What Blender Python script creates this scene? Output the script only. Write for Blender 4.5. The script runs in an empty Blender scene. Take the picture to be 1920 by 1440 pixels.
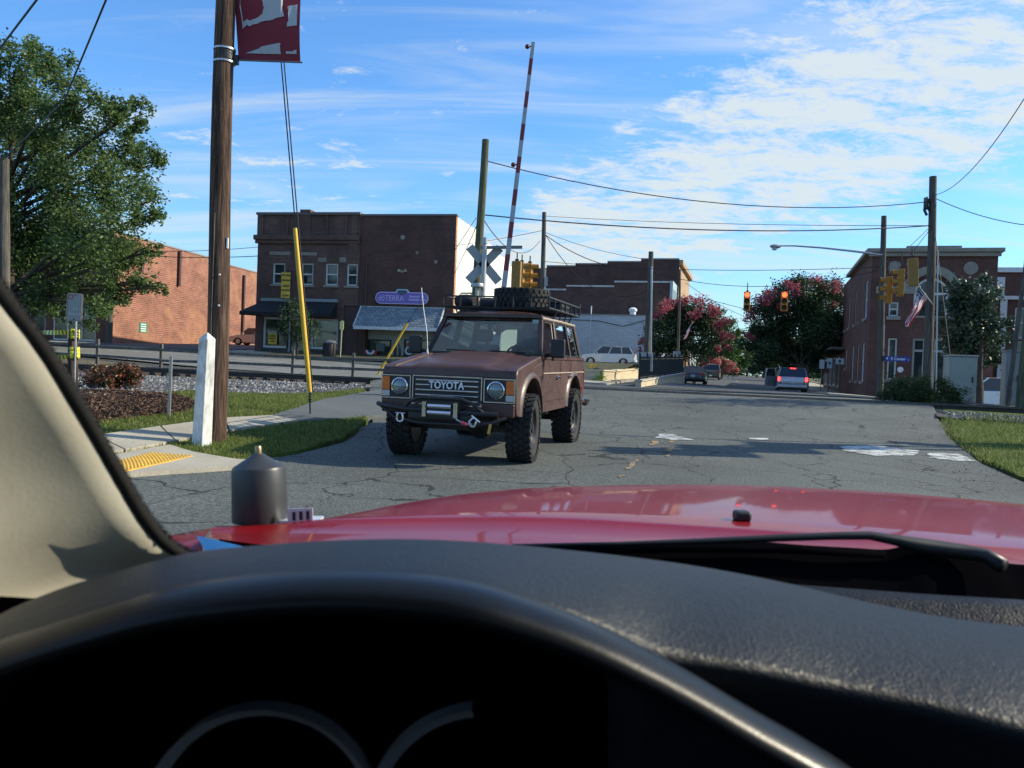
import bpy, bmesh, math, random
import numpy as np
from mathutils import Vector, Matrix
random.seed(7)
R = math.radians
SC = bpy.context.scene
COL = SC.collection

# ------------------------------------------------------------------ camera
FPX, CU, CV = 1550.0, 960.0, 720.0          # focal length in pixels of the 1920 x 1440 photograph
CAM = Vector((0, 0, 1.22))
_p, _r = math.atan(33 / FPX), R(2.2)
FWD = Vector((0, math.cos(_p), -math.sin(_p)))
_u0 = Vector((0, math.sin(_p), math.cos(_p)))
RGT = Vector((1, 0, 0)) * math.cos(_r) + _u0 * math.sin(_r)
UPV = _u0 * math.cos(_r) - Vector((1, 0, 0)) * math.sin(_r)
cd = bpy.data.cameras.new('camera')
cam = bpy.data.objects.new('camera', cd)
COL.objects.link(cam)
cd.sensor_width = 36; cd.lens = 36 * FPX / 1920
cd.clip_start = 0.02; cd.clip_end = 9000
M = Matrix((RGT, UPV, -FWD)).transposed().to_4x4()
M.translation = CAM
cam.matrix_world = M
cd.dof.use_dof = True; cd.dof.focus_distance = 14; cd.dof.aperture_fstop = 10
SC.camera = cam

# ------------------------------------------------------------------ light
SUN_AZ, SUN_EL = R(8), R(31)                # azimuth measured from +X towards +Y
SUNV = Vector((math.cos(SUN_AZ) * math.cos(SUN_EL), math.sin(SUN_AZ) * math.cos(SUN_EL), math.sin(SUN_EL)))
sl = bpy.data.lights.new('sun', 'SUN'); sl.energy = 4.7; sl.angle = R(0.53); sl.color = (1, .87, .68)
so = bpy.data.objects.new('sun', sl); COL.objects.link(so)
so.rotation_euler = SUNV.to_track_quat('Z', 'Y').to_euler()
W = bpy.data.worlds.new('World'); SC.world = W; W.use_nodes = True
nt = W.node_tree; nt.nodes.clear()
def wn(t, **k):
    n = nt.nodes.new(t)
    for a, b in k.items(): setattr(n, a, b)
    return n
def wmath(op, a, b=None, c=None):
    n = wn('ShaderNodeMath', operation=op)
    for i, x in enumerate((a, b, c)):
        if x is None: continue
        if isinstance(x, (int, float)): n.inputs[i].default_value = x
        else: nt.links.new(x, n.inputs[i])
    return n.outputs[0]
out = wn('ShaderNodeOutputWorld'); bg = wn('ShaderNodeBackground')
sky = wn('ShaderNodeTexSky', sky_type='NISHITA')
sky.sun_disc = False; sky.sun_elevation = SUN_EL; sky.sun_rotation = math.pi / 2 - SUN_AZ
sky.air_density = 1.25; sky.dust_density = 0.5; sky.ozone_density = 2.2; sky.altitude = 200
tc = wn('ShaderNodeTexCoord'); sep = wn('ShaderNodeSeparateXYZ')
nt.links.new(tc.outputs['Generated'], sep.inputs[0])
den = wmath('ADD', wmath('MAXIMUM', sep.outputs[2], 0.0), 0.16)
px = wmath('DIVIDE', sep.outputs[0], den); py = wmath('DIVIDE', sep.outputs[1], den)
comb = wn('ShaderNodeCombineXYZ'); nt.links.new(px, comb.inputs[0]); nt.links.new(py, comb.inputs[1])
def wnoise(loc, rot, sc, scale, detail, rough, dist):
    mp = wn('ShaderNodeMapping'); mp.inputs['Location'].default_value = loc
    mp.inputs['Rotation'].default_value = (0, 0, rot); mp.inputs['Scale'].default_value = sc
    nt.links.new(comb.outputs[0], mp.inputs[0])
    n = wn('ShaderNodeTexNoise'); nt.links.new(mp.outputs[0], n.inputs['Vector'])
    n.inputs['Scale'].default_value = scale; n.inputs['Detail'].default_value = detail
    n.inputs['Roughness'].default_value = rough; n.inputs['Distortion'].default_value = dist
    return n.outputs[0]
def wmap(x, a, b, c=0.0, d=1.0):
    n = wn('ShaderNodeMapRange', interpolation_type='SMOOTHSTEP')
    nt.links.new(x, n.inputs[0])
    for i, q in enumerate((a, b, c, d)): n.inputs[i + 1].default_value = q
    return n.outputs[0]
big = wnoise((5.1, 2.6, 0), R(25), (1, 1.5, 1), 0.55, 2, .5, .3)           # where the cloud banks lie
puff = wnoise((1.3, 7.7, 0), R(20), (1, 1.6, 1), 4.6, 12, .72, .3)        # ripples and flecks
wisp = wnoise((3.3, 0.4, 0), R(-38), (.45, 2.6, 1), 1.5, 8, .58, .9)       # thin combed streaks
edge = wmath('ADD', px, wmath('MULTIPLY', wmath('SUBTRACT', py, 2.4), .42))
bank = wmath('ADD', wmath('MULTIPLY', wmap(big, .50, .68), .35), wmath('MULTIPLY', wmap(edge, -.02, .42), wmap(edge, .85, 1.5, 1.0, .1)))
m1 = wmath('MULTIPLY', wmap(wmath('ADD', puff, wmath('MULTIPLY', bank, .24)), .585, .785), .92)
m2 = wmath('MULTIPLY', wmap(wisp, .40, .74), .55)
low = wmap(sep.outputs[2], 0.0, .22, .22, .0)
cm = wmath('MINIMUM', wmath('ADD', wmath('MAXIMUM', m1, m2), low), .93)
mx = wn('ShaderNodeMix', data_type='RGBA')
nt.links.new(cm, mx.inputs[0]); 
skg = wn('ShaderNodeMix', data_type='RGBA', blend_type='MULTIPLY'); skg.inputs[0].default_value = 1
nt.links.new(sky.outputs[0], skg.inputs[6]); skg.inputs[7].default_value = (.52, .84, 1.24, 1)
nt.links.new(skg.outputs[2], mx.inputs[6]); mx.inputs[7].default_value = (4.1, 4.4, 4.55, 1)
nt.links.new(mx.outputs[2], bg.inputs[0]); bg.inputs[1].default_value = 0.13
nt.links.new(bg.outputs[0], out.inputs[0])
SC.view_settings.view_transform = 'Standard'; SC.view_settings.look = 'None'
SC.view_settings.exposure = 0.6; SC.view_settings.gamma = 1.0
SC.view_settings.use_curve_mapping = False
SC.render.engine = 'CYCLES'
SC.cycles.use_denoising = True
SC.cycles.max_bounces = 6; SC.cycles.transparent_max_bounces = 12
SC.cycles.caustics_reflective = False; SC.cycles.caustics_refractive = False
SC.cycles.sample_clamp_indirect = 6

# ------------------------------------------------------------------ pixels to places
def ray(u, v):
    return FWD + RGT * ((u - CU) / FPX) + UPV * ((CV - v) / FPX)
def P(u, v, d):
    return CAM + ray(u, v) * d
def pix(p):
    q = Vector(p) - CAM; d = q.dot(FWD)
    return (CU + FPX * q.dot(RGT) / d, CV - FPX * q.dot(UPV) / d, d)

# ------------------------------------------------------------------ the lie of the land (thin plate spline through surveyed points)
_cp = [(-14, -6, 0), (14, -6, 0), (0, 0, 0), (-9, 5, .02), (9, 5, 0), (0, 6, 0), (5, 9, 0), (2, 10, 0), (0, -40, 0), (60, -30, 0), (-60, -30, .3),
       (45, 18, .5), (-45, 25, 1.3), (-70, 60, 2.4), (70, 60, .8), (-160, 150, 3.0), (160, 150, 1.2), (0, 420, 1.6), (300, 300, 1.5), (-300, 300, 3),
       (-300, -200, 0), (300, -200, 0), (420, 0, .6), (-420, 0, 1), (0, -420, 0), (26, 44, -.28), (33, 41, -.25)]
_pp = [(985, 868, 10.55), (745, 855, 10.8), (1058, 826, 13.3), (376, 836, 11.0), (135, 737, 13.7), (318, 783, 12.5), (1840, 870, 12.7), (1760, 785, 21),
       (1300, 822, 15), (600, 750, 19), (440, 709, 33), (720, 721, 30.5), (1100, 731, 28), (1640, 755, 25), (1900, 771, 24), (150, 690, 37),
       (182, 680, 38), (301, 690, 38), (423, 695, 37.5), (548, 702, 37), (661, 707, 36.5), (486, 663, 55), (686, 675, 54), (93, 641, 64), (440, 649, 80),
       (1150, 722, 41), (1202, 728, 39.5), (1480, 737, 55), (1300, 722, 64), (1410, 707, 190), (1388, 713, 105), (1623, 745, 47), (1820, 757, 30)]
for _q in _pp:
    _w = P(*_q); _cp.append((_w.x, _w.y, _w.z))
_X = np.array(_cp, float)
def _tps(d2):
    return np.where(d2 > 1e-9, .5 * d2 * np.log(np.maximum(d2, 1e-9)), 0)
_n = len(_X)
_K = _tps(((_X[:, None, :2] - _X[None, :, :2]) ** 2).sum(-1)) + 3.0 * np.eye(_n)
_Q = np.c_[np.ones(_n), _X[:, :2]]
_A = np.block([[_K, _Q], [_Q.T, np.zeros((3, 3))]])
_S = np.linalg.solve(_A, np.r_[_X[:, 2], 0, 0, 0])
def HH(xy):
    xy = np.atleast_2d(np.array(xy, float))
    d2 = ((xy[:, None, :] - _X[None, :, :2]) ** 2).sum(-1)
    return _tps(d2) @ _S[:_n] + _S[_n] + xy @ _S[_n + 1:]
def H(x, y):
    return float(HH([(x, y)])[0])
def G(u, v, dz=0.0):
    """the point of the ground that a pixel shows (or the ground below that direction)"""
    d = ray(u, v); lo = 3.0
    t = lo; prev = None
    while t < 260:
        p = CAM + d * t
        h = p.z - H(p.x, p.y) - dz
        if h <= 0: break
        prev = t; t *= 1.02
    p = CAM + d * t
    return Vector((p.x, p.y, H(p.x, p.y) + dz))

# ------------------------------------------------------------------ mesh helpers
def tag(o, label=None, cat=None, group=None, kind=None):
    if label: o['label'] = label
    if cat: o['category'] = cat
    if group: o['group'] = group
    if kind: o['kind'] = kind
    return o
def empty(name, loc=(0, 0, 0), rz=0, label=None, cat=None, group=None):
    o = bpy.data.objects.new(name, None); COL.objects.link(o)
    o.location = loc; o.rotation_euler = (0, 0, rz); o.empty_display_size = .2
    return tag(o, label, cat, group)
def lin(c):
    return tuple((x / 12.92 if x <= .04045 else ((x + .055) / 1.055) ** 2.4) for x in c)
class MB:
    def __init__(s): s.v = []; s.f = []; s.mi = []
    def add(s, vs, fs, mi=0):
        k = len(s.v); s.v += [tuple(x) for x in vs]
        for f in fs: s.f.append(tuple(i + k for i in f)); s.mi.append(mi)
        return s
    def box(s, c, d, mi=0, rz=0, m=None):
        x, y, z = d[0] / 2, d[1] / 2, d[2] / 2
        vs = [Vector(q) for q in ((-x, -y, -z), (x, -y, -z), (x, y, -z), (-x, y, -z), (-x, -y, z), (x, -y, z), (x, y, z), (-x, y, z))]
        if m is None: m = Matrix.Rotation(rz, 3, 'Z')
        c = Vector(c)
        return s.add([m @ q + c for q in vs], [(3, 2, 1, 0), (4, 5, 6, 7), (0, 1, 5, 4), (1, 2, 6, 5), (2, 3, 7, 6), (3, 0, 4, 7)], mi)
    def b2(s, x0, x1, y0, y1, z0, z1, mi=0):
        return s.box(((x0 + x1) / 2, (y0 + y1) / 2, (z0 + z1) / 2), (abs(x1 - x0), abs(y1 - y0), abs(z1 - z0)), mi)
    def bar(s, p, q, w, h, mi=0, up=(0, 0, 1)):
        p, q = Vector(p), Vector(q); d = q - p; L = d.length; d.normalize()
        a = d.cross(Vector(up))
        if a.length < 1e-5: a = d.cross(Vector((0, 1, 0)))
        a.normalize(); b = a.cross(d)
        m = Matrix((d, a, b)).transposed()
        return s.box((p + q) / 2, (L, w, h), mi, m=m)
    def tube(s, pts, r, n=8, mi=0, cap=True, closed=False):
        pts = [Vector(p) for p in pts]; k = len(pts)
        rr = list(r) if isinstance(r, (list, tuple)) else [r] * k
        rows = []; a = None
        for i in range(k):
            if closed: t = pts[(i + 1) % k] - pts[i - 1]
            else: t = pts[min(i + 1, k - 1)] - pts[max(i - 1, 0)]
            t.normalize()
            if a is None:
                a = t.cross(Vector((0, 0, 1)))
                if a.length < .05: a = t.cross(Vector((0, 1, 0)))
            a = a - t * a.dot(t); a.normalize(); b = t.cross(a)
            rows.append([pts[i] + (a * math.cos(2 * math.pi * j / n) + b * math.sin(2 * math.pi * j / n)) * rr[i] for j in range(n)])
        vs = [p for q in rows for p in q]; fs = []
        for i in range(k if closed else k - 1):
            i2 = (i + 1) % k
            for j in range(n):
                fs.append((i * n + j, i * n + (j + 1) % n, i2 * n + (j + 1) % n, i2 * n + j))
        if cap and not closed:
            fs.append(tuple(reversed(range(n)))); fs.append(tuple(range((k - 1) * n, k * n)))
        return s.add(vs, fs, mi)
    def lathe(s, prof, n=16, m=None, mi=0, closed=False):
        """profile of (radius, height) turned about local Z"""
        m = m or Matrix()
        vs = []; fs = []; k = len(prof)
        for r_, z in prof:
            for j in range(n):
                a = 2 * math.pi * j / n
                vs.append(m @ Vector((r_ * math.cos(a), r_ * math.sin(a), z)))
        for i in range(k if closed else k - 1):
            i2 = (i + 1) % k
            for j in range(n): fs.append((i * n + j, i * n + (j + 1) % n, i2 * n + (j + 1) % n, i2 * n + j))
        if not closed:
            if prof[0][0] > 1e-4: fs.append(tuple(reversed(range(n))))
            if prof[-1][0] > 1e-4: fs.append(tuple(range((k - 1) * n, k * n)))
        return s.add(vs, fs, mi)
    def prism(s, poly, h, m=None, mi=0):
        """polygon in local XY pushed along local Z by h"""
        m = m or Matrix(); n = len(poly)
        if sum(poly[i][0] * poly[(i + 1) % n][1] - poly[(i + 1) % n][0] * poly[i][1] for i in range(n)) < 0: poly = poly[::-1]
        vs = [m @ Vector((x, y, 0)) for x, y in poly] + [m @ Vector((x, y, h)) for x, y in poly]
        fs = [tuple(reversed(range(n))), tuple(range(n, 2 * n))] + [(i, (i + 1) % n, n + (i + 1) % n, n + i) for i in range(n)]
        return s.add(vs, fs, mi)
    def loft(s, rows, mi=0, closed=False, flip=False):
        n = len(rows[0]); vs = [p for q in rows for p in q]; fs = []
        for i in range(len(rows) - 1):
            for j in range(n if closed else n - 1):
                q = (i * n + j, i * n + (j + 1) % n, (i + 1) * n + (j + 1) % n, (i + 1) * n + j)
                fs.append(q[::-1] if flip else q)
        return s.add(vs, fs, mi)
    def ball(s, c, r, n=8, mi=0):
        rx, ry, rz = r if isinstance(r, (tuple, list)) else (r, r, r)
        prof = [(math.sin(math.pi * i / n), -math.cos(math.pi * i / n)) for i in range(n + 1)]
        prof[0] = (1e-5, -1); prof[-1] = (1e-5, 1)
        return s.lathe(prof, n * 2, Matrix.Translation(c) @ Matrix.Diagonal((rx, ry, rz, 1)), mi)
    def mesh(s, name, mats, smooth=None, uv=False):
        me = bpy.data.meshes.new(name)
        me.from_pydata(s.v, [], s.f)
        if not isinstance(mats, (list, tuple)): mats = [mats]
        for m in mats: me.materials.append(m)
        if len(mats) > 1: me.polygons.foreach_set('material_index', s.mi)
        if uv:
            ul = me.uv_layers.new(name='UVMap').data
            for p in me.polygons:
                n = p.normal
                a = 2 if abs(n.z) > .8 else (0 if abs(n.x) > abs(n.y) else 1)
                for li in p.loop_indices:
                    c = me.vertices[me.loops[li].vertex_index].co
                    ul[li].uv = (c.x, c.y) if a == 2 else ((c.y, c.z) if a == 0 else (c.x, c.z))
        if smooth is not None:
            me.polygons.foreach_set('use_smooth', [True] * len(me.polygons))
            if smooth < 179: me.set_sharp_from_angle(angle=R(smooth))
        me.update()
        return me
    def build(s, name, mats, parent=None, smooth=None, bevel=0, uv=False, loc=None, rz=0, seg=2, label=None):
        o = bpy.data.objects.new(name, s.mesh(name, mats, smooth, uv)); COL.objects.link(o)
        if parent: o.parent = parent
        if loc is not None: o.location = loc
        if rz: o.rotation_euler = (0, 0, rz)
        if bevel:
            md = o.modifiers.new('bevel', 'BEVEL'); md.width = bevel; md.segments = seg; md.limit_method = 'ANGLE'; md.angle_limit = R(40)
            md.harden_normals = False
        if label: o['label'] = label
        return o
def copy_tree(o, parent=None):
    c = o.copy(); COL.objects.link(c)
    if parent is not None: c.parent = parent
    for ch in list(o.children): copy_tree(ch, c)
    return c
def text_mesh(txt, size, extrude=.01, align='CENTER', bold=0.0):
    cu = bpy.data.curves.new('lettering', 'FONT'); cu.body = txt; cu.size = size; cu.extrude = extrude
    cu.align_x = align; cu.align_y = 'CENTER'; cu.offset = bold; cu.resolution_u = 3
    o = bpy.data.objects.new('lettering', cu); COL.objects.link(o)
    dg = bpy.context.evaluated_depsgraph_get(); dg.update()
    me = bpy.data.meshes.new_from_object(o.evaluated_get(dg))
    bpy.data.objects.remove(o)
    return me
def text_obj(txt, size, mat, parent, m, extrude=.006, bold=0.0, sx=1.0, name='lettering'):
    me = text_mesh(txt, size, extrude, bold=bold); me.materials.clear(); me.materials.append(mat)
    me.transform(m @ Matrix.Diagonal((sx, 1, 1, 1)))
    o = bpy.data.objects.new(name, me); COL.objects.link(o); o.parent = parent
    return o
FRONT = Matrix.Rotation(R(90), 4, 'X')       # lettering standing up, read from -Y
def draped(poly, off, step=1.0, hfun=None, skirt=0.0):
    """a flat sheet with the outline poly (world x, y) laid on the land"""
    bm = bmesh.new()
    bm.faces.new([bm.verts.new((x, y, 0)) for x, y in poly])
    xs = [p[0] for p in poly]; ys = [p[1] for p in poly]
    for ax, lo, hi in ((0, min(xs), max(xs)), (1, min(ys), max(ys))):
        k = math.floor(lo / step) * step + step
        while k < hi:
            co = (k, 0, 0) if ax == 0 else (0, k, 0); no = (1, 0, 0) if ax == 0 else (0, 1, 0)
            bmesh.ops.bisect_plane(bm, geom=bm.verts[:] + bm.edges[:] + bm.faces[:], plane_co=co, plane_no=no)
            k += step
    bmesh.ops.triangulate(bm, faces=[f for f in bm.faces if len(f.verts) > 4])
    bm.verts.ensure_lookup_table(); bm.verts.index_update()
    hz = HH([(v.co.x, v.co.y) for v in bm.verts])
    b = MB(); 
    vs = [(v.co.x, v.co.y, (hz[i] if hfun is None else hfun(v.co.x, v.co.y)) + off) for i, v in enumerate(bm.verts)]
    fs = []
    for f in bm.faces:
        q = [v.index for v in f.verts]
        fs.append(q if f.normal.z > 0 else q[::-1])
    if skirt:
        for e in bm.edges:
            if len(e.link_faces) == 1:
                l = e.link_loops[0]; i, j = l.vert.index, l.link_loop_next.vert.index
                if e.link_faces[0].normal.z < 0: i, j = j, i
                k = len(vs); vs += [(vs[i][0], vs[i][1], vs[i][2] - skirt), (vs[j][0], vs[j][1], vs[j][2] - skirt)]
                fs.append([j, i, k, k + 1])
    b.add(vs, fs); bm.free()
    return b

# ------------------------------------------------------------------ materials
class NT:
    def __init__(s, name):
        s.m = bpy.data.materials.new(name); s.m.use_nodes = True; s.t = s.m.node_tree; s.t.nodes.clear()
        s.o = s.t.nodes.new('ShaderNodeOutputMaterial'); s.b = s.t.nodes.new('ShaderNodeBsdfPrincipled')
        s.t.links.new(s.b.outputs[0], s.o.inputs[0])
    def n(s, t, **k):
        x = s.t.nodes.new(t)
        for a, b in k.items(): setattr(x, a, b)
        return x
    def l(s, a, b): s.t.links.new(a, b)
    def coord(s, kind='Object'):
        return s.n('ShaderNodeTexCoord').outputs[kind]
    def world(s):
        return s.n('ShaderNodeNewGeometry').outputs['Position']
    def mapping(s, v, scale=(1, 1, 1), rot=(0, 0, 0), loc=(0, 0, 0)):
        m = s.n('ShaderNodeMapping'); m.inputs['Scale'].default_value = scale; m.inputs['Rotation'].default_value = rot; m.inputs['Location'].default_value = loc
        s.l(v, m.inputs[0]); return m.outputs[0]
    def noise(s, v, scale, detail=4, rough=.55, dist=0):
        x = s.n('ShaderNodeTexNoise'); x.inputs['Scale'].default_value = scale; x.inputs['Detail'].default_value = detail
        x.inputs['Roughness'].default_value = rough; x.inputs['Distortion'].default_value = dist
        if v is not None: s.l(v, x.inputs['Vector'])
        return x.outputs[0]
    def ramp(s, v, *stops):
        x = s.n('ShaderNodeValToRGB'); e = x.color_ramp.elements
        while len(e) < len(stops): e.new(.5)
        for i, (p, c) in enumerate(stops):
            e[i].position = p; e[i].color = (c, c, c, 1) if isinstance(c, (int, float)) else (*c, 1)
        s.l(v, x.inputs[0]); return x.outputs[0]
    def mix(s, f, a, b, mode='MIX'):
        x = s.n('ShaderNodeMix', data_type='RGBA', blend_type=mode)
        for i, q in ((0, f), (6, a), (7, b)):
            if isinstance(q, (int, float)): x.inputs[i].default_value = q if i == 0 else (q, q, q, 1)
            elif isinstance(q, tuple): x.inputs[i].default_value = (*q, 1)
            else: s.l(q, x.inputs[i])
        return x.outputs[2]
    def math(s, op, a, b=0.0):
        x = s.n('ShaderNodeMath', operation=op)
        for i, q in enumerate((a, b)):
            if isinstance(q, (int, float)): x.inputs[i].default_value = q
            else: s.l(q, x.inputs[i])
        return x.outputs[0]
    def bump(s, h, strength=.3, dist=.02):
        x = s.n('ShaderNodeBump'); x.inputs['Strength'].default_value = strength; x.inputs['Distance'].default_value = dist
        s.l(h, x.inputs['Height']); s.l(x.outputs[0], s.b.inputs['Normal'])
    def set(s, **k):
        for a, v in k.items():
            i = s.b.inputs[{'color': 'Base Color', 'rough': 'Roughness', 'metal': 'Metallic', 'spec': 'Specular IOR Level', 'coat': 'Coat Weight', 'coatr': 'Coat Roughness',
                            'alpha': 'Alpha', 'emit': 'Emission Color', 'emits': 'Emission Strength', 'trans': 'Transmission Weight', 'sheen': 'Sheen Weight'}[a]]
            if isinstance(v, (int, float)): i.default_value = v
            elif isinstance(v, tuple): i.default_value = (*v, 1)
            else: s.l(v, i)
        return s.m
MATS = {}
def mat(name, c=(.5, .5, .5), rough=.6, metal=0, var=.12, scale=6, bump=0.0, bscale=40, bd=.004, coat=0, spec=.5, stain=None, stretch=(1, 1, 1)):
    """plain material with some uneven colour, roughness and relief"""
    if name in MATS: return MATS[name]
    t = NT(name); v = t.mapping(t.coord('Object'), stretch)
    n1 = t.noise(v, scale, 6, .6)
    f = t.ramp(n1, (.25, 1 - var), (.75, 1 + var * .6))
    col = t.mix(1.0, c, f, 'MULTIPLY')
    if stain:
        n2 = t.noise(v, scale * .37, 5, .6, .4)
        col = t.mix(t.ramp(n2, (.5, 0.0), (.68, .75)), col, stain)
    t.set(color=col, metal=metal, coat=coat, spec=spec)
    t.set(rough=t.ramp(n1, (.2, max(.02, rough - .08)), (.8, min(1, rough + .08))))
    if bump: t.bump(t.noise(v, bscale, 5, .6), bump, bd)
    MATS[name] = t.m
    return t.m
def emit_mat(name, c, s):
    t = NT(name); t.set(color=c, emit=c, emits=s, rough=.3); MATS[name] = t.m; return t.m
def brick_mat(name, c1, c2, mortar, stain=None, paint=None, bw=.22, rh=.076, mort=.012, contrast=.5, stainamt=.6, fade=.6):
    t = NT(name); uv = t.coord('UV')
    b = t.n('ShaderNodeTexBrick'); b.inputs['Scale'].default_value = 1
    b.inputs['Brick Width'].default_value = bw; b.inputs['Row Height'].default_value = rh; b.inputs['Mortar Size'].default_value = mort
    b.inputs['Mortar Smooth'].default_value = .15; b.inputs['Bias'].default_value = 0
    t.l(uv, b.inputs['Vector'])
    for i, c in ((1, c1), (2, c2), (3, mortar)): b.inputs[i].default_value = (*c, 1)
    n1 = t.noise(t.mapping(uv, (1, 1.6, 1)), .55, 8, .62, .3)
    col = t.mix(1.0, b.outputs[0], t.ramp(n1, (.3, 1 - fade * .45), (.7, 1 + fade * .25)), 'MULTIPLY')
    nrow = t.noise(t.mapping(uv, (1.1, 11, 1)), 1.0, 5, .75)
    col = t.mix(1.0, col, t.ramp(nrow, (.3, .74), (.7, 1.22)), 'MULTIPLY')
    if stain:
        n2 = t.noise(t.mapping(uv, (1.2, .8, 1), loc=(3, 5, 0)), .38, 8, .68, .5)
        col = t.mix(t.ramp(n2, (.52, 0.0), (.62, stainamt)), col, stain)
    t.set(color=col, rough=.88, spec=.25)
    t.bump(b.outputs[1], -.35, .01)
    MATS[name] = t.m; return t.m
def leaf_mat(name, c1, c2, c3=None, rough=.55, trans=.25):
    t = NT(name); info = t.n('ShaderNodeNewGeometry'); 
    rnd = info.outputs['Random Per Island']
    st = [(0.0, c1), (.6, c2)] + ([(1.0, c3)] if c3 else [(1.0, tuple(x * 1.35 for x in c2))])
    col = t.ramp(rnd, *st)
    t.set(color=col, rough=rough, spec=.3)
    tr = t.n('ShaderNodeBsdfTranslucent'); t.l(col, tr.inputs[0])
    ms = t.n('ShaderNodeMixShader'); ms.inputs[0].default_value = trans
    t.l(t.b.outputs[0], ms.inputs[1]); t.l(tr.outputs[0], ms.inputs[2]); t.l(ms.outputs[0], t.o.inputs[0])
    MATS[name] = t.m; return t.m
def glass_mat(name, tint=(.6, .66, .66), refl=1.0, rough=.02):
    """thin pane: see-through with a mirror-like sheen that grows at a slant"""
    t = NT(name); t.t.nodes.remove(t.b)
    tr = t.n('ShaderNodeBsdfTransparent'); tr.inputs[0].default_value = (*tint, 1)
    gl = t.n('ShaderNodeBsdfGlossy'); gl.inputs['Roughness'].default_value = rough; gl.inputs[0].default_value = (1, 1, 1, 1)
    fr = t.n('ShaderNodeFresnel'); fr.inputs[0].default_value = 1.52
    ms = t.n('ShaderNodeMixShader'); t.l(t.math('MINIMUM', t.math('MULTIPLY', fr.outputs[0], refl), .95), ms.inputs[0])
    t.l(tr.outputs[0], ms.inputs[1]); t.l(gl.outputs[0], ms.inputs[2]); t.l(ms.outputs[0], t.o.inputs[0])
    MATS[name] = t.m; return t.m
# ================================================================== ground, roads, railway
def asphalt(name, c, crack=0.0, speck=.35, patch=(.8, 1.15)):
    t = NT(name); w = t.world()
    n1 = t.noise(w, .35, 6, .6); n2 = t.noise(w, 34, 5, .9); n3 = t.noise(w, 7, 6, .7)
    col = t.mix(1.0, c, t.ramp(n1, (.3, patch[0]), (.7, patch[1])), 'MULTIPLY')
    col = t.mix(1.0, col, t.ramp(n2, (.36, 1 - speck), (.56, 1 + speck * .5), (.68, 1 + speck * 2.6)), 'MULTIPLY')
    col = t.mix(1.0, col, t.ramp(n3, (.3, .88), (.7, 1.1)), 'MULTIPLY')
    if crack:
        d = t.noise(w, 1.3, 5, .6)
        dv = t.n('ShaderNodeVectorMath', operation='ADD'); sc = t.n('ShaderNodeVectorMath', operation='SCALE'); sc.inputs['Scale'].default_value = .75
        nn = t.n('ShaderNodeTexNoise'); nn.inputs['Scale'].default_value = 1.1; nn.inputs['Detail'].default_value = 6; t.l(w, nn.inputs['Vector'])
        t.l(nn.outputs['Color'], sc.inputs[0]); t.l(w, dv.inputs[0]); t.l(sc.outputs[0], dv.inputs[1])
        vo = t.n('ShaderNodeTexVoronoi', feature='DISTANCE_TO_EDGE'); vo.inputs['Scale'].default_value = .85
        t.l(t.mapping(dv.outputs[0], (1, .62, 1), (0, 0, R(-12))), vo.inputs['Vector'])
        msk = t.ramp(t.noise(w, .42, 3, .5), (.30, 0.0), (.45, 1.0))
        wd = t.ramp(t.noise(w, 2.3, 4, .6), (.35, .004), (.8, .021))
        line = t.math('LESS_THAN', vo.outputs[0], t.math('MULTIPLY', wd, msk))
        col = t.mix(t.math('MULTIPLY', line, crack), col, (.012, .013, .014))
        t.bump(t.math('SUBTRACT', n2, t.math('MULTIPLY', line, 2.0)), .45, .006)
    else:
        t.bump(n2, .4, .006)
    t.set(color=col, rough=.9, spec=.3)
    MATS[name] = t.m; return t.m
def ground_mat(name, stops, scale=1.2, bump=.5, bd=.03, fine=30):
    t = NT(name); w = t.world()
    n1 = t.noise(w, scale, 8, .65, .2); n2 = t.noise(w, fine, 4, .7)
    col = t.ramp(n1, *stops)
    col = t.mix(1.0, col, t.ramp(n2, (.25, .6), (.75, 1.4)), 'MULTIPLY')
    t.set(color=col, rough=.95, spec=.15); t.bump(n2, bump, bd)
    MATS[name] = t.m; return t.m
A_NEAR = asphalt('asphalt_cracked', (.086, .095, .088), crack=.85, speck=.85, patch=(.74, 1.2))
A_PATCH = asphalt('asphalt_smooth', (.10, .11, .11), speck=.3)
A_FAR = asphalt('asphalt_street', (.068, .075, .078), speck=.2)
A_MAIN = asphalt('asphalt_pale', (.17, .175, .165), speck=.2)
CONC = ground_mat('concrete', ((.3, (.31, .285, .225)), (.7, (.43, .40, .32))), .8, .25, .006, 60)
GRASS = ground_mat('turf', ((.3, (.05, .07, .016)), (.55, (.085, .12, .026)), (.8, (.15, .155, .055))), 2.2, .8, .05, 26)
DIRT = ground_mat('dry_earth', ((.3, (.10, .10, .06)), (.6, (.13, .12, .085)), (.8, (.16, .15, .11))), .7)
BALLAST = ground_mat('ballast_bed', ((.3, (.06, .06, .063)), (.7, (.13, .13, .13))), 6, 1.0, .05, 18)
MULCH = ground_mat('mulch', ((.3, (.040, .022, .014)), (.7, (.095, .055, .036))), 5, 1.0, .04, 22)
def worn_paint(name, c, a, b):
    t = NT(name); w = t.world(); n = t.noise(w, 5, 8, .75, .3); n2 = t.noise(w, 40, 4, .8)
    k = t.ramp(t.math('ADD', t.math('MULTIPLY', n, .7), t.math('MULTIPLY', n2, .3)), (a, 0.0), (b, 1.0))
    t.set(color=t.mix(k, c, (.12, .13, .13)), rough=.85, spec=.3); MATS[name] = t.m; return t.m
WHITE_PAINT = worn_paint('road_paint_white', (.58, .60, .56), .45, .56)
YELLOW_PAINT = worn_paint('road_paint_yellow', (.46, .27, .06), .42, .56)
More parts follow.
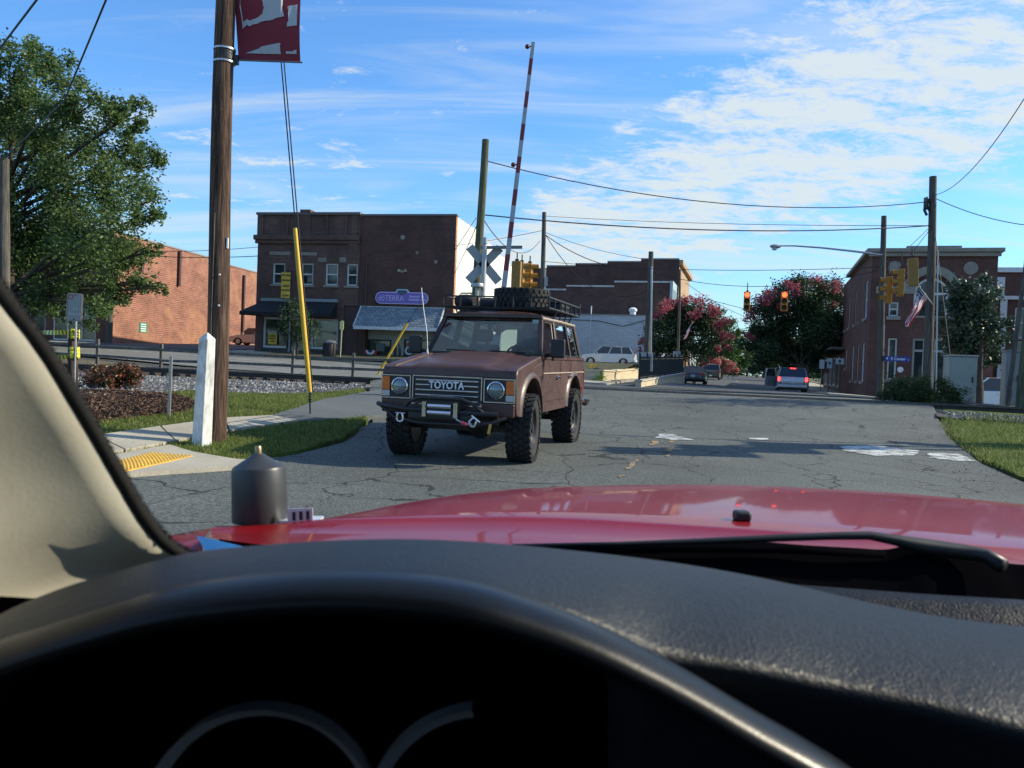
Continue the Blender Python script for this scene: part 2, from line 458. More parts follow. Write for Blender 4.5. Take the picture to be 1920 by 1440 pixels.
# one sheet to the horizon
def ground_sheet():
    ax = sorted(set([-4200, -2000, -900, -420, -250, -150] + list(range(-100, -40, 6)) + list(range(-40, 41, 2)) + list(range(46, 101, 6)) + [150, 250, 420, 900, 2000, 4200]))
    ay = sorted(set([-4200, -2000, -900, -420, -200, -100, -50, -30] + list(range(-20, 100, 2)) + list(range(100, 220, 8)) + [250, 330, 420, 900, 2000, 4200]))
    pts = [(x, y) for y in ay for x in ax]; hz = HH([(max(-420, min(420, x)), max(-420, min(420, y))) for x, y in pts])
    b = MB(); n = len(ax)
    b.add([(x, y, z - .06) for (x, y), z in zip(pts, hz)], [(j * n + i, j * n + i + 1, (j + 1) * n + i + 1, (j + 1) * n + i) for j in range(len(ay) - 1) for i in range(n - 1)])
    return b.build('ground', DIRT, smooth=180)
tag(ground_sheet(), kind='structure')
# track frame: TA on the near rail, TD along it, TN away from the camera
TA = Vector((-11.08, 33.0, 0)); TD = Vector((25.65, -9.0, 0)).normalized(); TN = Vector((-TD.y, TD.x, 0))
def tr(a, n):                      # a metres along the rail from where it meets x = 0, n metres beyond the near rail
    p = TA + TD * (a + 11.74) + TN * n
    return (p.x, p.y)
SD = Vector((math.sin(R(16)), math.cos(R(16)), 0)); SR = Vector((SD.y, -SD.x, 0))   # along the street, to its right
S0 = Vector((2.6, 13.8, 0))
def st(s, r):                      # s metres along the street's centre line from S0, r metres to the right
    p = S0 + SD * s + SR * r
    return (p.x, p.y)
def jag(poly, amp, step=.45):
    out_ = []
    for i in range(len(poly)):
        a, c = Vector(poly[i]), Vector(poly[(i + 1) % len(poly)]); L = (c - a).length; n = max(1, int(min(L, 40) / step))
        for j in range(n):
            q = a.lerp(c, j / n); out_.append((q.x + random.uniform(-amp, amp), q.y + random.uniform(-amp, amp)))
    return out_
def sheet(name, poly, off, m, step=1.0, kind='structure', hfun=None):
    return tag(draped(poly, off, step, hfun, .14 if off > .025 else 0).build(name, m, smooth=60), kind=kind)
left_edge = [(-60, -2), (-14, 2.2), (-9, 4.4), (-6, 6.4), (-4.05, 8.38), (-3.2, 9.63), (-2.72, 10.6), (-2.35, 12), (-2.4, 14.4), (-2.9, 17), (-3.4, 20), (-4.3, 25), (-5, 29.2)]
right_edge = [(12.9, 26.8), (12.4, 24.4), (11.0, 21.3), (9.0, 17), (7.27, 12.7), (6.6, 10.6), (6.3, 8), (6.3, 5), (9, 2), (14, 0), (60, -8)]
def road_h(x, y):                  # the crossing rises to the level of the rail heads
    p = Vector((x, y, 0)) - TA; n = p.dot(TN); a = p.dot(TD) - 11.74
    h = H(x, y)
    k = max(0, 1 - max(0, abs(n - .75) - 1.2) / 4.0)
    k = k * k * (3 - 2 * k)
    return h * (1 - k) + k * .545
sheet('road', left_edge + [tr(-6.6, 4.6), tr(12.5, 4.6)] + right_edge + [(60, -30), (-60, -30)], 0.0, A_NEAR, .8, hfun=road_h)
sheet('main_street', [tr(-90, 5.2), tr(-90, 15.2), tr(-25, 15.2), tr(-4, 15.0), tr(12, 16.0), tr(26, 16.5), tr(90, 17), tr(90, 9), tr(17, 9), tr(13.5, 4.4), tr(-7.5, 4.4)], .02, A_MAIN, 2.0)
sheet('street', [st(26.5, -5.2), st(26, 7.5), st(34, 5.2), st(200, 5.2), st(200, -5.2)], .045, A_FAR, 3.0)
sheet('crossing_street', [tr(-6.0, 4.2), tr(-5, 12), st(28, -5.5), st(29, 7.5), tr(17, 12), tr(13.0, 4.2)], .034, A_FAR, 1.5)
sheet('sidewalk_far_left', [st(30, -5.25), st(30, -8.2), st(120, -8.2), st(120, -5.25)], .16, CONC, 3.0)
sheet('sidewalk_far_right', [st(30, 5.25), st(30, 9.5), st(34, 13.5), st(40, 9.0), st(120, 9.0), st(120, 5.25)], .14, CONC, 3.0)
sheet('shop_sidewalk', [tr(-90, 15.4), tr(-90, 22), tr(-30, 21), tr(-8, 22), tr(-8, 15.2)], .16, CONC, 2.0)
sheet('driveway', [(-28, 50), (-18.3, 51), (-18.6, 78), (-16, 100), (-26, 100), (-29, 62)], .19, A_FAR, 3.0)
# verges, path, sidewalk
verge = [(-46, 8), (-14, 3.2), (-9, 5.0), (-6.2, 6.9)] + [(-4.2, 8.6), (-3.3, 9.7), (-2.8, 10.7), (-2.43, 12.0), (-2.5, 14.4), (-3.0, 17), (-3.5, 20), (-4.4, 24.6)] + [tr(-6.5, -1.6), tr(-46, -1.6)]
sheet('grass_verge', verge[:3] + jag(verge[3:-2], .045)[:-1] + verge[-2:], .035, GRASS, .8)
sheet('grass_verge_right', jag([(6.5, 9.4), (6.75, 10.6), (7.4, 12.7), (9.15, 17), (11.1, 21.1), (12.4, 24.2)], .10, .35)[:-60] + [tr(13.4, -1.4), tr(60, -1.4), (60, -2), (14, 1.0), (9, 3), (6.5, 5.4), (6.5, 8)], .03, GRASS, 1.0)
def gp(pts, dz=.03): return [(q.x, q.y) for q in (G(u, v, dz) for u, v in pts)]
sheet('mulch_bed', gp([(40, 760), (130, 736), (250, 738), (330, 746), (378, 760), (350, 777), (250, 791), (160, 799), (60, 805)]), .06, MULCH, .7)
sheet('path', gp([(505, 787), (560, 766), (610, 751), (680, 738), (745, 729), (760, 770), (735, 781), (640, 791), (560, 797)]), .055, A_PATCH, .8)
walk = bpy.data.objects.new('sidewalk', None); COL.objects.link(walk); tag(walk, kind='structure')
U_ = gp([(-60, 868), (60, 846), (180, 825), (300, 806), (420, 793), (510, 785)]); L_ = gp([(60, 890), (140, 872), (235, 851), (330, 833), (430, 814), (562, 797)])
for i in range(5):
    a, b_, c_, d_ = [Vector((*q, 0)) for q in (U_[i], U_[i + 1], L_[i + 1], L_[i])]
    cen = (a + b_ + c_ + d_) / 4
    poly = [tuple((cen + (q - cen) * (1 - .016 / (q - cen).length * 1.2)).xy) for q in (a, b_, c_, d_)]
    draped(poly, .075, .8, None, .12).build('slab', CONC, walk)
ramp = sheet('kerb_ramp', gp([(60, 892), (150, 872), (240, 852), (318, 838), (362, 853), (445, 866), (520, 871), (440, 877), (320, 887), (205, 896), (100, 906)]), .05, CONC, .5)
TACT = mat('tactile_yellow', (.60, .36, .05), .75, var=.3, scale=5, stain=(.42, .27, .07))
tq = gp([(120, 889), (283, 852), (362, 858), (195, 893)], .06)
plate = sheet('tactile_paving', tq, .062, TACT, .3)
b = MB(); q0, q1, q2, q3 = [Vector((*q, 0)) for q in tq]
nu, nv = 26, 11
for i in range(nu):
    for j in range(nv):
        s_, t_ = (i + .5) / nu, (j + .5) / nv
        p = (q0 * (1 - s_) + q1 * s_) * (1 - t_) + (q3 * (1 - s_) + q2 * s_) * t_
        z = H(p.x, p.y) + .06
        b.lathe([(.016, 0), (.013, .008), (.006, .011)], 6, Matrix.Translation((p.x, p.y, z)))
dm = b.build('dome', TACT, plate, smooth=60); dm['kind'] = 'stuff'
# worn paint on the road: ragged sheets
def ragged(pts, amp, n=7, off=.008, name='road_marking', m=None, hf=road_h, holes=0):
    out_ = []
    k = len(pts)
    for i in range(k):
        a, c = Vector((*pts[i], 0)), Vector((*pts[(i + 1) % k], 0))
        d = c - a; nrm = Vector((-d.y, d.x, 0)).normalized()
        for j in range(n):
            q = a + d * (j / n) + nrm * random.uniform(-amp, amp)
            out_.append((q.x, q.y))
    return tag(draped(out_, off, .4, hf).build(name, m or WHITE_PAINT), kind='structure')
def gr(pts): return [(q.x, q.y) for q in (G(u, v) for u, v in pts)]
ragged(gr([(1228, 822), (1240, 814), (1262, 815), (1268, 820), (1302, 826), (1270, 828)]), .03)
ragged(gr([(1574, 839), (1640, 837), (1720, 847), (1716, 857), (1640, 856), (1588, 850)]), .05, 8)
ragged(gr([(1742, 851), (1800, 854), (1834, 869), (1790, 867), (1745, 862)]), .05, 6)
ragged(gr([(1402, 823), (1440, 824), (1438, 826), (1404, 825)]), .02, 4)
for q in ([(1163, 893), (1172, 893), (1166, 899), (1158, 899)], [(1176, 876), (1188, 868), (1192, 870), (1180, 884), (1170, 886)], [(1222, 829), (1236, 829), (1234, 836), (1220, 838)], [(1252, 841), (1262, 841), (1260, 848), (1248, 848)],
          [(1250, 854), (1258, 854), (1255, 859), (1248, 859)], [(1256, 829), (1264, 829), (1263, 832), (1255, 833)], [(1188, 866), (1194, 864), (1195, 867), (1190, 869)]):
    ragged(gr(q), .025, 4, .009, m=YELLOW_PAINT)
tag(draped([st(31, -4.6), st(31.6, -4.6), st(31.6, -.3), st(31, -.3)], .07, 2).build('road_marking', WHITE_PAINT), kind='structure')
for s_ in (44, 60, 78):
    tag(draped([st(s_, -.1), st(s_, .1), st(s_ + 6, .1), st(s_ + 6, -.1)], .07, 3).build('road_marking', YELLOW_PAINT), kind='structure')
tag(draped([tr(-60, 9.9), tr(-60, 10.05), tr(-9, 10.05), tr(-9, 9.9)], .05, 3).build('road_marking', WHITE_PAINT), kind='structure')
# ballast with its stones, ties, rails
def bal_h(x, y):
    n = (Vector((x, y, 0)) - TA).dot(TN)
    k = max(0, 1 - max(0, abs(n - .75) - 1.7) / 2.0); k = k * k * (3 - 2 * k)
    return H(x, y) * (1 - k) + k * (.385 if n > .2 else .215) + .045
nearb = gp([(-60, 765), (60, 758), (180, 752), (272, 744), (360, 736), (450, 739), (560, 741), (640, 736), (700, 727)])
sheet('ballast_left', nearb + [tr(-5.9, -2.2), tr(-6.3, 3.9), tr(-60, 3.9), tr(-60, -2)], .012, BALLAST, 1.0, hfun=bal_h)
sheet('ballast_right', [tr(12.9, -4.2), tr(15, -4.6), tr(18, -4.3), tr(22, -4.8), tr(60, -4.6), tr(60, 4.2), tr(13.6, 4.2)], .012, BALLAST, 1.2, hfun=bal_h)
STONE = leaf_mat('ballast_stone', (.06, .06, .065), (.14, .14, .14), (.34, .33, .31), .85, 0)
def stones(name, spots, smin, smax):
    b = MB()
    for x, y in spots:
        z = bal_h(x, y); s_ = random.uniform(smin, smax)
        vs = [(x + s_ * a * random.uniform(.6, 1.2), y + s_ * c * random.uniform(.6, 1.2), z + .01 + s_ * e * random.uniform(.5, 1)) for a, c, e in ((1, 0, .1), (0, 1, .1), (-1, 0, .1), (0, -1, .1), (.1, .1, 1))]
        b.add(vs, [(0, 1, 4), (1, 2, 4), (2, 3, 4), (3, 0, 4)])
    return tag(b.build(name, STONE), kind='stuff')
def inside(p, poly):
    x, y = p; r_ = False; k = len(poly)
    for i in range(k):
        x1, y1 = poly[i]; x2, y2 = poly[(i + 1) % k]
        if (y1 > y) != (y2 > y) and x < (x2 - x1) * (y - y1) / (y2 - y1) + x1: r_ = not r_
    return r_
bp = nearb + [tr(-5.9, -.9), tr(-60, -.9)]
sp = []
while len(sp) < 8500:
    p = (random.uniform(-26, -2), random.uniform(12, 42))
    if inside(p, bp): sp.append(p)
sp += [tr(random.uniform(13.2, 22), random.uniform(-4.6, -.8)) for _ in range(2600)]
so_ = stones('ballast_stone', sp, .03, .07)
RAILM = mat('rail_steel', (.055, .045, .04), .6, .6, var=.3, scale=4)
RAILTOP = mat('rail_head', (.45, .46, .48), .25, 1.0)
TIE = mat('tie_wood', (.045, .036, .03), .9, var=.35, scale=9, bump=.5)
track = empty('railway_track', (*tr(0, .75), .4), math.atan2(TD.y, TD.x), 'single railway track with dark rails on ballast crossing the road', 'railway')
for n in (0, 1.5):
    b = MB()
    pr = [(-.07, 0), (.07, 0), (.07, .015), (.012, .035), (.012, .12), (.036, .135), (.036, .17), (-.036, .17), (-.036, .135), (-.012, .12), (-.012, .035), (-.07, .015)]
    b.prism(pr, 130, Matrix.Translation((-65, n - .75, 0)) @ Matrix(((0, 0, 1, 0), (1, 0, 0, 0), (0, 1, 0, 0), (0, 0, 0, 1))))
    rl = b.build('rail', RAILM, track)
    MB().b2(-65, 65, n - .75 - .03, n - .75 + .03, .1705, .173).build('rail_head', RAILTOP, rl)
tm = MB().b2(-.115, .115, -1.3, 1.3, -.16, .0).mesh('tie', TIE)
x = -42.0
while x < 42:
    if not -6.6 < x < 13.0:
        o = bpy.data.objects.new('tie', tm); COL.objects.link(o); o.parent = track; o.location = (x, random.uniform(-.06, .06), random.uniform(-.012, .004))
        o.rotation_euler = (0, 0, random.uniform(-.02, .02))
    x += .62
FLG = mat('flangeway_rubber', (.02, .02, .022), .7)
cr = bpy.data.objects.new('crossing_strip', None); COL.objects.link(cr); tag(cr, kind='structure')
for n in (-.12, .1, 1.4, 1.62):
    draped([tr(-6.0, n - .045), tr(12.9, n - .045), tr(12.9, n + .045), tr(-6.0, n + .045)], .006, 1.0, road_h).build('rubber_strip', FLG, cr)
# ================================================================== buildings
WGLASS = None
def dark_glass(name, c=(.02, .03, .035), rough=.06):
    t = NT(name); t.set(color=c, rough=rough, spec=.9); MATS[name] = t.m; return t.m
WGLASS = dark_glass('window_glass'); SHOPGLASS = dark_glass('shop_glass', (.03, .042, .04), .05)
WTRIM = mat('white_trim', (.62, .64, .64), .55, var=.15)
STONE_TRIM = mat('stone_trim', (.27, .25, .21), .85, var=.25, scale=3)
BR_DARK = brick_mat('brick_brown', (.155, .075, .058), (.10, .048, .04), (.17, .14, .125), stain=(.07, .045, .04), stainamt=.55)
BR_SHOP = brick_mat('brick_umber', (.135, .068, .054), (.11, .054, .045), (.10, .07, .06), stain=(.06, .042, .042), stainamt=.6)
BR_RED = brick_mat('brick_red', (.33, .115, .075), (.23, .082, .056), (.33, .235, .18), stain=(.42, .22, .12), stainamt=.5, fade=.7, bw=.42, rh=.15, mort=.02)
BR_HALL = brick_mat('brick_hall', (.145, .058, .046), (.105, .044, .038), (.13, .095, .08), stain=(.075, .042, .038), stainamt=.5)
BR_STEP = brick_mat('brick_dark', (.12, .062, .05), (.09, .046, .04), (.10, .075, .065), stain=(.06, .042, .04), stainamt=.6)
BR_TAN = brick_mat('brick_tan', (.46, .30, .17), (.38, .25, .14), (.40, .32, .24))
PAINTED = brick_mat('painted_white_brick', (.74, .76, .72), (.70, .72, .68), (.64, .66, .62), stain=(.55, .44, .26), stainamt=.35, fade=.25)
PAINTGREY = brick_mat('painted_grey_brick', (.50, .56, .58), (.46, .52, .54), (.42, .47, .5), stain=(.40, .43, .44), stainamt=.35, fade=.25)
ROOF = mat('flat_roof', (.10, .10, .10), .9)
class Bld:
    def __init__(s, name, loc, rz, label, cat='building'):
        s.o = empty(name, loc, rz, label, cat); s.loc = Vector(loc); s.rz = rz
        s.m = Matrix.Translation(loc) @ Matrix.Rotation(rz, 4, 'Z'); s.inv = s.m.inverted()
        s.holes = []
    def at(s, u, v, y=0.0):
        a = s.inv @ CAM; d = s.inv.to_3x3() @ ray(u, v)
        p = a + d * ((y - a.y) / d.y); return p.x, p.z
    def atx(s, u, v, x=0.0):            # on the plane local x = const: gives (y, z)
        a = s.inv @ CAM; d = s.inv.to_3x3() @ ray(u, v)
        p = a + d * ((x - a.x) / d.x); return p.y, p.z
    def rect(s, u0, v0, u1, v1, y=0.0):
        a = s.at(u0, v0, y); b = s.at(u1, v1, y)
        return min(a[0], b[0]), max(a[0], b[0]), min(a[1], b[1]), max(a[1], b[1])
def wall_quads(b, x0, x1, z0, z1, holes, tf, depth=.14, mi=0):
    """wall face with openings and their reveals; tf maps (along, out, up) to a point"""
    xs = sorted({x0, x1, *[h for q in holes for h in q[:2]]}); zs = sorted({z0, z1, *[h for q in holes for h in q[2:]]})
    for i in range(len(xs) - 1):
        for j in range(len(zs) - 1):
            cx, cz = (xs[i] + xs[i + 1]) / 2, (zs[j] + zs[j + 1]) / 2
            if any(h[0] < cx < h[1] and h[2] < cz < h[3] for h in holes): continue
            b.add([tf(xs[i], 0, zs[j]), tf(xs[i + 1], 0, zs[j]), tf(xs[i + 1], 0, zs[j + 1]), tf(xs[i], 0, zs[j + 1])], [(0, 1, 2, 3)], mi)
    for a, c, e, f in holes:
        q = [(a, e), (c, e), (c, f), (a, f)]
        for k in range(4):
            p, r_ = q[k], q[(k + 1) % 4]
            b.add([tf(p[0], 0, p[1]), tf(p[0], depth, p[1]), tf(r_[0], depth, r_[1]), tf(r_[0], 0, r_[1])], [(0, 1, 2, 3)], mi)
TF_FRONT = lambda x, y, z: (x, y, z)
def window(par, x0, x1, z0, z1, tf, fw=.07, glass=None, trim=None, depth=.12, rows=2, cols=1, sill=.12, sillm=None, name='window'):
    trim = trim or WTRIM; glass = glass or WGLASS
    b = MB()
    def bx(a, c, e, f, y0, y1):
        vs = [tf(x, y, z) for x in (a, c) for y in (y0, y1) for z in (e, f)]
        b.add(vs, [(0, 1, 3, 2), (4, 6, 7, 5), (0, 4, 5, 1), (2, 3, 7, 6), (0, 2, 6, 4), (1, 5, 7, 3)])
    y0, y1 = depth - .07, depth + .02
    bx(x0, x0 + fw, z0, z1, y0, y1); bx(x1 - fw, x1, z0, z1, y0, y1)
    bx(x0 + fw, x1 - fw, z0, z0 + fw, y0, y1); bx(x0 + fw, x1 - fw, z1 - fw, z1, y0, y1)
    for k in range(1, rows):
        z = z0 + (z1 - z0) * k / rows; bx(x0 + fw, x1 - fw, z - fw * .45, z + fw * .45, y0 + .01, y1)
    for k in range(1, cols):
        x = x0 + (x1 - x0) * k / cols; bx(x - fw * .3, x + fw * .3, z0 + fw, z1 - fw, y0 + .012, y1)
    o = b.build(name, trim, par)
    for k in range(rows):
        za = z0 + fw + (z1 - z0 - 2 * fw) * k / rows; zb = z0 + fw + (z1 - z0 - 2 * fw) * (k + 1) / rows
        g = MB(); yy = depth + (.0 if k else .012)
        g.add([tf(x0 + fw * .5, yy, za), tf(x1 - fw * .5, yy, za), tf(x1 - fw * .5, yy, zb), tf(x0 + fw * .5, yy, zb)], [(0, 1, 2, 3)])
        g.build('pane', glass, o)
    if sill:
        b = MB(); vs = [tf(x, y, z) for x in (x0 - .12, x1 + .12) for y in (-.1, .1) for z in (z0 - sill, z0 - .004)]
        b.add(vs, [(0, 1, 3, 2), (4, 6, 7, 5), (0, 4, 5, 1), (2, 3, 7, 6), (0, 2, 6, 4), (1, 5, 7, 3)]); b.build('sill', sillm or STONE_TRIM, o)
    return o

# ---- two-storey brick shop with yellow sign
RZ1 = R(-12)
A = P(477, 663, 55); A.z = 1.1
B1 = Bld('brick_shop_building', A, RZ1, 'two-storey old brick shop with black awnings beside a purple-signed shop')
T1 = B1.at(484, 403)[1]; W1 = B1.at(672, 560)[0]; HB = -1.0
holes = [B1.rect(*q) for q in ((512, 493, 533.5, 533), (565, 493.5, 586.5, 534.5), (611, 494, 633, 535), (651, 494.5, 669.5, 536))]
shop = [B1.rect(493, 594, 538.5, 653), B1.rect(538.6, 596, 568, 664), B1.rect(582, 597, 632.5, 656)]
door2 = B1.rect(645, 573, 666.5, 676); door2 = (door2[0], door2[1], HB, door2[3])
b = MB(); wall_quads(b, 0, W1, HB, T1, holes + shop + [door2], TF_FRONT, .25)
MB().b2(door2[0], door2[1], .12, .2, HB, door2[3]).build('door_panel', mat('brown_panel', (.085, .05, .045), .7), B1.o)
b.b2(0, .3, .001, 22, HB, T1 - .1); b.b2(W1 - .3, W1 - .01, .45, 22, HB, T1); b.b2(0.3, W1 - .3, 21.7, 22, HB, T1)
b.build('wall', BR_DARK, B1.o, uv=True)
MB().b2(.3, W1 - .3, .3, 21.7, T1 - 1.0, T1 - .8).build('roof', ROOF, B1.o)
for h in holes: window(B1.o, *h, TF_FRONT, fw=.09, depth=.15, sill=.14)
for h in (shop[0], shop[2]): window(B1.o, *h, TF_FRONT, fw=.14, depth=.2, rows=1, cols=1, glass=SHOPGLASS, sill=0, name='shop_window')
h = shop[1]; dr = window(B1.o, *h, TF_FRONT, fw=.12, depth=.24, rows=1, glass=SHOPGLASS, sill=0, name='shop_door')
MB().b2(h[1] - .3, h[1] - .24, .12, .17, h[2] + 1.0, h[2] + 1.3).build('handle', RAILTOP, dr)
b = MB(); bz = B1.at(484, 441)[1]
b.b2(-.22, W1, -.26, -.004, bz - .32, bz); b.b2(-.14, W1, -.16, -.004, bz - .55, bz - .324)
b.build('cornice', BR_DARK, B1.o, uv=True, bevel=.03)
b = MB(); b.b2(-.12, W1 - .02, -.14, .4, T1 + .003, T1 + .16); b.build('coping', mat('coping_tile', (.16, .145, .135), .85), B1.o)
for u0, u1 in ((484, 495), (538, 542), (564, 583), (612, 616), (648, 652), (660, 672)):
    a, _ = B1.at(u0, 420); c, _ = B1.at(u1, 420)
    MB().b2(max(a, -.05), min(c, W1 - .02), -.1, -.003, bz + .003, T1).build('pilaster', BR_DARK, B1.o, uv=True)
x0, x1, z0, z1 = B1.rect(565, 402, 584, 405); MB().b2(x0, x1, -.2, .5, T1 + .165, T1 + .32).build('parapet_block', BR_DARK, B1.o, uv=True)
for q in ((506, 471.5, 544, 478), (559, 472.5, 594, 479), (571, 450.5, 582, 457), (655, 452, 671, 460), (597, 483, 612, 491), (637, 482.5, 649, 491.5), (485, 449, 493, 455)):
    x0, x1, z0, z1 = B1.rect(*q); MB().b2(x0, min(x1, W1 - .03), -.02, .02, z0, z1).build('stone_panel', STONE_TRIM, B1.o)
b = MB()
for q in ((493, 559, 545, 566), (575, 560.5, 635, 567.5)):
    x0, x1, z0, z1 = B1.rect(*q); MB().b2(x0, x1, -.3, -.004, z0, z1).build('awning_box', mat('awning_metal', (.26, .31, .34), .5, .3), B1.o)
AWN = mat('black_canvas', (.012, .013, .016), .8, bump=.3, bscale=3)
for q in ((495, 566, 545, 592.5), (575, 568, 634.5, 595)):
    x0, x1, z0, z1 = B1.rect(*q); o_ = 1.5
    b = MB(); ex = .9 if q[0] < 500 else .15
    t_ = [(x0, -.3, z1), (x1, -.3, z1), (x1 + .1, -o_, z0 + .15), (x0 - ex, -o_, z0 + .15)]
    b.add(t_ + [(x0 - ex, -o_, z0 - .08), (x1 + .1, -o_, z0 - .08), (x0, -.3, z0 - .08), (x1, -.3, z0 - .08), (x0 - .02, -.28, z1 - .03)],
          [(3, 2, 1, 0), (4, 5, 2, 3), (0, 6, 4, 3), (1, 2, 5, 7)])
    b.build('awning', AWN, B1.o)
x0, x1, z0, z1 = B1.rect(490, 654, 640, 667)
MB().b2(x0, shop[0][1], -.06, .0, HB, shop[0][2] - .01).build('bulkhead', mat('dark_bulkhead', (.03, .034, .042), .5), B1.o)
MB().b2(shop[2][0], x1 - .3, -.06, .0, HB, shop[2][2] - .01).build('bulkhead', MATS['dark_bulkhead'], B1.o)
YEL = mat('sign_yellow', (.62, .43, .05), .5, var=.1); BLK = mat('black_paint', (.012, .012, .014), .45, var=.1)
def poster_sign(name, c, w, h, label, lines, rz, face=YEL, edge=BLK, ink=BLK, cat='sign', border=.03, depth=.16, post=None):
    o = empty(name, c, rz, label, cat)
    MB().b2(-w / 2, w / 2, -depth / 2, depth / 2, -h / 2, h / 2).build('case', edge, o, bevel=.01)
    MB().b2(-w / 2 + border, w / 2 - border, -depth / 2 - .008, -depth / 2 - .002, -h / 2 + border, h / 2 - border).build('face', face, o)
    for txt, size, x, z in lines:
        text_obj(txt, size, ink, o, Matrix.Translation((x, -depth / 2 - .012, z)) @ FRONT, .002, bold=.008)
    return o
c = P(537, 531, 53.4); sg = poster_sign('shop_sign', P(536.8, 527, 53.4), .66, 1.16, 'yellow hanging sign lettered GLOBAL HEARING AIDS on a brick wall', [('GLOBAL', .17, .04, .36), ('HEARING', .15, .04, .04), ('AIDS', .2, .02, -.33)], R(-4))
sg['group'] = 'yellow hearing aid signs'
MB().b2(-.33, .33, -.08, .08, -1.14, -.6).build('number_case', BLK, sg, bevel=.01); MB().b2(-.30, .30, -.087, -.081, -1.11, -.63).build('number_face', YEL, sg)
for i, q in enumerate((-.18, -.1, -.02, .06, .14, .2)): MB().b2(q - .026, q + .022, -.092, -.088, -1.0, -.88).build('digit', BLK, sg)
MB().tube([(0, .1, .7), (.3, 1.4, .72)], .025, 6).tube([(0, 0, .58), (0, .1, .7)], .02, 6).build('bracket', BLK, sg)
x, z = B1.at(516.5, 636, .45); w_ = B1.m @ Vector((x, .1, z))
poster_sign('window_sign', B1.m @ Vector((x, .08, z)), .62, .7, 'small yellow poster leaning in the shop window below the black awning', [('GLOBAL', .13, 0, .2), ('HEARING', .11, 0, .04), ('AIDS', .12, 0, -.14)], RZ1, depth=.03, border=.0)

# ---- umber brick shop with purple sign, white side wall
A2 = B1.m @ Vector((W1, .04, 0))
B2 = Bld('umber_brick_shop', A2, RZ1, 'plain dark brick shop with a grey shingled canopy and a white side wall')
T2 = B2.at(760, 405)[1]; W2 = B2.at(850, 560)[0]
front = B2.rect(686, 613, 812, 676); front = (front[0], front[1], HB, front[3])
b = MB(); wall_quads(b, 0, W2, HB, T2, [front], TF_FRONT, .5); b.b2(0, .3, .001, 20, HB, T2); b.b2(.3, W2 - .02, 19.7, 20, HB, T2 - .6)
b.build('wall', BR_SHOP, B2.o, uv=True)
b = MB()
for y0, y1, dz in ((.35, 6, .0), (6, 11, -.35), (11, 16, -.7), (16, 20, -1.0)): b.b2(W2 - .3, W2 + .012, y0, y1, HB, T2 - .03 + dz)
b.build('side_wall', PAINTED, B2.o, uv=True)
MB().b2(W2 - .3, W2 + .02, .004, .345, HB, T2 - .01).build('corner_quoin', brick_mat('brick_orange', (.5, .22, .10), (.42, .18, .09), (.4, .28, .2)), B2.o, uv=True)
MB().b2(.3, W2 - .3, .3, 19.7, T2 - 1.4, T2 - 1.2).build('roof', ROOF, B2.o)
MB().b2(.0, W2 + .06, -.06, .32, T2 + .003, T2 + .12).build('coping', MATS['coping_tile'], B2.o)
fx0, fx1, fz0, fz1 = front
def bz_(v): return B2.at(700, v, .4)[1]
MB().b2(fx0, fx1, .42, .5, bz_(636), fz1).build('fascia', mat('pale_fascia', (.33, .36, .34), .7), B2.o)
dx0 = B2.at(733, 650, .4)[0]; dx1 = B2.at(757, 650, .4)[0]; dx2 = B2.at(803, 650, .4)[0]
window(B2.o, fx0 + .05, dx0, bz_(662), bz_(636.5), TF_FRONT, fw=.08, depth=.45, rows=1, glass=SHOPGLASS, sill=0, trim=BLK, name='shop_window')
MB().b2(fx0, dx0, .4, .5, HB, bz_(662.3)).build('bulkhead', BR_SHOP, B2.o, uv=True)
window(B2.o, dx0 + .03, dx1, HB, bz_(634), TF_FRONT, fw=.16, depth=.47, rows=1, cols=2, glass=SHOPGLASS, sill=0, trim=mat('grey_frame', (.33, .36, .34), .6), name='shop_door')
window(B2.o, dx1 + .03, fx1 - .05, bz_(676), bz_(634), TF_FRONT, fw=.08, depth=.45, rows=1, cols=2, glass=SHOPGLASS, sill=0, trim=BLK, name='shop_window')
MB().b2(fx0 + .02, fx1 - .02, .56, .6, HB, fz1).build('back_panel', BLK, B2.o)
# canopy of shingle rows
cz1 = B2.at(760, 577)[1]; cz0 = B2.at(760, 615.5, -1.2)[1]; cx0 = B2.at(678, 576)[0]; cx1 = B2.at(833.5, 580)[0]
SHING = []
for i, k in enumerate((.85, 1.0, 1.15)): SHING.append(mat('shingle_%s' % 'abc'[i], (.21 * k, .25 * k, .28 * k), .85, var=.2, scale=3, bump=.3))
can = MB().bar((cx0, -1.22, cz0 - .04), (cx1, -1.22, cz0 - .04), .08, .2).bar((cx0 + .1, 0, cz1), (cx1 - .1, 0, cz1), .1, .1)
for xx in (cx0, cx1): can.bar((xx, -1.22, cz0), (xx, -.02, cz1 + .02), .06, .16)
can.add([(cx0, -1.2, cz0 - .02), (cx1, -1.2, cz0 - .02), (cx1, 0, cz1 - .05), (cx0, 0, cz1 - .05)], [(0, 1, 2, 3)])
canopy = can.build('canopy', WTRIM, B2.o)
rows = 10; slope = Vector((0, 1.2, cz1 - cz0)); sl_ = slope.length / rows
up_ = slope.normalized(); nrm_ = Vector((0, -up_.z, up_.y))
shm = [MB().box((0, 0, 0), (.27, .02, sl_ * 1.08), m=Matrix((Vector((1, 0, 0)), nrm_, up_)).transposed()).mesh('shingle', m) for m in SHING]
for r_ in range(rows):
    xx = cx0 + .14 - (.14 if r_ % 2 else 0)
    while xx < cx1 - .1:
        o = bpy.data.objects.new('shingle', random.choice(shm)); COL.objects.link(o); o.parent = canopy
        p = Vector((xx + .05, -1.2, cz0)) + up_ * (sl_ * (r_ + .5)) + nrm_ * (.03 + .012)
        o.location = p; o.rotation_euler = (R(-3), 0, 0); xx += .30
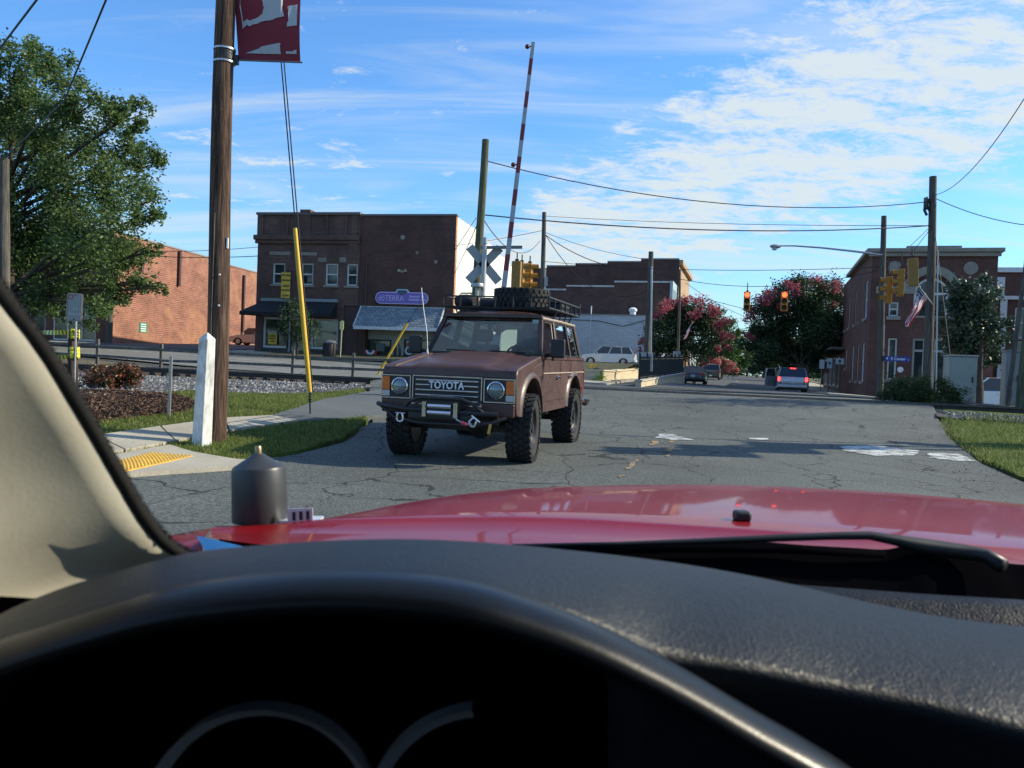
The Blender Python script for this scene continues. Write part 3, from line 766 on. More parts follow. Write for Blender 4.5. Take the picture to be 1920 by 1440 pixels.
x, z = B2.at(755, 509); fd = MB().b2(x - .12, x + .12, -.06, -.003, z - .08, z + .08).build('floodlight', STONE_TRIM, B2.o)
for s_ in (-1, 1): MB().lathe([(.05, 0), (.11, .16), (.1, .17)], 10, Matrix.Translation((x + s_ * .12, -.08, z)) @ Matrix.Rotation(R(70 * s_), 4, 'Y')).build('lamp', mat('lamp_cream', (.45, .40, .30), .6), fd)
for u_, v_, r_ in ((755, 445, .16), (782, 474, .1), (817, 491, .12)): 
    x, z = B2.at(u_, v_); MB().lathe([(r_, 0), (r_ * .7, .012), (.0001, .014)], 9, Matrix.Translation((x, -.002, z)) @ FRONT).build('mortar_patch', STONE_TRIM, B2.o)
MB().tube([(.5, -.05, HB), (.5, -.05, T2 - 3.2), (.5, .02, T2 - 3.0)], .05, 6).build('downpipe', mat('pipe_brown', (.09, .055, .045), .6), B2.o)
PURP = mat('sign_purple', (.20, .13, .47), .45, var=.08); LILAC = mat('sign_lilac', (.62, .58, .82), .5, var=.06)
x0, x1, z0, z1 = B2.rect(706, 549, 804, 570)
zc = (z0 + z1) / 2; L_s = x1 - x0; h_s = L_s * .215
ps = empty('purple_sign', B2.m @ Vector(((x0 + x1) / 2, -.12, zc)), RZ1, 'purple pill-shaped wall sign lettered doTERRA above a shingled canopy', 'sign')
def pill(L, h, n=10):
    r_ = h / 2
    return [(L / 2 - r_ + r_ * math.sin(math.pi * i / n), r_ * -math.cos(math.pi * i / n)) for i in range(n + 1)] + [(-L / 2 + r_ - r_ * math.sin(math.pi * i / n), r_ * math.cos(math.pi * i / n)) for i in range(n + 1)]
MB().prism(pill(L_s, h_s), .12, Matrix.Translation((0, .06, 0)) @ FRONT).build('rim', LILAC, ps)
MB().prism(pill(L_s - .1, h_s - .1), .012, Matrix.Translation((0, -.062, 0)) @ FRONT).build('panel', PURP, ps)
text_obj('d\u014dTERRA', .5, LILAC, ps, Matrix.Translation((-L_s * .2, -.08, -.03)) @ FRONT, .004, bold=-.004, sx=.86)
for zz, n_, x_ in ((.1, 11, .55), (-.1, 12, .5)):
    for i in range(n_):
        if i != 7: MB().b2(x_ + i * .098, x_ + i * .098 + .06, -.082, -.075, zz - .05, zz + .05 + (.03 if i % 3 == 0 else 0)).build('small_letter', LILAC, ps)
MB().prism([(-.46, .0), (-.3, .17), (.32, .17), (.48, 0.02), (.0, -.34)], .13, Matrix.Translation((.02, .07, h_s / 2 + .02)) @ FRONT).build('gem_border', mat('gem_pale', (.42, .62, .72), .4), ps)
MB().prism([(-.34, .0), (-.24, .1), (.26, .1), (.36, 0.0), (.0, -.26)], .012, Matrix.Translation((.02, -.064, h_s / 2 + .02)) @ FRONT).build('gem', mat('gem_dark', (.015, .04, .085), .2), ps)
# bunting on the shop front
RED = mat('flag_red', (.46, .035, .045), .7, var=.1); WHT = mat('flag_white', (.72, .74, .76), .7, var=.06); NAVY = mat('flag_navy', (.03, .04, .13), .7, var=.1)
x, z = B2.at(694, 660, -.05); bu = empty('bunting', B2.m @ Vector((x, -.03, z + .12)), RZ1, 'red white and blue half-round bunting on the shop front bulkhead', 'bunting')
for k, (r0, r1, m_) in enumerate(((.0, .17, NAVY), (.17, .3, WHT), (.3, .48, RED))):
    pts = [(r1 * math.cos(a), r1 * math.sin(a)) for a in [math.pi + math.pi * i / 12 for i in range(13)]] + [(r0 * math.cos(a), r0 * math.sin(a)) for a in [2 * math.pi - math.pi * i / 12 for i in range(13)]]
    if r0 == 0: pts = pts[:13]
    MB().prism(pts, .02 + .006 * k, FRONT).build('stripe', m_, bu)
x, z = B2.at(766, 658, .3); wr = empty('door_wreath', B2.m @ Vector((x, .36, z)), RZ1, 'small round white wreath with red bow hung in the shop door glass', 'wreath')
MB().tube([(.22 * math.cos(a), 0, .22 * math.sin(a)) for a in [2 * math.pi * i / 16 for i in range(16)]], .07, 6, closed=True).build('ring', WHT, wr, smooth=180)
MB().ball((-.03, -.05, .42), (.12, .05, .09), 5).build('bow', RED, wr, smooth=180)
x, z = B2.at(713, 654, .4); 
MB().b2(-.28, .28, -.02, .02, -.26, .26).build('frame_sign', mat('dim_sign', (.13, .16, .16), .6), B2.o, loc=(x, .4, z + .1))

# ---- red brick building
A3 = P(207, 650, 60); A3.z = 1.2
RZ3 = R(-7.5)
B3 = Bld('red_brick_building', A3, RZ3, 'long red brick building with a sunlit side wall stepping down at the roof')
far_y = 34; H3 = B3.atx(262, 448)[1] - 0
TF_SIDE = lambda y, o_, z: (-o_, y, z)
b = MB(); steps = [(0, 14.5, 8.62), (14.5, 24, 8.42), (24, far_y, 8.3)]
for y0, y1, hz in steps:
    b.b2(-.4, 0, y0, y1, HB, hz)
b.build('side_wall', BR_RED, B3.o, uv=True)
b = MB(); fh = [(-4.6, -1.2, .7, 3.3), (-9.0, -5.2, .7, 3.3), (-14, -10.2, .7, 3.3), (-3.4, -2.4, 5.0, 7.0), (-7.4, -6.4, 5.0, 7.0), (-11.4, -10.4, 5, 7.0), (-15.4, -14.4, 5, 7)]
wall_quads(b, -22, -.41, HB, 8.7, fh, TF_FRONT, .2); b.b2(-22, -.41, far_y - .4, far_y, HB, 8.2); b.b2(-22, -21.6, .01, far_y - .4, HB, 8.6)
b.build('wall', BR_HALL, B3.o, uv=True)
for h in fh: window(B3.o, *h, TF_FRONT, fw=.09, depth=.15, rows=2 if h[2] > 4 else 1, cols=1 if h[2] > 4 else 3)
MB().b2(-21.6, -.4, .4, far_y - .4, 7.4, 7.6).build('roof', ROOF, B3.o)
for y0, y1, hz in steps: MB().b2(-.45, .06, y0 + .01, y1 + .05, hz + .003, hz + .13).build('coping', mat('coping_grey', (.24, .22, .21), .8), B3.o)
DRK = mat('drain_pipe', (.07, .035, .03), .7)
for u, v0, v1 in ((263.5, 478, 512), (335, 471, 536), (456, 516, 628)):
    y, z1 = B3.atx(u, v0); _, z0 = B3.atx(u, v1)
    MB().b2(.003, .22, y - .14, y + .14, z0, z1).build('drain_pipe', DRK, B3.o)
y, z = B3.atx(268, 614); sgn = MB().b2(.004, .04, y - .5, y + .5, z - .38, z + .38)
sgn.build('wall_notice', mat('notice_green', (.02, .24, .14), .6), B3.o)
for k in range(4): MB().b2(.042, .05, y - .34, y + .34, z - .31 + k * .17, z - .23 + k * .17).build('notice_line', WHT, B3.o)

# ---- stepped dark building with a tan street front, brown neighbour, low white-walled building
A4 = P(1265, 700, 92); A4.z = .6
RZS = R(-16)
B4 = Bld('stepped_brick_building', A4, RZS, 'tall dark brick building with a stepped parapet and sunlit tan street front')
z_ = lambda v, u=1100, y=0: B4.at(u, v, y)[1]
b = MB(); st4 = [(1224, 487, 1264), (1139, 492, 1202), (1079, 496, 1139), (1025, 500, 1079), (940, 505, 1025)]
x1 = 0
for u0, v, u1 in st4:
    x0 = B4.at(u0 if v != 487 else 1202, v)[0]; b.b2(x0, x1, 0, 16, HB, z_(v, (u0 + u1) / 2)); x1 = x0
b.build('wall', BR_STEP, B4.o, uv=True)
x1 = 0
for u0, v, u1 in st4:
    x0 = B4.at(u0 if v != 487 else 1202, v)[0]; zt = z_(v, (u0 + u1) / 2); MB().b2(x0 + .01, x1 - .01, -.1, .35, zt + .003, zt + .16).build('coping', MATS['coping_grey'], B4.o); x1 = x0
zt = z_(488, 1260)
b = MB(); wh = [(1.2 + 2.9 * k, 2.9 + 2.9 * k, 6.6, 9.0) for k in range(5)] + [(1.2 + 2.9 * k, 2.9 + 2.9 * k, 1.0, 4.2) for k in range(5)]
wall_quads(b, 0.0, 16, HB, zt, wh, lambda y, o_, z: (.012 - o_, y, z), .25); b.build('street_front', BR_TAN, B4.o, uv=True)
for h in wh: window(B4.o, *h, lambda y, o_, z: (.012 - o_, y, z), fw=.1, depth=.2)
MB().b2(.014, .4, -.02, 16.1, zt - .5, zt + .05).build('cornice', BR_TAN, B4.o, uv=True)
A5 = P(1250, 700, 87); A5.z = .7
B5 = Bld('brown_brick_building', A5, RZS, 'brown brick building with white coping steps in front of the taller stepped one')
b = MB(); st5 = [(1152, 530, 1250), (1062, 538, 1152), (960, 544, 1062)]
x1 = 0
for i, (u0, v, u1) in enumerate(st5):
    x0 = B5.at(u0, v)[0]; b.b2(x0, x1, 0, 4.6, HB, B5.at((u0 + u1) / 2, v)[1]); x1 = x0
b.build('wall', BR_STEP, B5.o, uv=True)
x1 = 0
for u0, v, u1 in st5:
    x0 = B5.at(u0, v)[0]; zt = B5.at((u0 + u1) / 2, v)[1]; MB().b2(x0 + .01, x1 - .01, -.1, .3, zt + .003, zt + .18).build('coping', mat('coping_white', (.50, .50, .47), .8, var=.4, scale=2), B5.o); x1 = x0
zt = B5.at(1240, 527)[1]
b = MB().b2(.004, .3, -.3, 4.5, HB, zt).build('street_front', mat('blue_front', (.33, .42, .46), .7), B5.o)
for k in range(3): MB().b2(.302, .33, .3 + k * 1.4, 1.2 + k * 1.4, zt - 3.2, zt - .8).build('window', WGLASS, B5.o)
A6 = P(1238, 692, 83); A6.z = .8
B6 = Bld('low_white_building', A6, RZS, 'low building with a blank white painted brick side wall behind the parked white car')
x0 = B6.at(1010, 592)[0]; zt = B6.at(1150, 591)[1]
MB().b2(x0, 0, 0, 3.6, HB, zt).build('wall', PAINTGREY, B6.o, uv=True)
MB().b2(x0, .1, -.08, .3, zt + .003, zt + .1).build('coping', MATS['coping_grey'], B6.o)
x, z = B6.at(1185, 588); MB().lathe([(.3, 0), (.3, .5), (.42, .6), (.42, .8), (.2, .95)], 10, Matrix.Translation((x, .6, zt - .1))).build('roof_vent', WHT, B6.o, smooth=40)
x, z = B6.at(1108, 600); MB().tube([(x, -.06, HB), (x, -.06, zt + .9)], .06, 6).build('vent_pipe', WTRIM, B6.o)
x, z = B6.at(1168, 612); MB().tube([(x - 6.5, -.05, z + .6), (x - 2.5, -.08, z + .5), (x, -.1, z), (x + 2, -.08, z + .6), (x + 3.5, -.05, z + 1)], .03, 5).build('cable', BLK, B6.o)
# white porch beyond
A7 = P(1284, 700, 103); A7.z = .9
B7 = Bld('white_porch', A7, RZS, 'white columned porch half hidden behind the pink flowering tree')
for k in range(5): MB().lathe([(.28, 0), (.28, .2), (.2, .3), (.17, 3.4), (.26, 3.5), (.26, 3.7)], 10, Matrix.Translation((.6, -2 + k * 1.5, -.2))).build('column', WTRIM, B7.o, smooth=40)
MB().b2(-.2, 1.2, -2.6, 5, 3.5, 4.1).build('porch_roof', WTRIM, B7.o)
b = MB(); b.b2(-9, -.25, -1.5, 12, HB, 5.2).build('wall', BR_TAN, B7.o, uv=True)
for k in range(3): MB().b2(-.245, -.2, -.6 + k * 2.2, .5 + k * 2.2, .8, 2.8).build('window', WGLASS, B7.o)

# ---- brick hall on the right corner
A8 = P(1623, 745, 47); A8.z = .1
B8 = Bld('brick_hall', A8, R(-17), 'two-storey red brick hall with arched front window and tall side windows on the corner')
T8 = B8.at(1640, 474)[1]; W8 = B8.at(1868, 560)[0]
TF8 = lambda y, o_, z: (o_, 12.5 - y, z)              # left side wall, seen from the street
ySide = 12.5
fh = [B8.rect(1667, 566, 1684, 593), B8.rect(1712, 634, 1772, 720), B8.rect(1666, 634, 1679, 712), B8.rect(1835, 566, 1850, 593)]
fh[1] = (fh[1][0], fh[1][1], HB, fh[1][3])
ar = B8.rect(1715, 521, 1777, 592); acx = (ar[0] + ar[1]) / 2; arr = (ar[1] - ar[0]) / 2; aspr = ar[3] - arr
b = MB(); wall_quads(b, 0, W8, HB, T8, fh + [(ar[0], ar[1], ar[2], ar[3])], TF_FRONT, .22)
n_ = 16                                              # brick filling of the arch corners
for sgn_ in (-1, 1):
    for i in range(n_ // 2):
        a0, a1 = math.pi / 2 * i / (n_ / 2), math.pi / 2 * (i + 1) / (n_ / 2)
        p0 = (acx + sgn_ * arr * math.cos(a0), aspr + arr * math.sin(a0)); p1 = (acx + sgn_ * arr * math.cos(a1), aspr + arr * math.sin(a1))
        ex_ = acx + sgn_ * arr
        b.add([(p0[0], 0, p0[1]), (p1[0], 0, p1[1]), (p1[0], 0, ar[3]), (ex_, 0, ar[3]), (ex_, 0, p0[1])], [(0, 1, 2, 3, 4) if sgn_ < 0 else (4, 3, 2, 1, 0)])
sh = []
for u0, u1, v0, v1 in ((1579, 1583, 554, 609), (1584, 1587.5, 548, 607), (1590, 1595, 545, 606), (1601.5, 1606.5, 537, 602), (1612, 1616, 530, 600), (1620, 1628.5, 524, 595), (1585.5, 1589, 636, 666), (1595.5, 1602, 636, 709), (1605, 1611, 634, 713), (1613.5, 1622, 632, 714)):
    y0, za = B8.atx(u1, v0); y1, zb = B8.atx(u0, v1)
    sh.append((ySide - y1, ySide - y0, zb, za))
# even out heads and sills of the side windows
sh = [(a, c, 4.75, 6.95) if e > 3.5 else ((a, c, 1.05 if c - a > .35 and e < 1.6 else 1.9, 3.3)) for a, c, e, f in sh]
wall_quads(b, 0, ySide, HB, T8, sh, TF8, .2)
b.b2(.3, W8, ySide - .3, ySide, HB, T8); b.b2(W8 - .3, W8, .01, ySide - .3, HB, T8)
b.build('wall', BR_HALL, B8.o, uv=True)
MB().b2(.3, W8 - .3, .3, ySide - .3, T8 - .9, T8 - .7).build('roof', ROOF, B8.o)
for h in (fh[0], fh[2], fh[3]): window(B8.o, *h, TF_FRONT, fw=.08, depth=.16, sill=.2)
window(B8.o, *fh[1], TF_FRONT, fw=.12, depth=.18, rows=1, cols=3, sill=0, name='entrance', trim=mat('dull_trim', (.32, .33, .31), .6))
zz = fh[1][3] - .75; MB().b2(fh[1][0] + .1, fh[1][1] - .1, .06, .14, zz, zz + .12).build('transom', MATS['dull_trim'], B8.o)
for h in sh: window(B8.o, *h, TF8, fw=.075, depth=.12, sill=.16)
# arched window: glass, frame, stone surround
aw = MB(); pts = [(acx + (arr - .02) * math.cos(a), aspr + (arr - .02) * math.sin(a)) for a in [math.pi * i / 20 for i in range(21)]] + [(ar[0] + .02, ar[2]), (ar[1] - .02, ar[2])]
aw = MB().prism(pts, .02, Matrix.Translation((0, .2, 0)) @ FRONT).build('arched_window', WGLASS, B8.o)
b = MB()
for r0, r1, y0 in ((arr - .12, arr, .08),):
    for i in range(20):
        a0, a1 = math.pi * i / 20, math.pi * (i + 1) / 20
        q = [(acx + r_ * math.cos(a), y, aspr + r_ * math.sin(a)) for a in (a0, a1) for r_ in (r0, r1) for y in (y0, .17)]
        b.add(q, [(0, 2, 6, 4), (0, 4, 5, 1), (2, 3, 7, 6)])
b.b2(ar[0], ar[0] + .12, .08, .17, ar[2], aspr); b.b2(ar[1] - .12, ar[1], .08, .17, ar[2], aspr)
b.b2(ar[0] + .12, ar[1] - .12, .09, .17, aspr - .06, aspr + .06); b.b2(acx - .05, acx + .05, .1, .17, ar[2], aspr - .06); b.build('window_frame', WTRIM, aw)
b = MB()
for i in range(20):
    a0, a1 = math.pi * i / 20, math.pi * (i + 1) / 20
    q = [(acx + r_ * math.cos(a), y, aspr + .05 + r_ * math.sin(a)) for a in (a0, a1) for r_ in (arr + .18, arr + .62) for y in (-.09, -.004)]
    b.add(q, [(0, 2, 6, 4), (0, 4, 5, 1), (2, 3, 7, 6), (0, 1, 3, 2), (4, 6, 7, 5)])
b.build('arch_surround', STONE_TRIM, B8.o)
for u, v in ((1678, 502), (1820, 503)):
    x, z = B8.at(u, v); MB().lathe([(.36, 0), (.36, .06), (.3, .08)], 20, Matrix.Translation((x, -.002, z)) @ FRONT).build('stone_disc', STONE_TRIM, B8.o)
for q in ((1643, 537, 1716, 551), (1790, 537, 1866, 551), (1706, 592, 1785, 597)):
    x0, x1, z0, z1 = B8.rect(*q); MB().b2(x0, x1, -.07, -.004, z0, z1).build('stone_band', STONE_TRIM, B8.o)
b = MB().b2(-.3, W8 + .25, -.35, .3, T8 + .003, T8 + .22).b2(-.32, .3, .31, ySide, T8 + .003, T8 + .22).b2(-.18, W8 + .12, -.2, -.004, T8 - .22, T8 - .003)
b.build('cornice', STONE_TRIM, B8.o, bevel=.03)
x0, x1, z0, z1 = B8.rect(1700, 462, 1802, 470); MB().b2(x0, x1, -.2, .25, T8 + .225, z1).build('parapet', STONE_TRIM, B8.o)
x, z = B8.at(1688, 693); MB().lathe([(.16, 0), (.16, .04)], 14, Matrix.Translation((x, -.003, z)) @ FRONT).build('round_plaque', WHT, B8.o)
vs_ = B8.m @ Vector((-.45, 2.2, 4.0))
# hanging street banner sign on the hall's side
bn = empty('vertical_sign', P(1653, 640, 40), R(-20), 'tall narrow pale blue sign with dark letters beside a street name plate', 'sign')
MB().b2(-.12, .12, -.02, .02, -.75, .78).build('panel', mat('pale_blue', (.30, .42, .50), .6), bn); MB().b2(-.12, .12, -.022, .022, -1.08, -.755).build('foot_panel', mat('royal_blue', (.02, .05, .28), .5), bn)
for k in range(6): MB().b2(-.05, .05, -.026, -.021, -.6 + k * .23, -.47 + k * .23).build('letter', mat('ink_teal', (.06, .11, .14), .6), bn)
# wing behind the hall and a red-brown shop further down on the right
A9 = P(1866, 745, 52); A9.z = .1
B9 = Bld('brick_wing', A9, R(-17), 'brick building with white pilasters behind the hall and the evergreen tree')
T9 = B9.at(1890, 511)[1]; b = MB(); wh = [B9.rect(1904, 577, 1925, 634), B9.rect(1906, 640, 1940, 705), (6, 7.3, 4.2, 6.3), (9, 10.3, 4.2, 6.3)]
wall_quads(b, -1, 16, HB, T9, wh, TF_FRONT, .2); b.b2(-1, 16, 9, 9.3, HB, T9); b.build('wall', BR_HALL, B9.o, uv=True)
for h in wh: window(B9.o, *h, TF_FRONT)
MB().b2(-1, 16, .3, 9, T9 - .5, T9 - .3).build('roof', ROOF, B9.o); MB().b2(-1, 16.1, -.2, .2, T9 + .003, T9 + .3).build('cornice', WTRIM, B9.o)
for q in ((1868, 520, 1882, 555), (1875, 562, 1886, 600)):
    x0, x1, z0, z1 = B9.rect(*q); MB().b2(x0, x1, -.16, -.004, z0 - (5 if q[1] > 560 else 0), z1).build('pilaster', WTRIM, B9.o)
x0, x1, z0, z1 = B9.rect(1866, 555, 1990, 563); MB().b2(x0, x1, -.2, -.004, z0, z1).build('string_course', WTRIM, B9.o)
AA = B8.m @ Vector((0.6, ySide + .3, 0)); 
BA = Bld('shop_row', AA, R(-16), 'shaded brick shop row beyond the hall under the dark pink tree')
b = MB(); sh = [(.8 + 4.2 * k, 3.8 + 4.2 * k, .5, 3.0) for k in range(6)]
TFA = lambda y, o_, z: (o_, 26 - y, z)
wall_quads(b, 0, 26, HB, 6.2, sh, TFA, .2); b.b2(.3, 14, 25.7, 26, HB, 6.2); b.b2(.02, 14, 0.0, .3, HB, 6.2); b.build('wall', BR_HALL, BA.o, uv=True)
MB().b2(.3, 14, .3, 25.7, 5.6, 5.8).build('roof', ROOF, BA.o)
for h in sh: window(BA.o, *h, TFA, rows=1, cols=2, fw=.1, glass=SHOPGLASS, name='shop_window')
MB().b2(-1.6, 0.0, 1, 25, 3.3, 3.45).build('awning', mat('olive_awning', (.10, .12, .09), .8), BA.o)
# ================================================================== poles, wires, signals, fences, signs
def wood(name, c, c2):
    t = NT(name); v = t.mapping(t.coord('Object'), (14, 14, .7))
    n = t.noise(v, 2.2, 8, .65, .5); n2 = t.noise(t.mapping(t.coord('Object'), (2, 2, .35)), 1.1, 4, .6)
    col = t.mix(t.ramp(n, (.40, 0.0), (.56, 1.0)), c, c2); col = t.mix(1.0, col, t.ramp(n2, (.3, .7), (.7, 1.2)), 'MULTIPLY')
    t.set(color=col, rough=.9, spec=.2); t.bump(n, 1.0, .03); MATS[name] = t.m; return t.m
WOOD_BR = wood('pole_wood_brown', (.15, .095, .066), (.05, .033, .026)); WOOD_GR = wood('pole_wood_grey', (.16, .145, .12), (.085, .078, .068))
WOOD_GN = wood('pole_wood_green', (.15, .16, .085), (.08, .085, .055)); WOOD_RAIL = wood('fence_wood', (.20, .185, .16), (.10, .093, .082))
STEEL = mat('galvanised', (.46, .48, .50), .4, .85, var=.15); IRON = mat('black_iron', (.02, .021, .023), .5, .2); DKSTEEL = mat('dull_steel', (.16, .18, .185), .5, .5)
WIREM = mat('wire_black', (.02, .02, .022), .6); PLAST = mat('grey_plastic', (.3, .33, .35), .5)
def pole(name, base, top, r0, r1, m, label, group=None, cat='utility pole', n=14):
    base, top = Vector(base), Vector(top)
    o = empty(name, base, 0, label, cat, group)
    d = top - base; k = 9; pts = []
    for i in range(k + 1):
        f = i / k; pts.append(d * f + Vector((math.sin(f * 7 + r0 * 90) * .012, math.cos(f * 5) * .012, 0)) + (Vector((0, 0, -.6)) if i == 0 else Vector()))
    MB().tube(pts, [r0 + (r1 - r0) * i / k for i in range(k + 1)], n).build('shaft', m, o, smooth=50)
    return o
def ptop(base, u, v):               # the point over a base's depth that shows at a pixel
    d = (Vector(base) - CAM).dot(FWD); return P(u, v, d)
# near brown pole with torn banner
g0 = G(402, 829, .03); t0 = P(428, -160, 11.15)
np_ = pole('utility_pole', g0, t0, .145, .125, WOOD_BR, 'brown weathered wooden pole behind the white concrete post, carrying a torn banner')
def onp(v):                         # point on the near pole's axis at image row v, relative to its base
    a = pix(g0)[1]; b_ = pix(t0)[1]; f = (v - a) / (b_ - a); return (t0 - g0) * f
for v in (95, 119):
    c = onp(v); MB().lathe([(.142, -.014), (.148, -.012), (.148, .012), (.142, .014)], 18, Matrix.Translation(c)).build('clamp_band', STEEL, np_, smooth=40)
MB().lathe([(.139, -.055), (.1405, -.055), (.1405, .055), (.139, .055)], 18, Matrix.Translation(onp(107))).build('bracket_wrap', IRON, np_, smooth=40)
c = onp(113); arm_l = (P(563, 117, 11.2) - g0) - c
MB().tube([c + Vector((.12, 0, 0)), c + Vector((.2, 0, 0)), c + arm_l + Vector((.03, 0, 0))], .012, 8).build('banner_arm', DKSTEEL, np_)
MB().box(c + Vector((.16, 0, 0)), (.06, .06, .12)).build('arm_clamp', IRON, np_)
for v in (518, 575): 
    q = onp(v) + Vector((.06, -.135, 0)); MB().lathe([(.014, 0), (.012, .02)], 8, Matrix.Translation(q) @ FRONT).build('reflector_nail', WHT, np_)
q = onp(458); MB().box(q + Vector((.13, -.07, 0)), (.02, .03, .14)).build('tag_plate', WHT, np_)
MB().tube([onp(405) + Vector((-.02, -.15, 0)), onp(600) + Vector((-.03, -.155, 0)), onp(815) + Vector((-.03, -.16, 0))], .008, 5).build('ground_wire', WOOD_GR, np_)
# banner: red cloth with the ragged remains of a pale print
bl0 = P(447, 110, 11.2); br0 = P(563, 116, 11.2); tl0 = P(437, -150, 11.2); tr0 = P(562, -140, 11.2)
ban = empty('torn_banner', (bl0 + br0) / 2, 0, 'torn dark red street banner with peeled pale patches hanging on the brown pole', 'banner')
MAROON = mat('banner_red', (.20, .016, .03), .75, var=.12, scale=3); PALEP = mat('banner_print', (.42, .44, .45), .7, var=.08)
oc = (bl0 + br0) / 2
def bpnt(s_, t_, y=0):               # s across, t up (0..1); slight belly
    p = (bl0 * (1 - s_) + br0 * s_) * (1 - t_) + (tl0 * (1 - s_) + tr0 * s_) * t_
    return p - oc + Vector((-.02 * math.sin(t_ * 6) * (1 - s_), .03 * math.sin(t_ * 9 + s_ * 3) + y, 0))
b = MB(); nx_, nz_ = 10, 24
for yy in (0, .004): b.loft([[bpnt(i / nx_, j / nz_, yy) for i in range(nx_ + 1)] for j in range(nz_ + 1)], flip=bool(yy))
b.build('cloth', MAROON, ban, smooth=180)
b = MB().tube([bpnt(0, .0, -.002), bpnt(1, .0, -.002)], .016, 8).build('hem', MAROON, ban, smooth=60)
def patch(pts, name='print_remnant'):
    """pixel outline of a patch of print on the cloth"""
    out_ = []
    k = len(pts)
    for i in range(k):
        a, c = pts[i], pts[(i + 1) % k]
        L = math.hypot(c[0] - a[0], c[1] - a[1]); n = max(2, int(L / 5))
        for j in range(n):
            f = j / n; amp = 1.5 if abs(a[1] - c[1]) > 0 and a[2] else .2
            out_.append((a[0] + (c[0] - a[0]) * f + random.uniform(-amp, amp), a[1] + (c[1] - a[1]) * f + random.uniform(-amp, amp)))
    vs = []
    for u, v in out_:
        p = P(u, v, 11.2) - oc; s_ = (u - 447) / 115; t_ = (113 - v) / 262
        vs.append(p + Vector((0, .03 * math.sin(t_ * 9 + s_ * 3) - .012, 0)))
    bm = bmesh.new(); f = bm.faces.new([bm.verts.new(p) for p in vs]); bmesh.ops.triangulate(bm, faces=[f])
    bm.verts.index_update(); b = MB(); b.add([v.co.copy() for v in bm.verts], [[v.index for v in f.verts] for f in bm.faces]); bm.free()
    return b.build(name, PALEP, ban)
patch([(450, -150, 0), (530, -150, 0), (531, 10, 1), (533, 33, 1), (505, 40, 1), (470, 48, 1), (463, 46, 1), (455, 54, 1), (451, 8, 1)])
patch([(541, 12, 1), (558, 8, 0), (558, 50, 0), (541, 52, 1)])
patch([(460, 99, 0), (490, 88, 1), (526, 81, 1), (527, 101, 0)])
patch([(536, 101, 0), (537, 97, 1), (557, 95, 1), (557, 102, 0)])
# guy wire with yellow guard
gb = G(582, 794, .03); gt = P(524, 118, 13.2); gm = P(581, 737, 14.3)
gb = P(584, 795, 14.3); gb.z = min(gb.z, H(gb.x, gb.y) + .04)
guy = empty('guy_wire', gb, 0, 'anchored guy wire with a long yellow plastic guard rising beside the brown pole', 'guy wire', 'guy wires')
gy = P(553, 428, 14.3); YG = mat('guard_yellow', (.62, .38, .015), .45, var=.12, scale=3)
o_ = gb
MB().tube([P(581, 735, 14.3) - o_, P(573, 650, 14.3) - o_, P(563, 540, 14.3) - o_, gy - o_], [.036, .042, .042, .036], 10).build('guard', YG, guy, smooth=50)
for dx in (0, .05): MB().tube([P(580, 735, 14.3) - o_ + Vector((dx, .05, 0)), gy - o_ + Vector((dx, .05, 0)), P(540, 280, 14.3) - o_ + Vector((dx, .05, 0)), P(521, 60, 14.3) - o_ + Vector((dx, .05, 0)), P(514, -120, 14.3) - o_ + Vector((dx, .05, 0))], .011, 6).build('strand', WIREM, guy)
MB().tube([Vector((0, 0, -.3)), P(581, 752, 14.3) - o_], .014, 6).build('anchor_rod', IRON, guy)
for v in (738, 743, 748, 752): MB().ball(P(581 + random.uniform(-1, 1), v, 14.28) - o_, (.034, .034, .024), 5).build('clamp', IRON, guy, smooth=180)
gb2 = P(705, 697, 39); gt2 = P(764, 606, 39)
g2 = empty('guy_wire', gb2, 0, 'slanting yellow guy wire guard in front of the shingled shop canopy', 'guy wire', 'guy wires')
MB().tube([Vector((0, 0, -.3)), gt2 - gb2], .055, 8).build('guard', YG, g2, smooth=50)
MB().tube([gt2 - gb2, P(893, 408, 39) - gb2], .015, 5).build('strand', WIREM, g2)
# white concrete post with pyramid top
pb = G(377, 837, .03)
cp_ = mat('lime_wash', (.62, .64, .62), .85, var=.3, scale=16, bump=.6, bscale=40, stain=(.17, .16, .14), stretch=(1, 1, .45))
hh = (pix(pb)[1] - 622) / FPX * pix(pb)[2]
b = MB(); r0, r1 = .092, .074
vs = [(sx * r0, sy * r0, -.3) for sx, sy in ((-1, -1), (1, -1), (1, 1), (-1, 1))] + [(sx * r1 + .05, sy * r1, hh - .09) for sx, sy in ((-1, -1), (1, -1), (1, 1), (-1, 1))] + [(.05, 0, hh)]
b.add(vs, [(0, 1, 5, 4), (1, 2, 6, 5), (2, 3, 7, 6), (3, 0, 4, 7), (4, 5, 8), (5, 6, 8), (6, 7, 8), (7, 4, 8)])
tag(b.build('marker_post', cp_, loc=pb, rz=R(-24), bevel=.012), 'chipped white concrete post with a pyramid top in front of the brown pole', 'post')
# metal stake
sb = G(316, 784, .03); stt = P(321, 668, pix(sb)[2])
stk = empty('metal_stake', sb, 0, 'thin bare metal stake standing at the edge of the mulch bed', 'stake')
MB().bar((0, 0, -.2), stt - sb, .045, .02).build('channel', STEEL, stk); MB().bar(Vector((0, -.02, 0)), stt - sb + Vector((0, -.02, 0)), .014, .012).build('rib', DKSTEEL, stk)
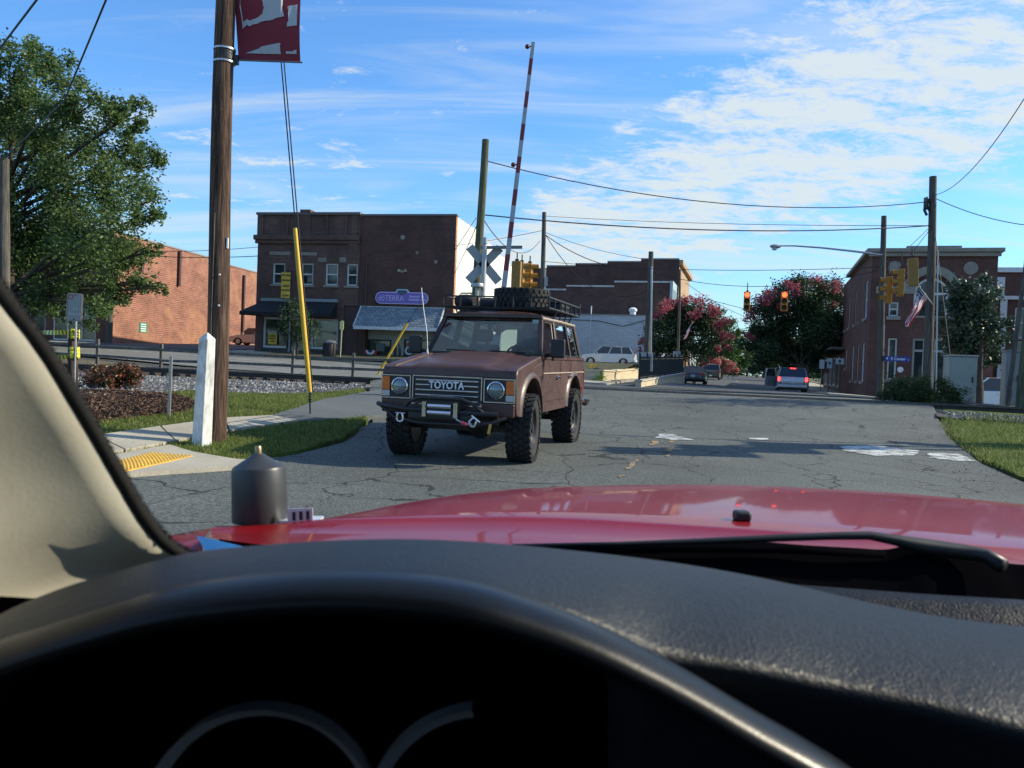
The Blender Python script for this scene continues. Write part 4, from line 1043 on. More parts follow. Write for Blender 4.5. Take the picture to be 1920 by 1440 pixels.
# sign on a wooden post, caution tape
sp_ = G(137, 738, .06); dS = pix(sp_)[2]
sgp = empty('sign_post', sp_, 0, 'brown wooden post with a thin metal pole holding a faded rounded sign', 'sign')
MB().bar((0, 0, -.3), P(137, 632, dS) - sp_, .11, .11).build('wooden_post', WOOD_BR, sgp)
MB().tube([P(139.5, 738, dS - .1) - sp_, P(144, 556, dS - .1) - sp_], .014, 8).build('metal_pole', STEEL, sgp)
c = P(140, 576, dS - .14) - sp_
w_, h_ = 30 / FPX * dS, 52 / FPX * dS
def rrect(w, h, r_, n=5):
    q = []
    for cx, cy, a0 in ((w / 2 - r_, h / 2 - r_, 0), (-w / 2 + r_, h / 2 - r_, 90), (-w / 2 + r_, -h / 2 + r_, 180), (w / 2 - r_, -h / 2 + r_, 270)):
        for i in range(n + 1): q.append((cx + r_ * math.cos(R(a0 + 90 * i / n)), cy + r_ * math.sin(R(a0 + 90 * i / n))))
    return q
SM = Matrix.Translation(c) @ Matrix.Rotation(R(2.2), 4, 'Y') @ FRONT
MB().prism(rrect(w_, h_, .04), .004, SM).build('plate', mat('sign_aluminium', (.30, .30, .30), .5, .3), sgp)
b = MB(); b.tube([SM @ Vector((x, y, .006)) for x, y in rrect(w_ - .03, h_ - .03, .03)], .004, 4, closed=True).build('border', mat('sign_rust', (.28, .17, .15), .6), sgp)
MB().lathe([(.028, 0), (.045, 0), (.045, .004), (.028, .004)], 16, SM @ Matrix.Translation((-w_ * .27, h_ * .36, .005)), closed=True).build('red_symbol', mat('faded_red', (.34, .10, .10), .6), sgp)
for (x, y, ww, hh_) in ((.0, -.03, .032, .045), (.045, -.03, .032, .045), (-.075, -.115, .03, .05), (-.035, -.115, .03, .05), (.005, -.115, .03, .05), (.05, -.115, .03, .05), (.09, -.115, .02, .05)):
    MB().box(SM @ Vector((x, y, .006)), (ww, .004, hh_)).build('letter', mat('faded_print', (.40, .42, .42), .6), sgp)
for y in (h_ * .43, -h_ * .43): MB().lathe([(.011, 0), (.009, .008)], 8, SM @ Matrix.Translation((0, y, .004))).build('bolt', IRON, sgp)
TAPE = NT('caution_tape'); w__ = TAPE.coord('Object'); wv = TAPE.n('ShaderNodeTexWave'); wv.inputs['Scale'].default_value = 3.2; wv.inputs['Distortion'].default_value = 3; TAPE.l(w__, wv.inputs['Vector'])
TAPE.set(color=TAPE.ramp(wv.outputs[0], (.62, (.72, .62, .02)), (.72, (.03, .03, .03))), rough=.4); TAPE = TAPE.m
def tape(pts, w, label):
    base = Vector(pts[0]); b = MB(); rows = []
    for i, p in enumerate(pts):
        tw = .5 * math.sin(i * 1.3); rows.append([Vector(p) - base + Vector((0, math.sin(tw) * w / 2, math.cos(tw) * w / 2)), Vector(p) - base - Vector((0, math.sin(tw) * w / 2, math.cos(tw) * w / 2))])
    b.loft(rows); b.loft([[q + Vector((0, .003, 0)) for q in r_] for r_ in rows], flip=True)
    return tag(b.build('caution_tape', TAPE, loc=base, smooth=180), label, 'tape', 'caution tape on the sign post')
def ln(a, c, n, sag=0.0): return [Vector(a).lerp(Vector(c), i / n) - Vector((0, 0, sag * 4 * (i / n) * (1 - i / n))) for i in range(n + 1)]
tape(ln(P(-90, 610, dS + 3), P(140, 623, dS - .12), 14, .05), .08, 'upper strand of yellow caution tape tied to the wooden sign post')
tape(ln(P(-90, 672, dS + 3), P(141, 668, dS - .12), 14, .03), .08, 'lower strand of yellow caution tape tied to the wooden sign post')
b = MB()
for v in (622, 628, 632, 655, 662, 668):
    c = P(139, v, dS) - sp_; MB().lathe([(.09, -.035), (.095, 0), (.088, .04)], 8, Matrix.Translation(c) @ Matrix.Rotation(R(random.uniform(-12, 12)), 4, 'X')).build('tape_wrap', TAPE, sgp, smooth=180)
# split-rail fence beyond the tracks
fence = empty('rail_fence', P(301, 690, 38), 0, 'weathered grey split-rail fence running along the far side of the tracks', 'fence')
fo = Vector(fence.location)
fp = [(-170, 650, 39.4), (-50, 660, 39), (75, 671, 38.6), (182, 680, 38.3), (301, 690, 38), (423, 695, 37.5), (548, 702, 37), (661, 707, 36.5), (785, 713, 36), (905, 719, 35.5)]
prev = None
for i, (u, v, d) in enumerate(fp):
    w_ = P(u, v, d); w_.z = H(w_.x, w_.y)
    top = w_ + Vector((.02, 0, 1.08 + random.uniform(-.05, .05)))
    MB().bar(w_ - fo - Vector((0, 0, .5)), top - fo, .14, .12).build('post', WOOD_RAIL, fence, bevel=.015)
    if prev is not None:
        for hz in (.36, .80):
            MB().bar(prev - fo + Vector((0, -.1, hz + random.uniform(-.03, .03))), w_ - fo + Vector((0, -.1, hz + random.uniform(-.03, .03))), .07, .12).build('rail', WOOD_RAIL, fence, bevel=.012)
    prev = w_
# crossing gate: mast, crossbuck seen from behind, raised striped arm, motor box
WR = mat('gate_white', (.40, .42, .45), .6, var=.2); GR_ = mat('gate_red', (.22, .03, .035), .55, var=.2); ALU = mat('gate_aluminium', (.36, .38, .39), .45, .6)
def make_gate(name, base, rz, label, lean, L=7.2, group='railway crossing gates'):
    o = empty(name, base, rz, label, 'crossing gate', group)
    MB().lathe([(.2, -.5), (.2, .12), (.085, .16), (.065, .4), (.065, 4.15), (.08, 4.16), (.08, 4.3), (.0001, 4.34)], 14).build('mast', ALU, o, smooth=40)
    MB().b2(-.35, .35, -.3, .3, -.5, .1).build('foundation', CONC, o)
    for s_ in (-1, 1):
        MB().box((0, .1, 3.62), (1.22, .03, .23), m=Matrix.Rotation(R(48 * s_), 3, 'Y')).build('crossbuck_blade', mat('crossbuck_back', (.34, .36, .37), .7), o)
    MB().bar((-.1, 0, 4.05), (1.0, .0, 4.1), .06, .08).build('bracket_arm', DKSTEEL, o)
    MB().bar((-.5, -.02, 2.1), (.5, -.02, 2.1), .05, .06).build('lamp_bar', ALU, o)
    for s_ in (-1, 1):
        lm = MB().lathe([(.3, 0), (.3, .02), (.11, .05), (.11, .16), (.06, .2)], 16, Matrix.Translation((.45 * s_, -.05, 2.1)) @ FRONT).build('lamp_disc', IRON, o, smooth=30)
        MB().lathe([(.1, 0), (.09, .02), (.0001, .035)], 12, Matrix.Translation((.45 * s_, -.04, 2.1)) @ Matrix.Rotation(R(-90), 4, 'X')).build('lens', mat('lamp_red', (.25, .01, .015), .2), lm, smooth=60)
    MB().box((.25, .0, 1.45), (.5, .4, .62)).build('motor_box', ALU, o, bevel=.03)
    MB().tube([(-.45, -.1, 2.2), (-.2, -.1, 2.2), (-.15, -.1, 2.7), (-.15, -.1, 3.0)], .05, 8).build('bell_stand', ALU, o)
    MB().lathe([(.0001, .08), (.16, .06), (.18, 0), (.17, -.04)], 14, Matrix.Translation((-.15, -.12, 3.02))).build('bell', ALU, o, smooth=50)
    MB().tube([(.32, -.02, 2.05), (1.25, -.2, 2.05)], [.17, .14], 12).build('counterweight', ALU, o, smooth=40)
    a0 = Vector((.42, -.28, 1.3)); dr_ = Vector((math.sin(lean), 0, math.cos(lean)))
    n = int(L / .42); am = None
    for i in range(n):
        f0, f1 = i / n, (i + 1) / n
        s_ = MB().bar(a0 + dr_ * (L * f0), a0 + dr_ * (L * f1), .145 - .055 * f0, .04, up=(0, 1, 0)).build('arm_band', (WR, GR_)[i % 2], o)
    for f in (.62, 1.0):
        p = a0 + dr_ * (L * f - .1); MB().ball(p + Vector((-.14, 0, -.02)), .065, 5).tube([p, p + Vector((-.14, 0, -.02))], .02, 5).build('arm_light', mat('lamp_maroon', (.12, .012, .015), .3), o, smooth=50)
    return o
gb_ = P(905, 560, 22); gz = H(gb_.x, gb_.y)
tip = P(988, 92, 22); bot = P(930, 575, 22)
aL = (tip - bot).length; lean = math.atan2(tip.x - bot.x, tip.z - bot.z)
gate = make_gate('crossing_gate', (gb_.x, gb_.y, gz), 0, 'railway crossing gate with crossbuck and raised striped arm behind the brown off-roader', lean, L=tip.z - gz - 1.3 + .05)
added_gate = make_gate('crossing_gate', (11.9, 15.6, H(11.9, 15.6)), R(180 - 16), 'unseen railway crossing gate with twin lamps, added on the right verge for its shadow', R(3))  # gate out of frame, added so its shadow falls on the road
ms_ = empty('added_signal_mast', (17.0, 15.9, H(17, 15.9)), 0, 'unseen steel signal mast with a long arm, added on the right to shadow the road', 'signal mast')  # mast out of frame, added to throw signal shadows on the road
MB().lathe([(.22, -.4), (.22, .1), (.13, .14), (.09, 6.4), (.0001, 6.45)], 14).build('shaft', ALU, ms_, smooth=40)
MB().tube([(0, 0, 5.9), (-2.5, -.2, 6.05), (-3.9, -1.2, 6.08), (-5.4, -2.3, 6.1)], [.08, .065, .06, .05], 10).build('arm', ALU, ms_, smooth=60)
for x_, y_ in ((-5.2, -2.15), (-3.9, -1.2), (-2.5, -.2)):
    MB().b2(x_ - .19, x_ + .19, y_ - .14, y_ + .14, 4.75, 5.85).build('signal_head', mat('signal_housing', (.40, .18, .015), .5), ms_, bevel=.03)
    MB().b2(x_ - .212, x_ - .195, y_ - .45, y_ + .45, 4.55, 6.0).build('back_plate', IRON, ms_)  # turned to face the sun so each throws a broad shadow
# utility poles further off
def upole(u0, v0, d, u1, v1, r_, m, label, name='utility_pole'):
    w_ = P(u0, v0, d); w_.z = H(w_.x, w_.y)
    return pole(name, w_, P(u1, v1, d), r_ * 1.15, r_ * .85, m, label, 'utility poles around the crossing')
p905 = upole(884, 700, 27, 910, 262, .135, WOOD_GN, 'greenish wooden utility pole beside the crossing gate and its crossbuck')
p1020 = upole(1015, 705, 45, 1020, 398, .13, WOOD_GR, 'bare utility pole hung with looped cables before the stepped building')
p1218 = upole(1211, 702, 43, 1221, 472, .15, WOOD_GR, 'short utility pole with meter boxes at the end of the iron fence')
p1275 = upole(1271, 703, 58, 1275, 505, .09, WOOD_GR, 'thin pole rising through the pink tree beside the iron fence')
p1655 = upole(1650, 735, 36, 1657, 405, .13, WOOD_GR, 'utility pole with a street lamp arm and blue street name plate')
p1748 = upole(1739, 748, 32, 1750, 331, .155, WOOD_GR, 'thick utility pole carrying the flag next to the metal cabinet')
p5 = upole(6, 700, 15.5, 9, 298, .10, WOOD_GR, 'grey sawn-off pole against the oak foliage')
p210 = upole(203, 660, 58, 213, 455, .2, WOOD_GR, 'pale pole at the front corner of the red brick building')
p1905 = upole(1888, 770, 27.5, 1926, 470, .07, WOOD_GR, 'slim pale leaning pole beside a dark thick pole at the tracks')
p1918 = upole(1916, 775, 26.2, 1934, 520, .16, WOOD_GN, 'thick dark pole close behind the slim leaning pole at the tracks')
def rel(o, p): return Vector(p) - Vector(o.location)
MB().tube([rel(p1748, P(1755, 735, 31.8)), rel(p1748, P(1759, 470, 31.8))], .03, 6).build('conduit', STEEL, p1748)
MB().b2(-.02, .02, -.2, .05, 0, .5).build('insulator', IRON, p1748, loc=rel(p1748, P(1733, 395, 32)))
for du, v in ((-14, 394), (-9, 385)): MB().tube([rel(p1748, P(1750 + du, v - 12, 31.9)), rel(p1748, P(1749 + du - 2, v, 31.9)), rel(p1748, P(1752 + du, v + 10, 31.9))], .05, 6).build('surge_arrester', IRON, p1748, smooth=60)
for i, (u, v, w_, h_) in enumerate(((1207, 672, .3, .45), (1215, 676, .45, .8), (1216, 690, .4, .35))):
    MB().box(rel(p1218, P(u, v, 42.75)), (w_, .18, h_)).build('meter_box', PLAST, p1218, bevel=.02)
MB().tube([rel(p1218, P(1220, 690, 42.8)), rel(p1218, P(1222, 500, 42.8))], .05, 6).build('conduit', STEEL, p1218)
MB().box(rel(p1275, P(1269, 668, 57.8)), (.45, .3, .7)).build('meter_box', PLAST, p1275)
MB().box(rel(p1020, P(1024, 528, 44.8)), (.16, .2, .5)).build('junction_box', PLAST, p1020)
MB().tube([rel(p1020, P(1021, 560, 44.8)), rel(p1020, P(1023, 505, 44.8))], .03, 6).build('conduit', STEEL, p1020)
# street lamp arm on pole 1655
la = [P(1655, 478, 35.9), P(1600, 471, 36.4), P(1540, 464.5, 37), P(1490, 461, 37.4), P(1462, 461, 37.7)]
MB().tube([rel(p1655, q) for q in la], [.05, .045, .04, .035, .03], 8).build('lamp_arm', STEEL, p1655, smooth=60)
hd = rel(p1655, P(1454, 462, 37.8))
lh = MB().ball(hd, (.27, .15, .1), 6).build('lamp_head', mat('lamp_grey', (.35, .38, .39), .5), p1655, smooth=180)
MB().ball(hd + Vector((-.04, 0, -.1)), (.13, .1, .09), 6).build('lamp_lens', mat('lens_pale', (.55, .6, .6), .15), lh, smooth=180)
# street name plate
c = P(1683, 673, 35.6); npn = empty('street_name_sign', c, R(-12), 'blue street name plate reading E Center fixed to a utility pole', 'sign')
BLUE = mat('plate_blue', (.012, .045, .30), .4, var=.06)
MB().prism(rrect(1.02, .22, .03), .012, FRONT).build('plate', BLUE, npn)
text_obj('E Center', .17, WHT, npn, Matrix.Translation((.02, -.016, 0)) @ FRONT, .001, bold=.004, sx=.95); text_obj('St', .09, WHT, npn, Matrix.Translation((.43, -.016, -.03)) @ FRONT, .001)
MB().lathe([(.045, 0), (.04, .004)], 8, Matrix.Translation((-.42, -.014, .01)) @ FRONT).build('emblem', WHT, npn)
MB().bar((-.44, .05, 0), (-.62, .12, 0), .03, .2).build('bracket', IRON, npn)
# signals
SY = mat('signal_yellow', (.42, .19, .015), .5, var=.12, scale=3); SBACK = mat('signal_back', (.30, .155, .03), .6, var=.1); SBLK = mat('signal_black', (.012, .013, .014), .6)
def lens_m(n, c, s): 
    if n in MATS: return MATS[n]
    return emit_mat(n, c, s)
L_RED = lens_m('signal_lit_red', (1, .055, .02), 5); L_GRN = lens_m('signal_lit_green', (.05, 1, .4), 5); L_OFF = mat('signal_unlit', (.05, .045, .02), .3)
def make_signal(loc, rz, lit, label, group, back=False, h=1.07, hang=.35, tilt=0):
    o = empty('traffic_signal', loc, rz, label, 'traffic light', group); o.rotation_euler = (0, tilt, rz)
    s_ = h / 3; w_ = s_ * .98
    body = MB().b2(-w_ / 2, w_ / 2, -.04, .16, -h / 2, h / 2).build('housing', SBACK if back else SY, o, bevel=.025)
    MB().tube([(0, .05, h / 2), (0, .05, h / 2 + hang)], .025, 6).build('hanger', SBLK, o)
    MB().box((0, .05, h / 2 + .04), (.12, .12, .08)).build('hanger_cap', SBLK, o)
    MB().b2(-w_ / 2 + .015, w_ / 2 - .015, -.048, -.041, -h / 2 + .015, h / 2 - .015).build('door_plate', SY, o)
    for k in range(3):
        z = h / 2 - s_ * (k + .5)
        m_ = Matrix.Translation((0, -.05, z)) @ FRONT
        MB().lathe([(.0001, .03), (.09, .018), (.135, 0)], 14, m_).build('lens', (L_RED if lit == 'r' and k == 0 else L_GRN if lit == 'g' and k == 2 else L_OFF), o, smooth=60)
        b = MB(); n = 12; vr = .15
        ring = lambda y, r_: [(r_ * math.cos(a), y, z + r_ * math.sin(a)) for a in [R(-15) + R(210) * i / n for i in range(n + 1)]]
        b.loft([ring(-.05, vr), ring(-.05 - .24, vr * .96)]); b.loft([ring(-.05, vr - .012), ring(-.05 - .24, vr * .96 - .012)], flip=True)
        b.build('visor', SY if not back else SBLK, o, smooth=60)
    return o
make_signal(P(1400.5, 565, 46), R(-16), 'r', 'traffic light showing red against open sky between the two pink trees', 'lit red signals over the street', hang=.5)
make_signal(P(1470.5, 565, 45), R(-16), 'r', 'traffic light showing red in front of the dusky pink tree', 'lit red signals over the street', hang=.5)
make_signal(P(1663, 544, 33), R(-100), '', 'yellow traffic light seen edge-on in front of the lamp pole', 'signals at the right corner', hang=.6)
make_signal(P(1686, 530, 32.5), R(-104), '', 'yellow traffic light seen edge-on between the lamp pole and a back-turned light', 'signals at the right corner', hang=.6)
make_signal(P(1711, 511, 31), R(168), '', 'back-turned traffic light beside the thick flag pole', 'signals at the right corner', back=True, hang=.4, h=1.05, tilt=R(4))
make_signal(P(969, 517, 31), R(165), '', 'back-turned tan traffic light above the roof rack tyre', 'signals at the left corner', back=True, hang=.3)
make_signal(P(980, 518, 32), R(75), '', 'traffic light with amber visors turned sideways nearest the back-turned one', 'signals at the left corner', hang=.3)
make_signal(P(995, 519, 33), R(75), '', 'traffic light with amber visors turned sideways beside the bare looped-cable pole', 'signals at the left corner', hang=.3)
make_signal(P(1391, 638, 118), R(-16), 'g', 'small far traffic light showing green over the end of the street', 'far signals')
# wires: each a sagging line between two points
def wire(a, c, sag, r_, label, group='overhead wires', n=18):
    a, c = Vector(a), Vector(c)
    return tag(MB().tube([q - a for q in ln(a, c, n, sag)], r_, 5).build('overhead_wire', WIREM, loc=a), label, 'wire', group)
T = lambda o, u, v: P(u, v, (Vector(o.location) - CAM).dot(FWD))
wire(T(p905, 905, 300), T(p1748, 1745, 378), .75, .018, 'long sagging wire from the greenish pole top to the flag pole')
wire(T(p905, 898, 402), T(p1748, 1745, 423), .35, .022, 'thick straight cable from the greenish pole to the flag pole')
wire(T(p1020, 1020, 405), T(p1748, 1745, 423), .15, .012, 'thin wire over the thick cable between looped-cable pole and flag pole')
wire(T(p1020, 1018, 490), P(1665, 500, 36), .3, .014, 'span wire low over the street between looped-cable pole and lamp pole')
wire(T(p1218, 1221, 510), P(1655, 505, 36), .75, .014, 'span wire holding the two red signals over the street')
wire(T(p1020, 1020, 435), T(p1218, 1220, 487), .2, .012, 'upper service cable from the looped-cable pole to the short pole')
wire(T(p1020, 1022, 440), T(p1218, 1219, 505), .55, .022, 'thick drooping service cable from looped-cable pole to the short pole')
wire(T(p1020, 1024, 442), T(p1218, 1217, 545), 1.4, .02, 'deepest drooping service cable before the stepped brick building')
wire(T(p905, 903, 406), T(p1020, 1012, 452), .9, .016, 'slack looping cable between the greenish pole and the looped-cable pole')
wire(P(560, 470, 50), T(p1020, 1018, 432), .5, .014, 'wire passing in front of the white side wall to the looped-cable pole')
wire(P(848, 520, 50), T(p905, 900, 408), .1, .014, 'guy strand from the greenish pole down past the white wall')
wire(T(p1748, 1754, 372), P(2080, 420, 30), .5, .016, 'wire running right from the flag pole out over the wing')
wire(T(p1748, 1752, 366), P(1960, 120, 18), .6, .012, 'wire rising steeply right from the flag pole top')
wire(T(p1748, 1750, 420), P(1700, 468, 31), .0, .012, 'short guy strand dropping left from the flag pole to the back-turned light')
wire(T(p1748, 1748, 425), P(1690, 500, 32), .0, .012, 'short strand beside another, dropping from the flag pole to the signals')
wire(T(p1748, 1752, 425), P(1782, 670, 30.5), .0, .012, 'slim guy strand dropping from the flag pole to the metal cabinet')
wire(P(206, 474, 58), P(484, 480, 54.5), .2, .025, 'lower wire crossing the red brick wall behind the brown pole', 'wires over the red wall')
wire(P(206, 468, 58), P(486, 463, 54.5), .2, .018, 'upper wire grazing the red wall roof behind the brown pole', 'wires over the red wall')
wire(P(207, -20, 9), P(120, 190, 12), -.0, .012, 'near black service wire slanting down into the oak crown', 'wires by the oak')
wire(P(120, 190, 12), P(5, 300, 15.5), .0, .012, 'lower run of the near service wire reaching the sawn-off pole', 'wires by the oak')
wire(P(84, -20, 8), P(-30, 130, 11), .0, .012, 'short black wire crossing the sky corner over the oak', 'wires by the oak')
wire(P(1285, 530, 92), P(1400, 595, 110), .3, .03, 'far wire running down the street past the tan front', 'wires down the street')
wire(P(1320, 560, 100), P(1600, 640, 100), -.2, .03, 'far cross wire above the green traffic light', 'wires down the street')
wire(P(1340, 634, 118), P(1460, 632, 118), .3, .06, 'far span wire holding the green traffic light', 'wires down the street')
# flags
def make_flag(o, pole_p, tip_p, w, drop, fold):
    p0, p1 = Vector(pole_p), Vector(tip_p); d = (p1 - p0)
    MB().tube([p0, p1], .016, 6).build('flag_staff', WHT, o); MB().ball(p1, .035, 5).build('finial', mat('brass', (.5, .36, .12), .3, .9), o, smooth=180)
    n, m_ = 22, 26
    def cp(s_, t_):                 # s along hoist (0 tip), t along the fly, hanging down
        a = p1 + (p0 - p1) * (.04 + .62 * s_)
        sway = Vector((-.34 - .1 * s_, 0, -1)).normalized()
        q = a + sway * (drop * t_) + (a - p1) * (-.45 * t_)
        return q + Vector((.05 * math.sin(s_ * 11 + t_ * 3) * t_ * fold, .09 * math.cos(s_ * 13 + t_ * 2) * t_ * fold + .05 * math.sin(t_ * 9), 0))
    b = MB(); rows = [[cp(i / m_, j / n) for i in range(m_ + 1)] for j in range(n + 1)]
    k = len(b.v)
    vs = [p for r_ in rows for p in r_]; b.v += [tuple(v) for v in vs]
    for j in range(n):
        for i in range(m_):
            stripe = int(i / m_ * 13) % 2
            mi = 2 if (j < n * .4 and i < m_ * 7 / 13) else stripe
            b.f.append((j * (m_ + 1) + i, j * (m_ + 1) + i + 1, (j + 1) * (m_ + 1) + i + 1, (j + 1) * (m_ + 1) + i)); b.mi.append(mi)
    b.build('cloth', [RED, WHT, NAVY], o, smooth=180)
    S = MB()
    for a in range(5):
        for c_ in range(4):
            q = cp((a + .6) / 10.2, (c_ + .6) / 11.5); S.box(q + Vector((0, -.02, 0)), (.03, .004, .03))
    if w: S.build('star', WHT, o)['kind'] = 'stuff'
fl = empty('flag', T(p1748, 1745, 572), 0, 'American flag hanging limp on a white staff from the thick utility pole', 'flag', 'flags on poles')
make_flag(fl, Vector((0, -.18, 0)), rel(fl, P(1724, 538, 31.2)), 1, 1.42, 1)
fl2 = empty('flag', P(1287, 622, 57.5), 0, 'American flag on a short staff in front of the pink tree by the iron fence', 'flag', 'flags on poles')
make_flag(fl2, Vector((0, 0, 0)), rel(fl2, P(1299, 604, 57)), 0, 1.1, .8)
# metal cabinets
def cabinet(base, w, d, h, rz, label, m):
    o = empty('control_cabinet', base, rz, label, 'cabinet')
    MB().b2(-w / 2, w / 2, -d / 2, d / 2, -.3, h).build('body', m, o, bevel=.02)
    MB().b2(-w / 2 - .03, w / 2 + .03, -d / 2 - .03, d / 2 + .03, h + .003, h + .06).build('lid', m, o, bevel=.015)
    dd = MB().b2(-w / 2 + .05, w / 2 - .05, -d / 2 - .02, -d / 2 - .003, .1, h - .08).build('door', m, o, bevel=.008)
    MB().b2(w / 2 - .16, w / 2 - .12, -d / 2 - .05, -d / 2 - .022, h * .45, h * .58).build('handle', IRON, dd)
    return o
CAB = mat('cabinet_metal', (.34, .35, .31), .55, .25, var=.15, scale=1.5, stain=(.26, .26, .24))
q = P(1797, 757, 29); q.z = H(q.x, q.y); cabinet(q, .88, .75, 1.62, R(-14), 'tall plain metal signal cabinet between the round bush and the white van', CAB)
q = P(1893, 765, 28.2); q.z = H(q.x, q.y); cabinet(q, .5, .5, 1.85, R(-14), 'narrow grey metal cabinet against the slim leaning pole', mat('cabinet_grey', (.25, .26, .26), .6, .2))
# bin, bus stop sign
q = P(617, 686, 49); q.z = H(q.x, q.y) + .15
bn = empty('litter_bin', q, 0, 'dark round litter bin on the pavement in front of the brick shop', 'bin')
MB().lathe([(.3, 0), (.36, .1), (.38, .85), (.34, .9)], 14).build('drum', SBLK, bn, smooth=40); MB().lathe([(.4, .9), (.42, .96), (.3, 1.08), (.0001, 1.12)], 14).build('lid', DKSTEEL, bn, smooth=40)
for k in range(10): a = 2 * math.pi * k / 10; MB().box((.4 * math.cos(a), .4 * math.sin(a), .5), (.03, .03, .75), rz=a).build('slat', SBLK, bn)
q = P(637, 688, 49.5); q.z = H(q.x, q.y) + .15
bs = empty('bus_stop_sign', q, RZ1, 'thin post with a small pale yellow plate outside the brick shop', 'sign')
MB().tube([(0, 0, 0), (.06, 0, 2.3)], .04, 8).build('post', mat('post_cream', (.42, .44, .33), .6), bs); MB().b2(-.06, .18, -.06, -.03, 1.75, 2.25).build('plate', mat('plate_lime', (.62, .68, .28), .5), bs)
# cream retaining wall with planting lot, iron fence
CREAM = brick_mat('cream_brick', (.60, .50, .33), (.52, .43, .28), (.50, .43, .32), bw=.3, rh=.1, fade=.3)
def wall_line(name, pts, h0, h1, th, m, label, cat='wall', cap=None):
    o = empty(name, (*pts[0][:2], 0), 0, label, cat); w0 = Vector((*pts[0][:2], 0))
    for i in range(len(pts) - 1):
        a, c = Vector(pts[i]) - w0, Vector(pts[i + 1]) - w0
        d = (c - a); L = Vector((d.x, d.y, 0)).length; ang = math.atan2(d.y, d.x)
        za, zb = pts[i][2], pts[i + 1][2]
        b = MB(); b.add([(0, 0, -.5), (L, 0, -.5), (L, th, -.5), (0, th, -.5), (0, 0, za), (L, 0, zb), (L, th, zb), (0, th, za)], [(3, 2, 1, 0), (4, 5, 6, 7), (0, 1, 5, 4), (1, 2, 6, 5), (2, 3, 7, 6), (3, 0, 4, 7)])
        x_ = b.build('wall_section', m, o, uv=True, loc=a * 1 - Vector((0, 0, a.z)), rz=ang)
        if cap:
            b = MB(); b.add([(-.04, -.05, za + .003), (L + .04, -.05, zb + .003), (L + .04, th + .05, zb + .003), (-.04, th + .05, za + .003), (-.04, -.05, za + .09), (L + .04, -.05, zb + .09), (L + .04, th + .05, zb + .09), (-.04, th + .05, za + .09)],
                          [(3, 2, 1, 0), (4, 5, 6, 7), (0, 1, 5, 4), (1, 2, 6, 5), (2, 3, 7, 6), (3, 0, 4, 7)]); b.build('cap_stone', cap, x_)
    return o
w0 = P(1130, 720, 43.5); w1 = P(1150, 718, 44.5); w2 = P(1201, 712, 57)
zt1 = P(1150, 697, 44.5).z; zt2 = P(1201, 692.5, 57).z
wall_line('planter_wall', [(w0.x - 14, w0.y + 4, zt1 - .1), (w0.x, w0.y, zt1), (w1.x, w1.y, zt1), (w2.x, w2.y, zt2)], 0, 0, .3, CREAM, 'low cream brick retaining wall holding the planted bank', cap=mat('cream_cap', (.55, .47, .33), .8))
def lot_h(x, y):
    k = min(1, max(0, (y - 44) / 10)); return .95 + .75 * k
sheet('parking_lot', [(w0.x - 20, 50), (w0.x, 44.2), (w1.x + .2, w1.y + .5), (w2.x - .1, w2.y), (16, 78), (16.5, 84), (-4, 90)], .0, ground_mat('lot_earth', ((.3, (.05, .06, .03)), (.7, (.10, .09, .06)))), 2.0, hfun=lot_h)
sheet('corner_walk', [st(25.6, -5.3), st(25.0, -14), (w0.x - 9, w0.y + 2.2), (w0.x, w0.y - .1), (w1.x + .1, w1.y - .1), (w2.x + .4, w2.y), st(45, -5.4), st(30, -5.3)], .11, CONC, 1.5)
f0 = P(1202, 728, 39.5); f1 = P(1284, 707, 57)
bw_ = wall_line('kerb_wall', [(f0.x, f0.y, H(f0.x, f0.y) + .3), (f1.x, f1.y, H(f1.x, f1.y) + .75)], 0, 0, .28, CREAM, 'long low brick kerb wall carrying the black iron fence', cap=mat('cap_grey', (.40, .38, .33), .8))
ifn = empty('iron_fence', f0, 0, 'black iron picket fence along the street beside the dark parked sedan', 'fence')
L = (f1 - f0); n = int(L.length / .16)
dirn = Vector((L.x, L.y, 0)) / n
pk = MB().b2(-.014, .014, -.014, .014, .05, 1.12).mesh('picket', IRON); 
def fz(i): return (H(f0.x, f0.y) + .38) * (1 - i / n) + (H(f1.x, f1.y) + .8) * (i / n) - f0.z
for i in range(n + 1):
    if i % 14 == 0:
        MB().b2(-.045, .045, -.045, .045, 0, 1.25).ball((0, 0, 1.28), .06, 4).build('post', IRON, ifn, loc=dirn * i + Vector((-.1, .1, fz(i))))
    else:
        o = bpy.data.objects.new('picket', pk); COL.objects.link(o); o.parent = ifn; o.location = dirn * i + Vector((-.1, .1, fz(i)))
for hz in (.12, 1.0): MB().bar(Vector((-.1, .1, fz(0) + hz)), dirn * n + Vector((-.1, .1, fz(n) + hz)), .04, .05).build('rail', IRON, ifn)
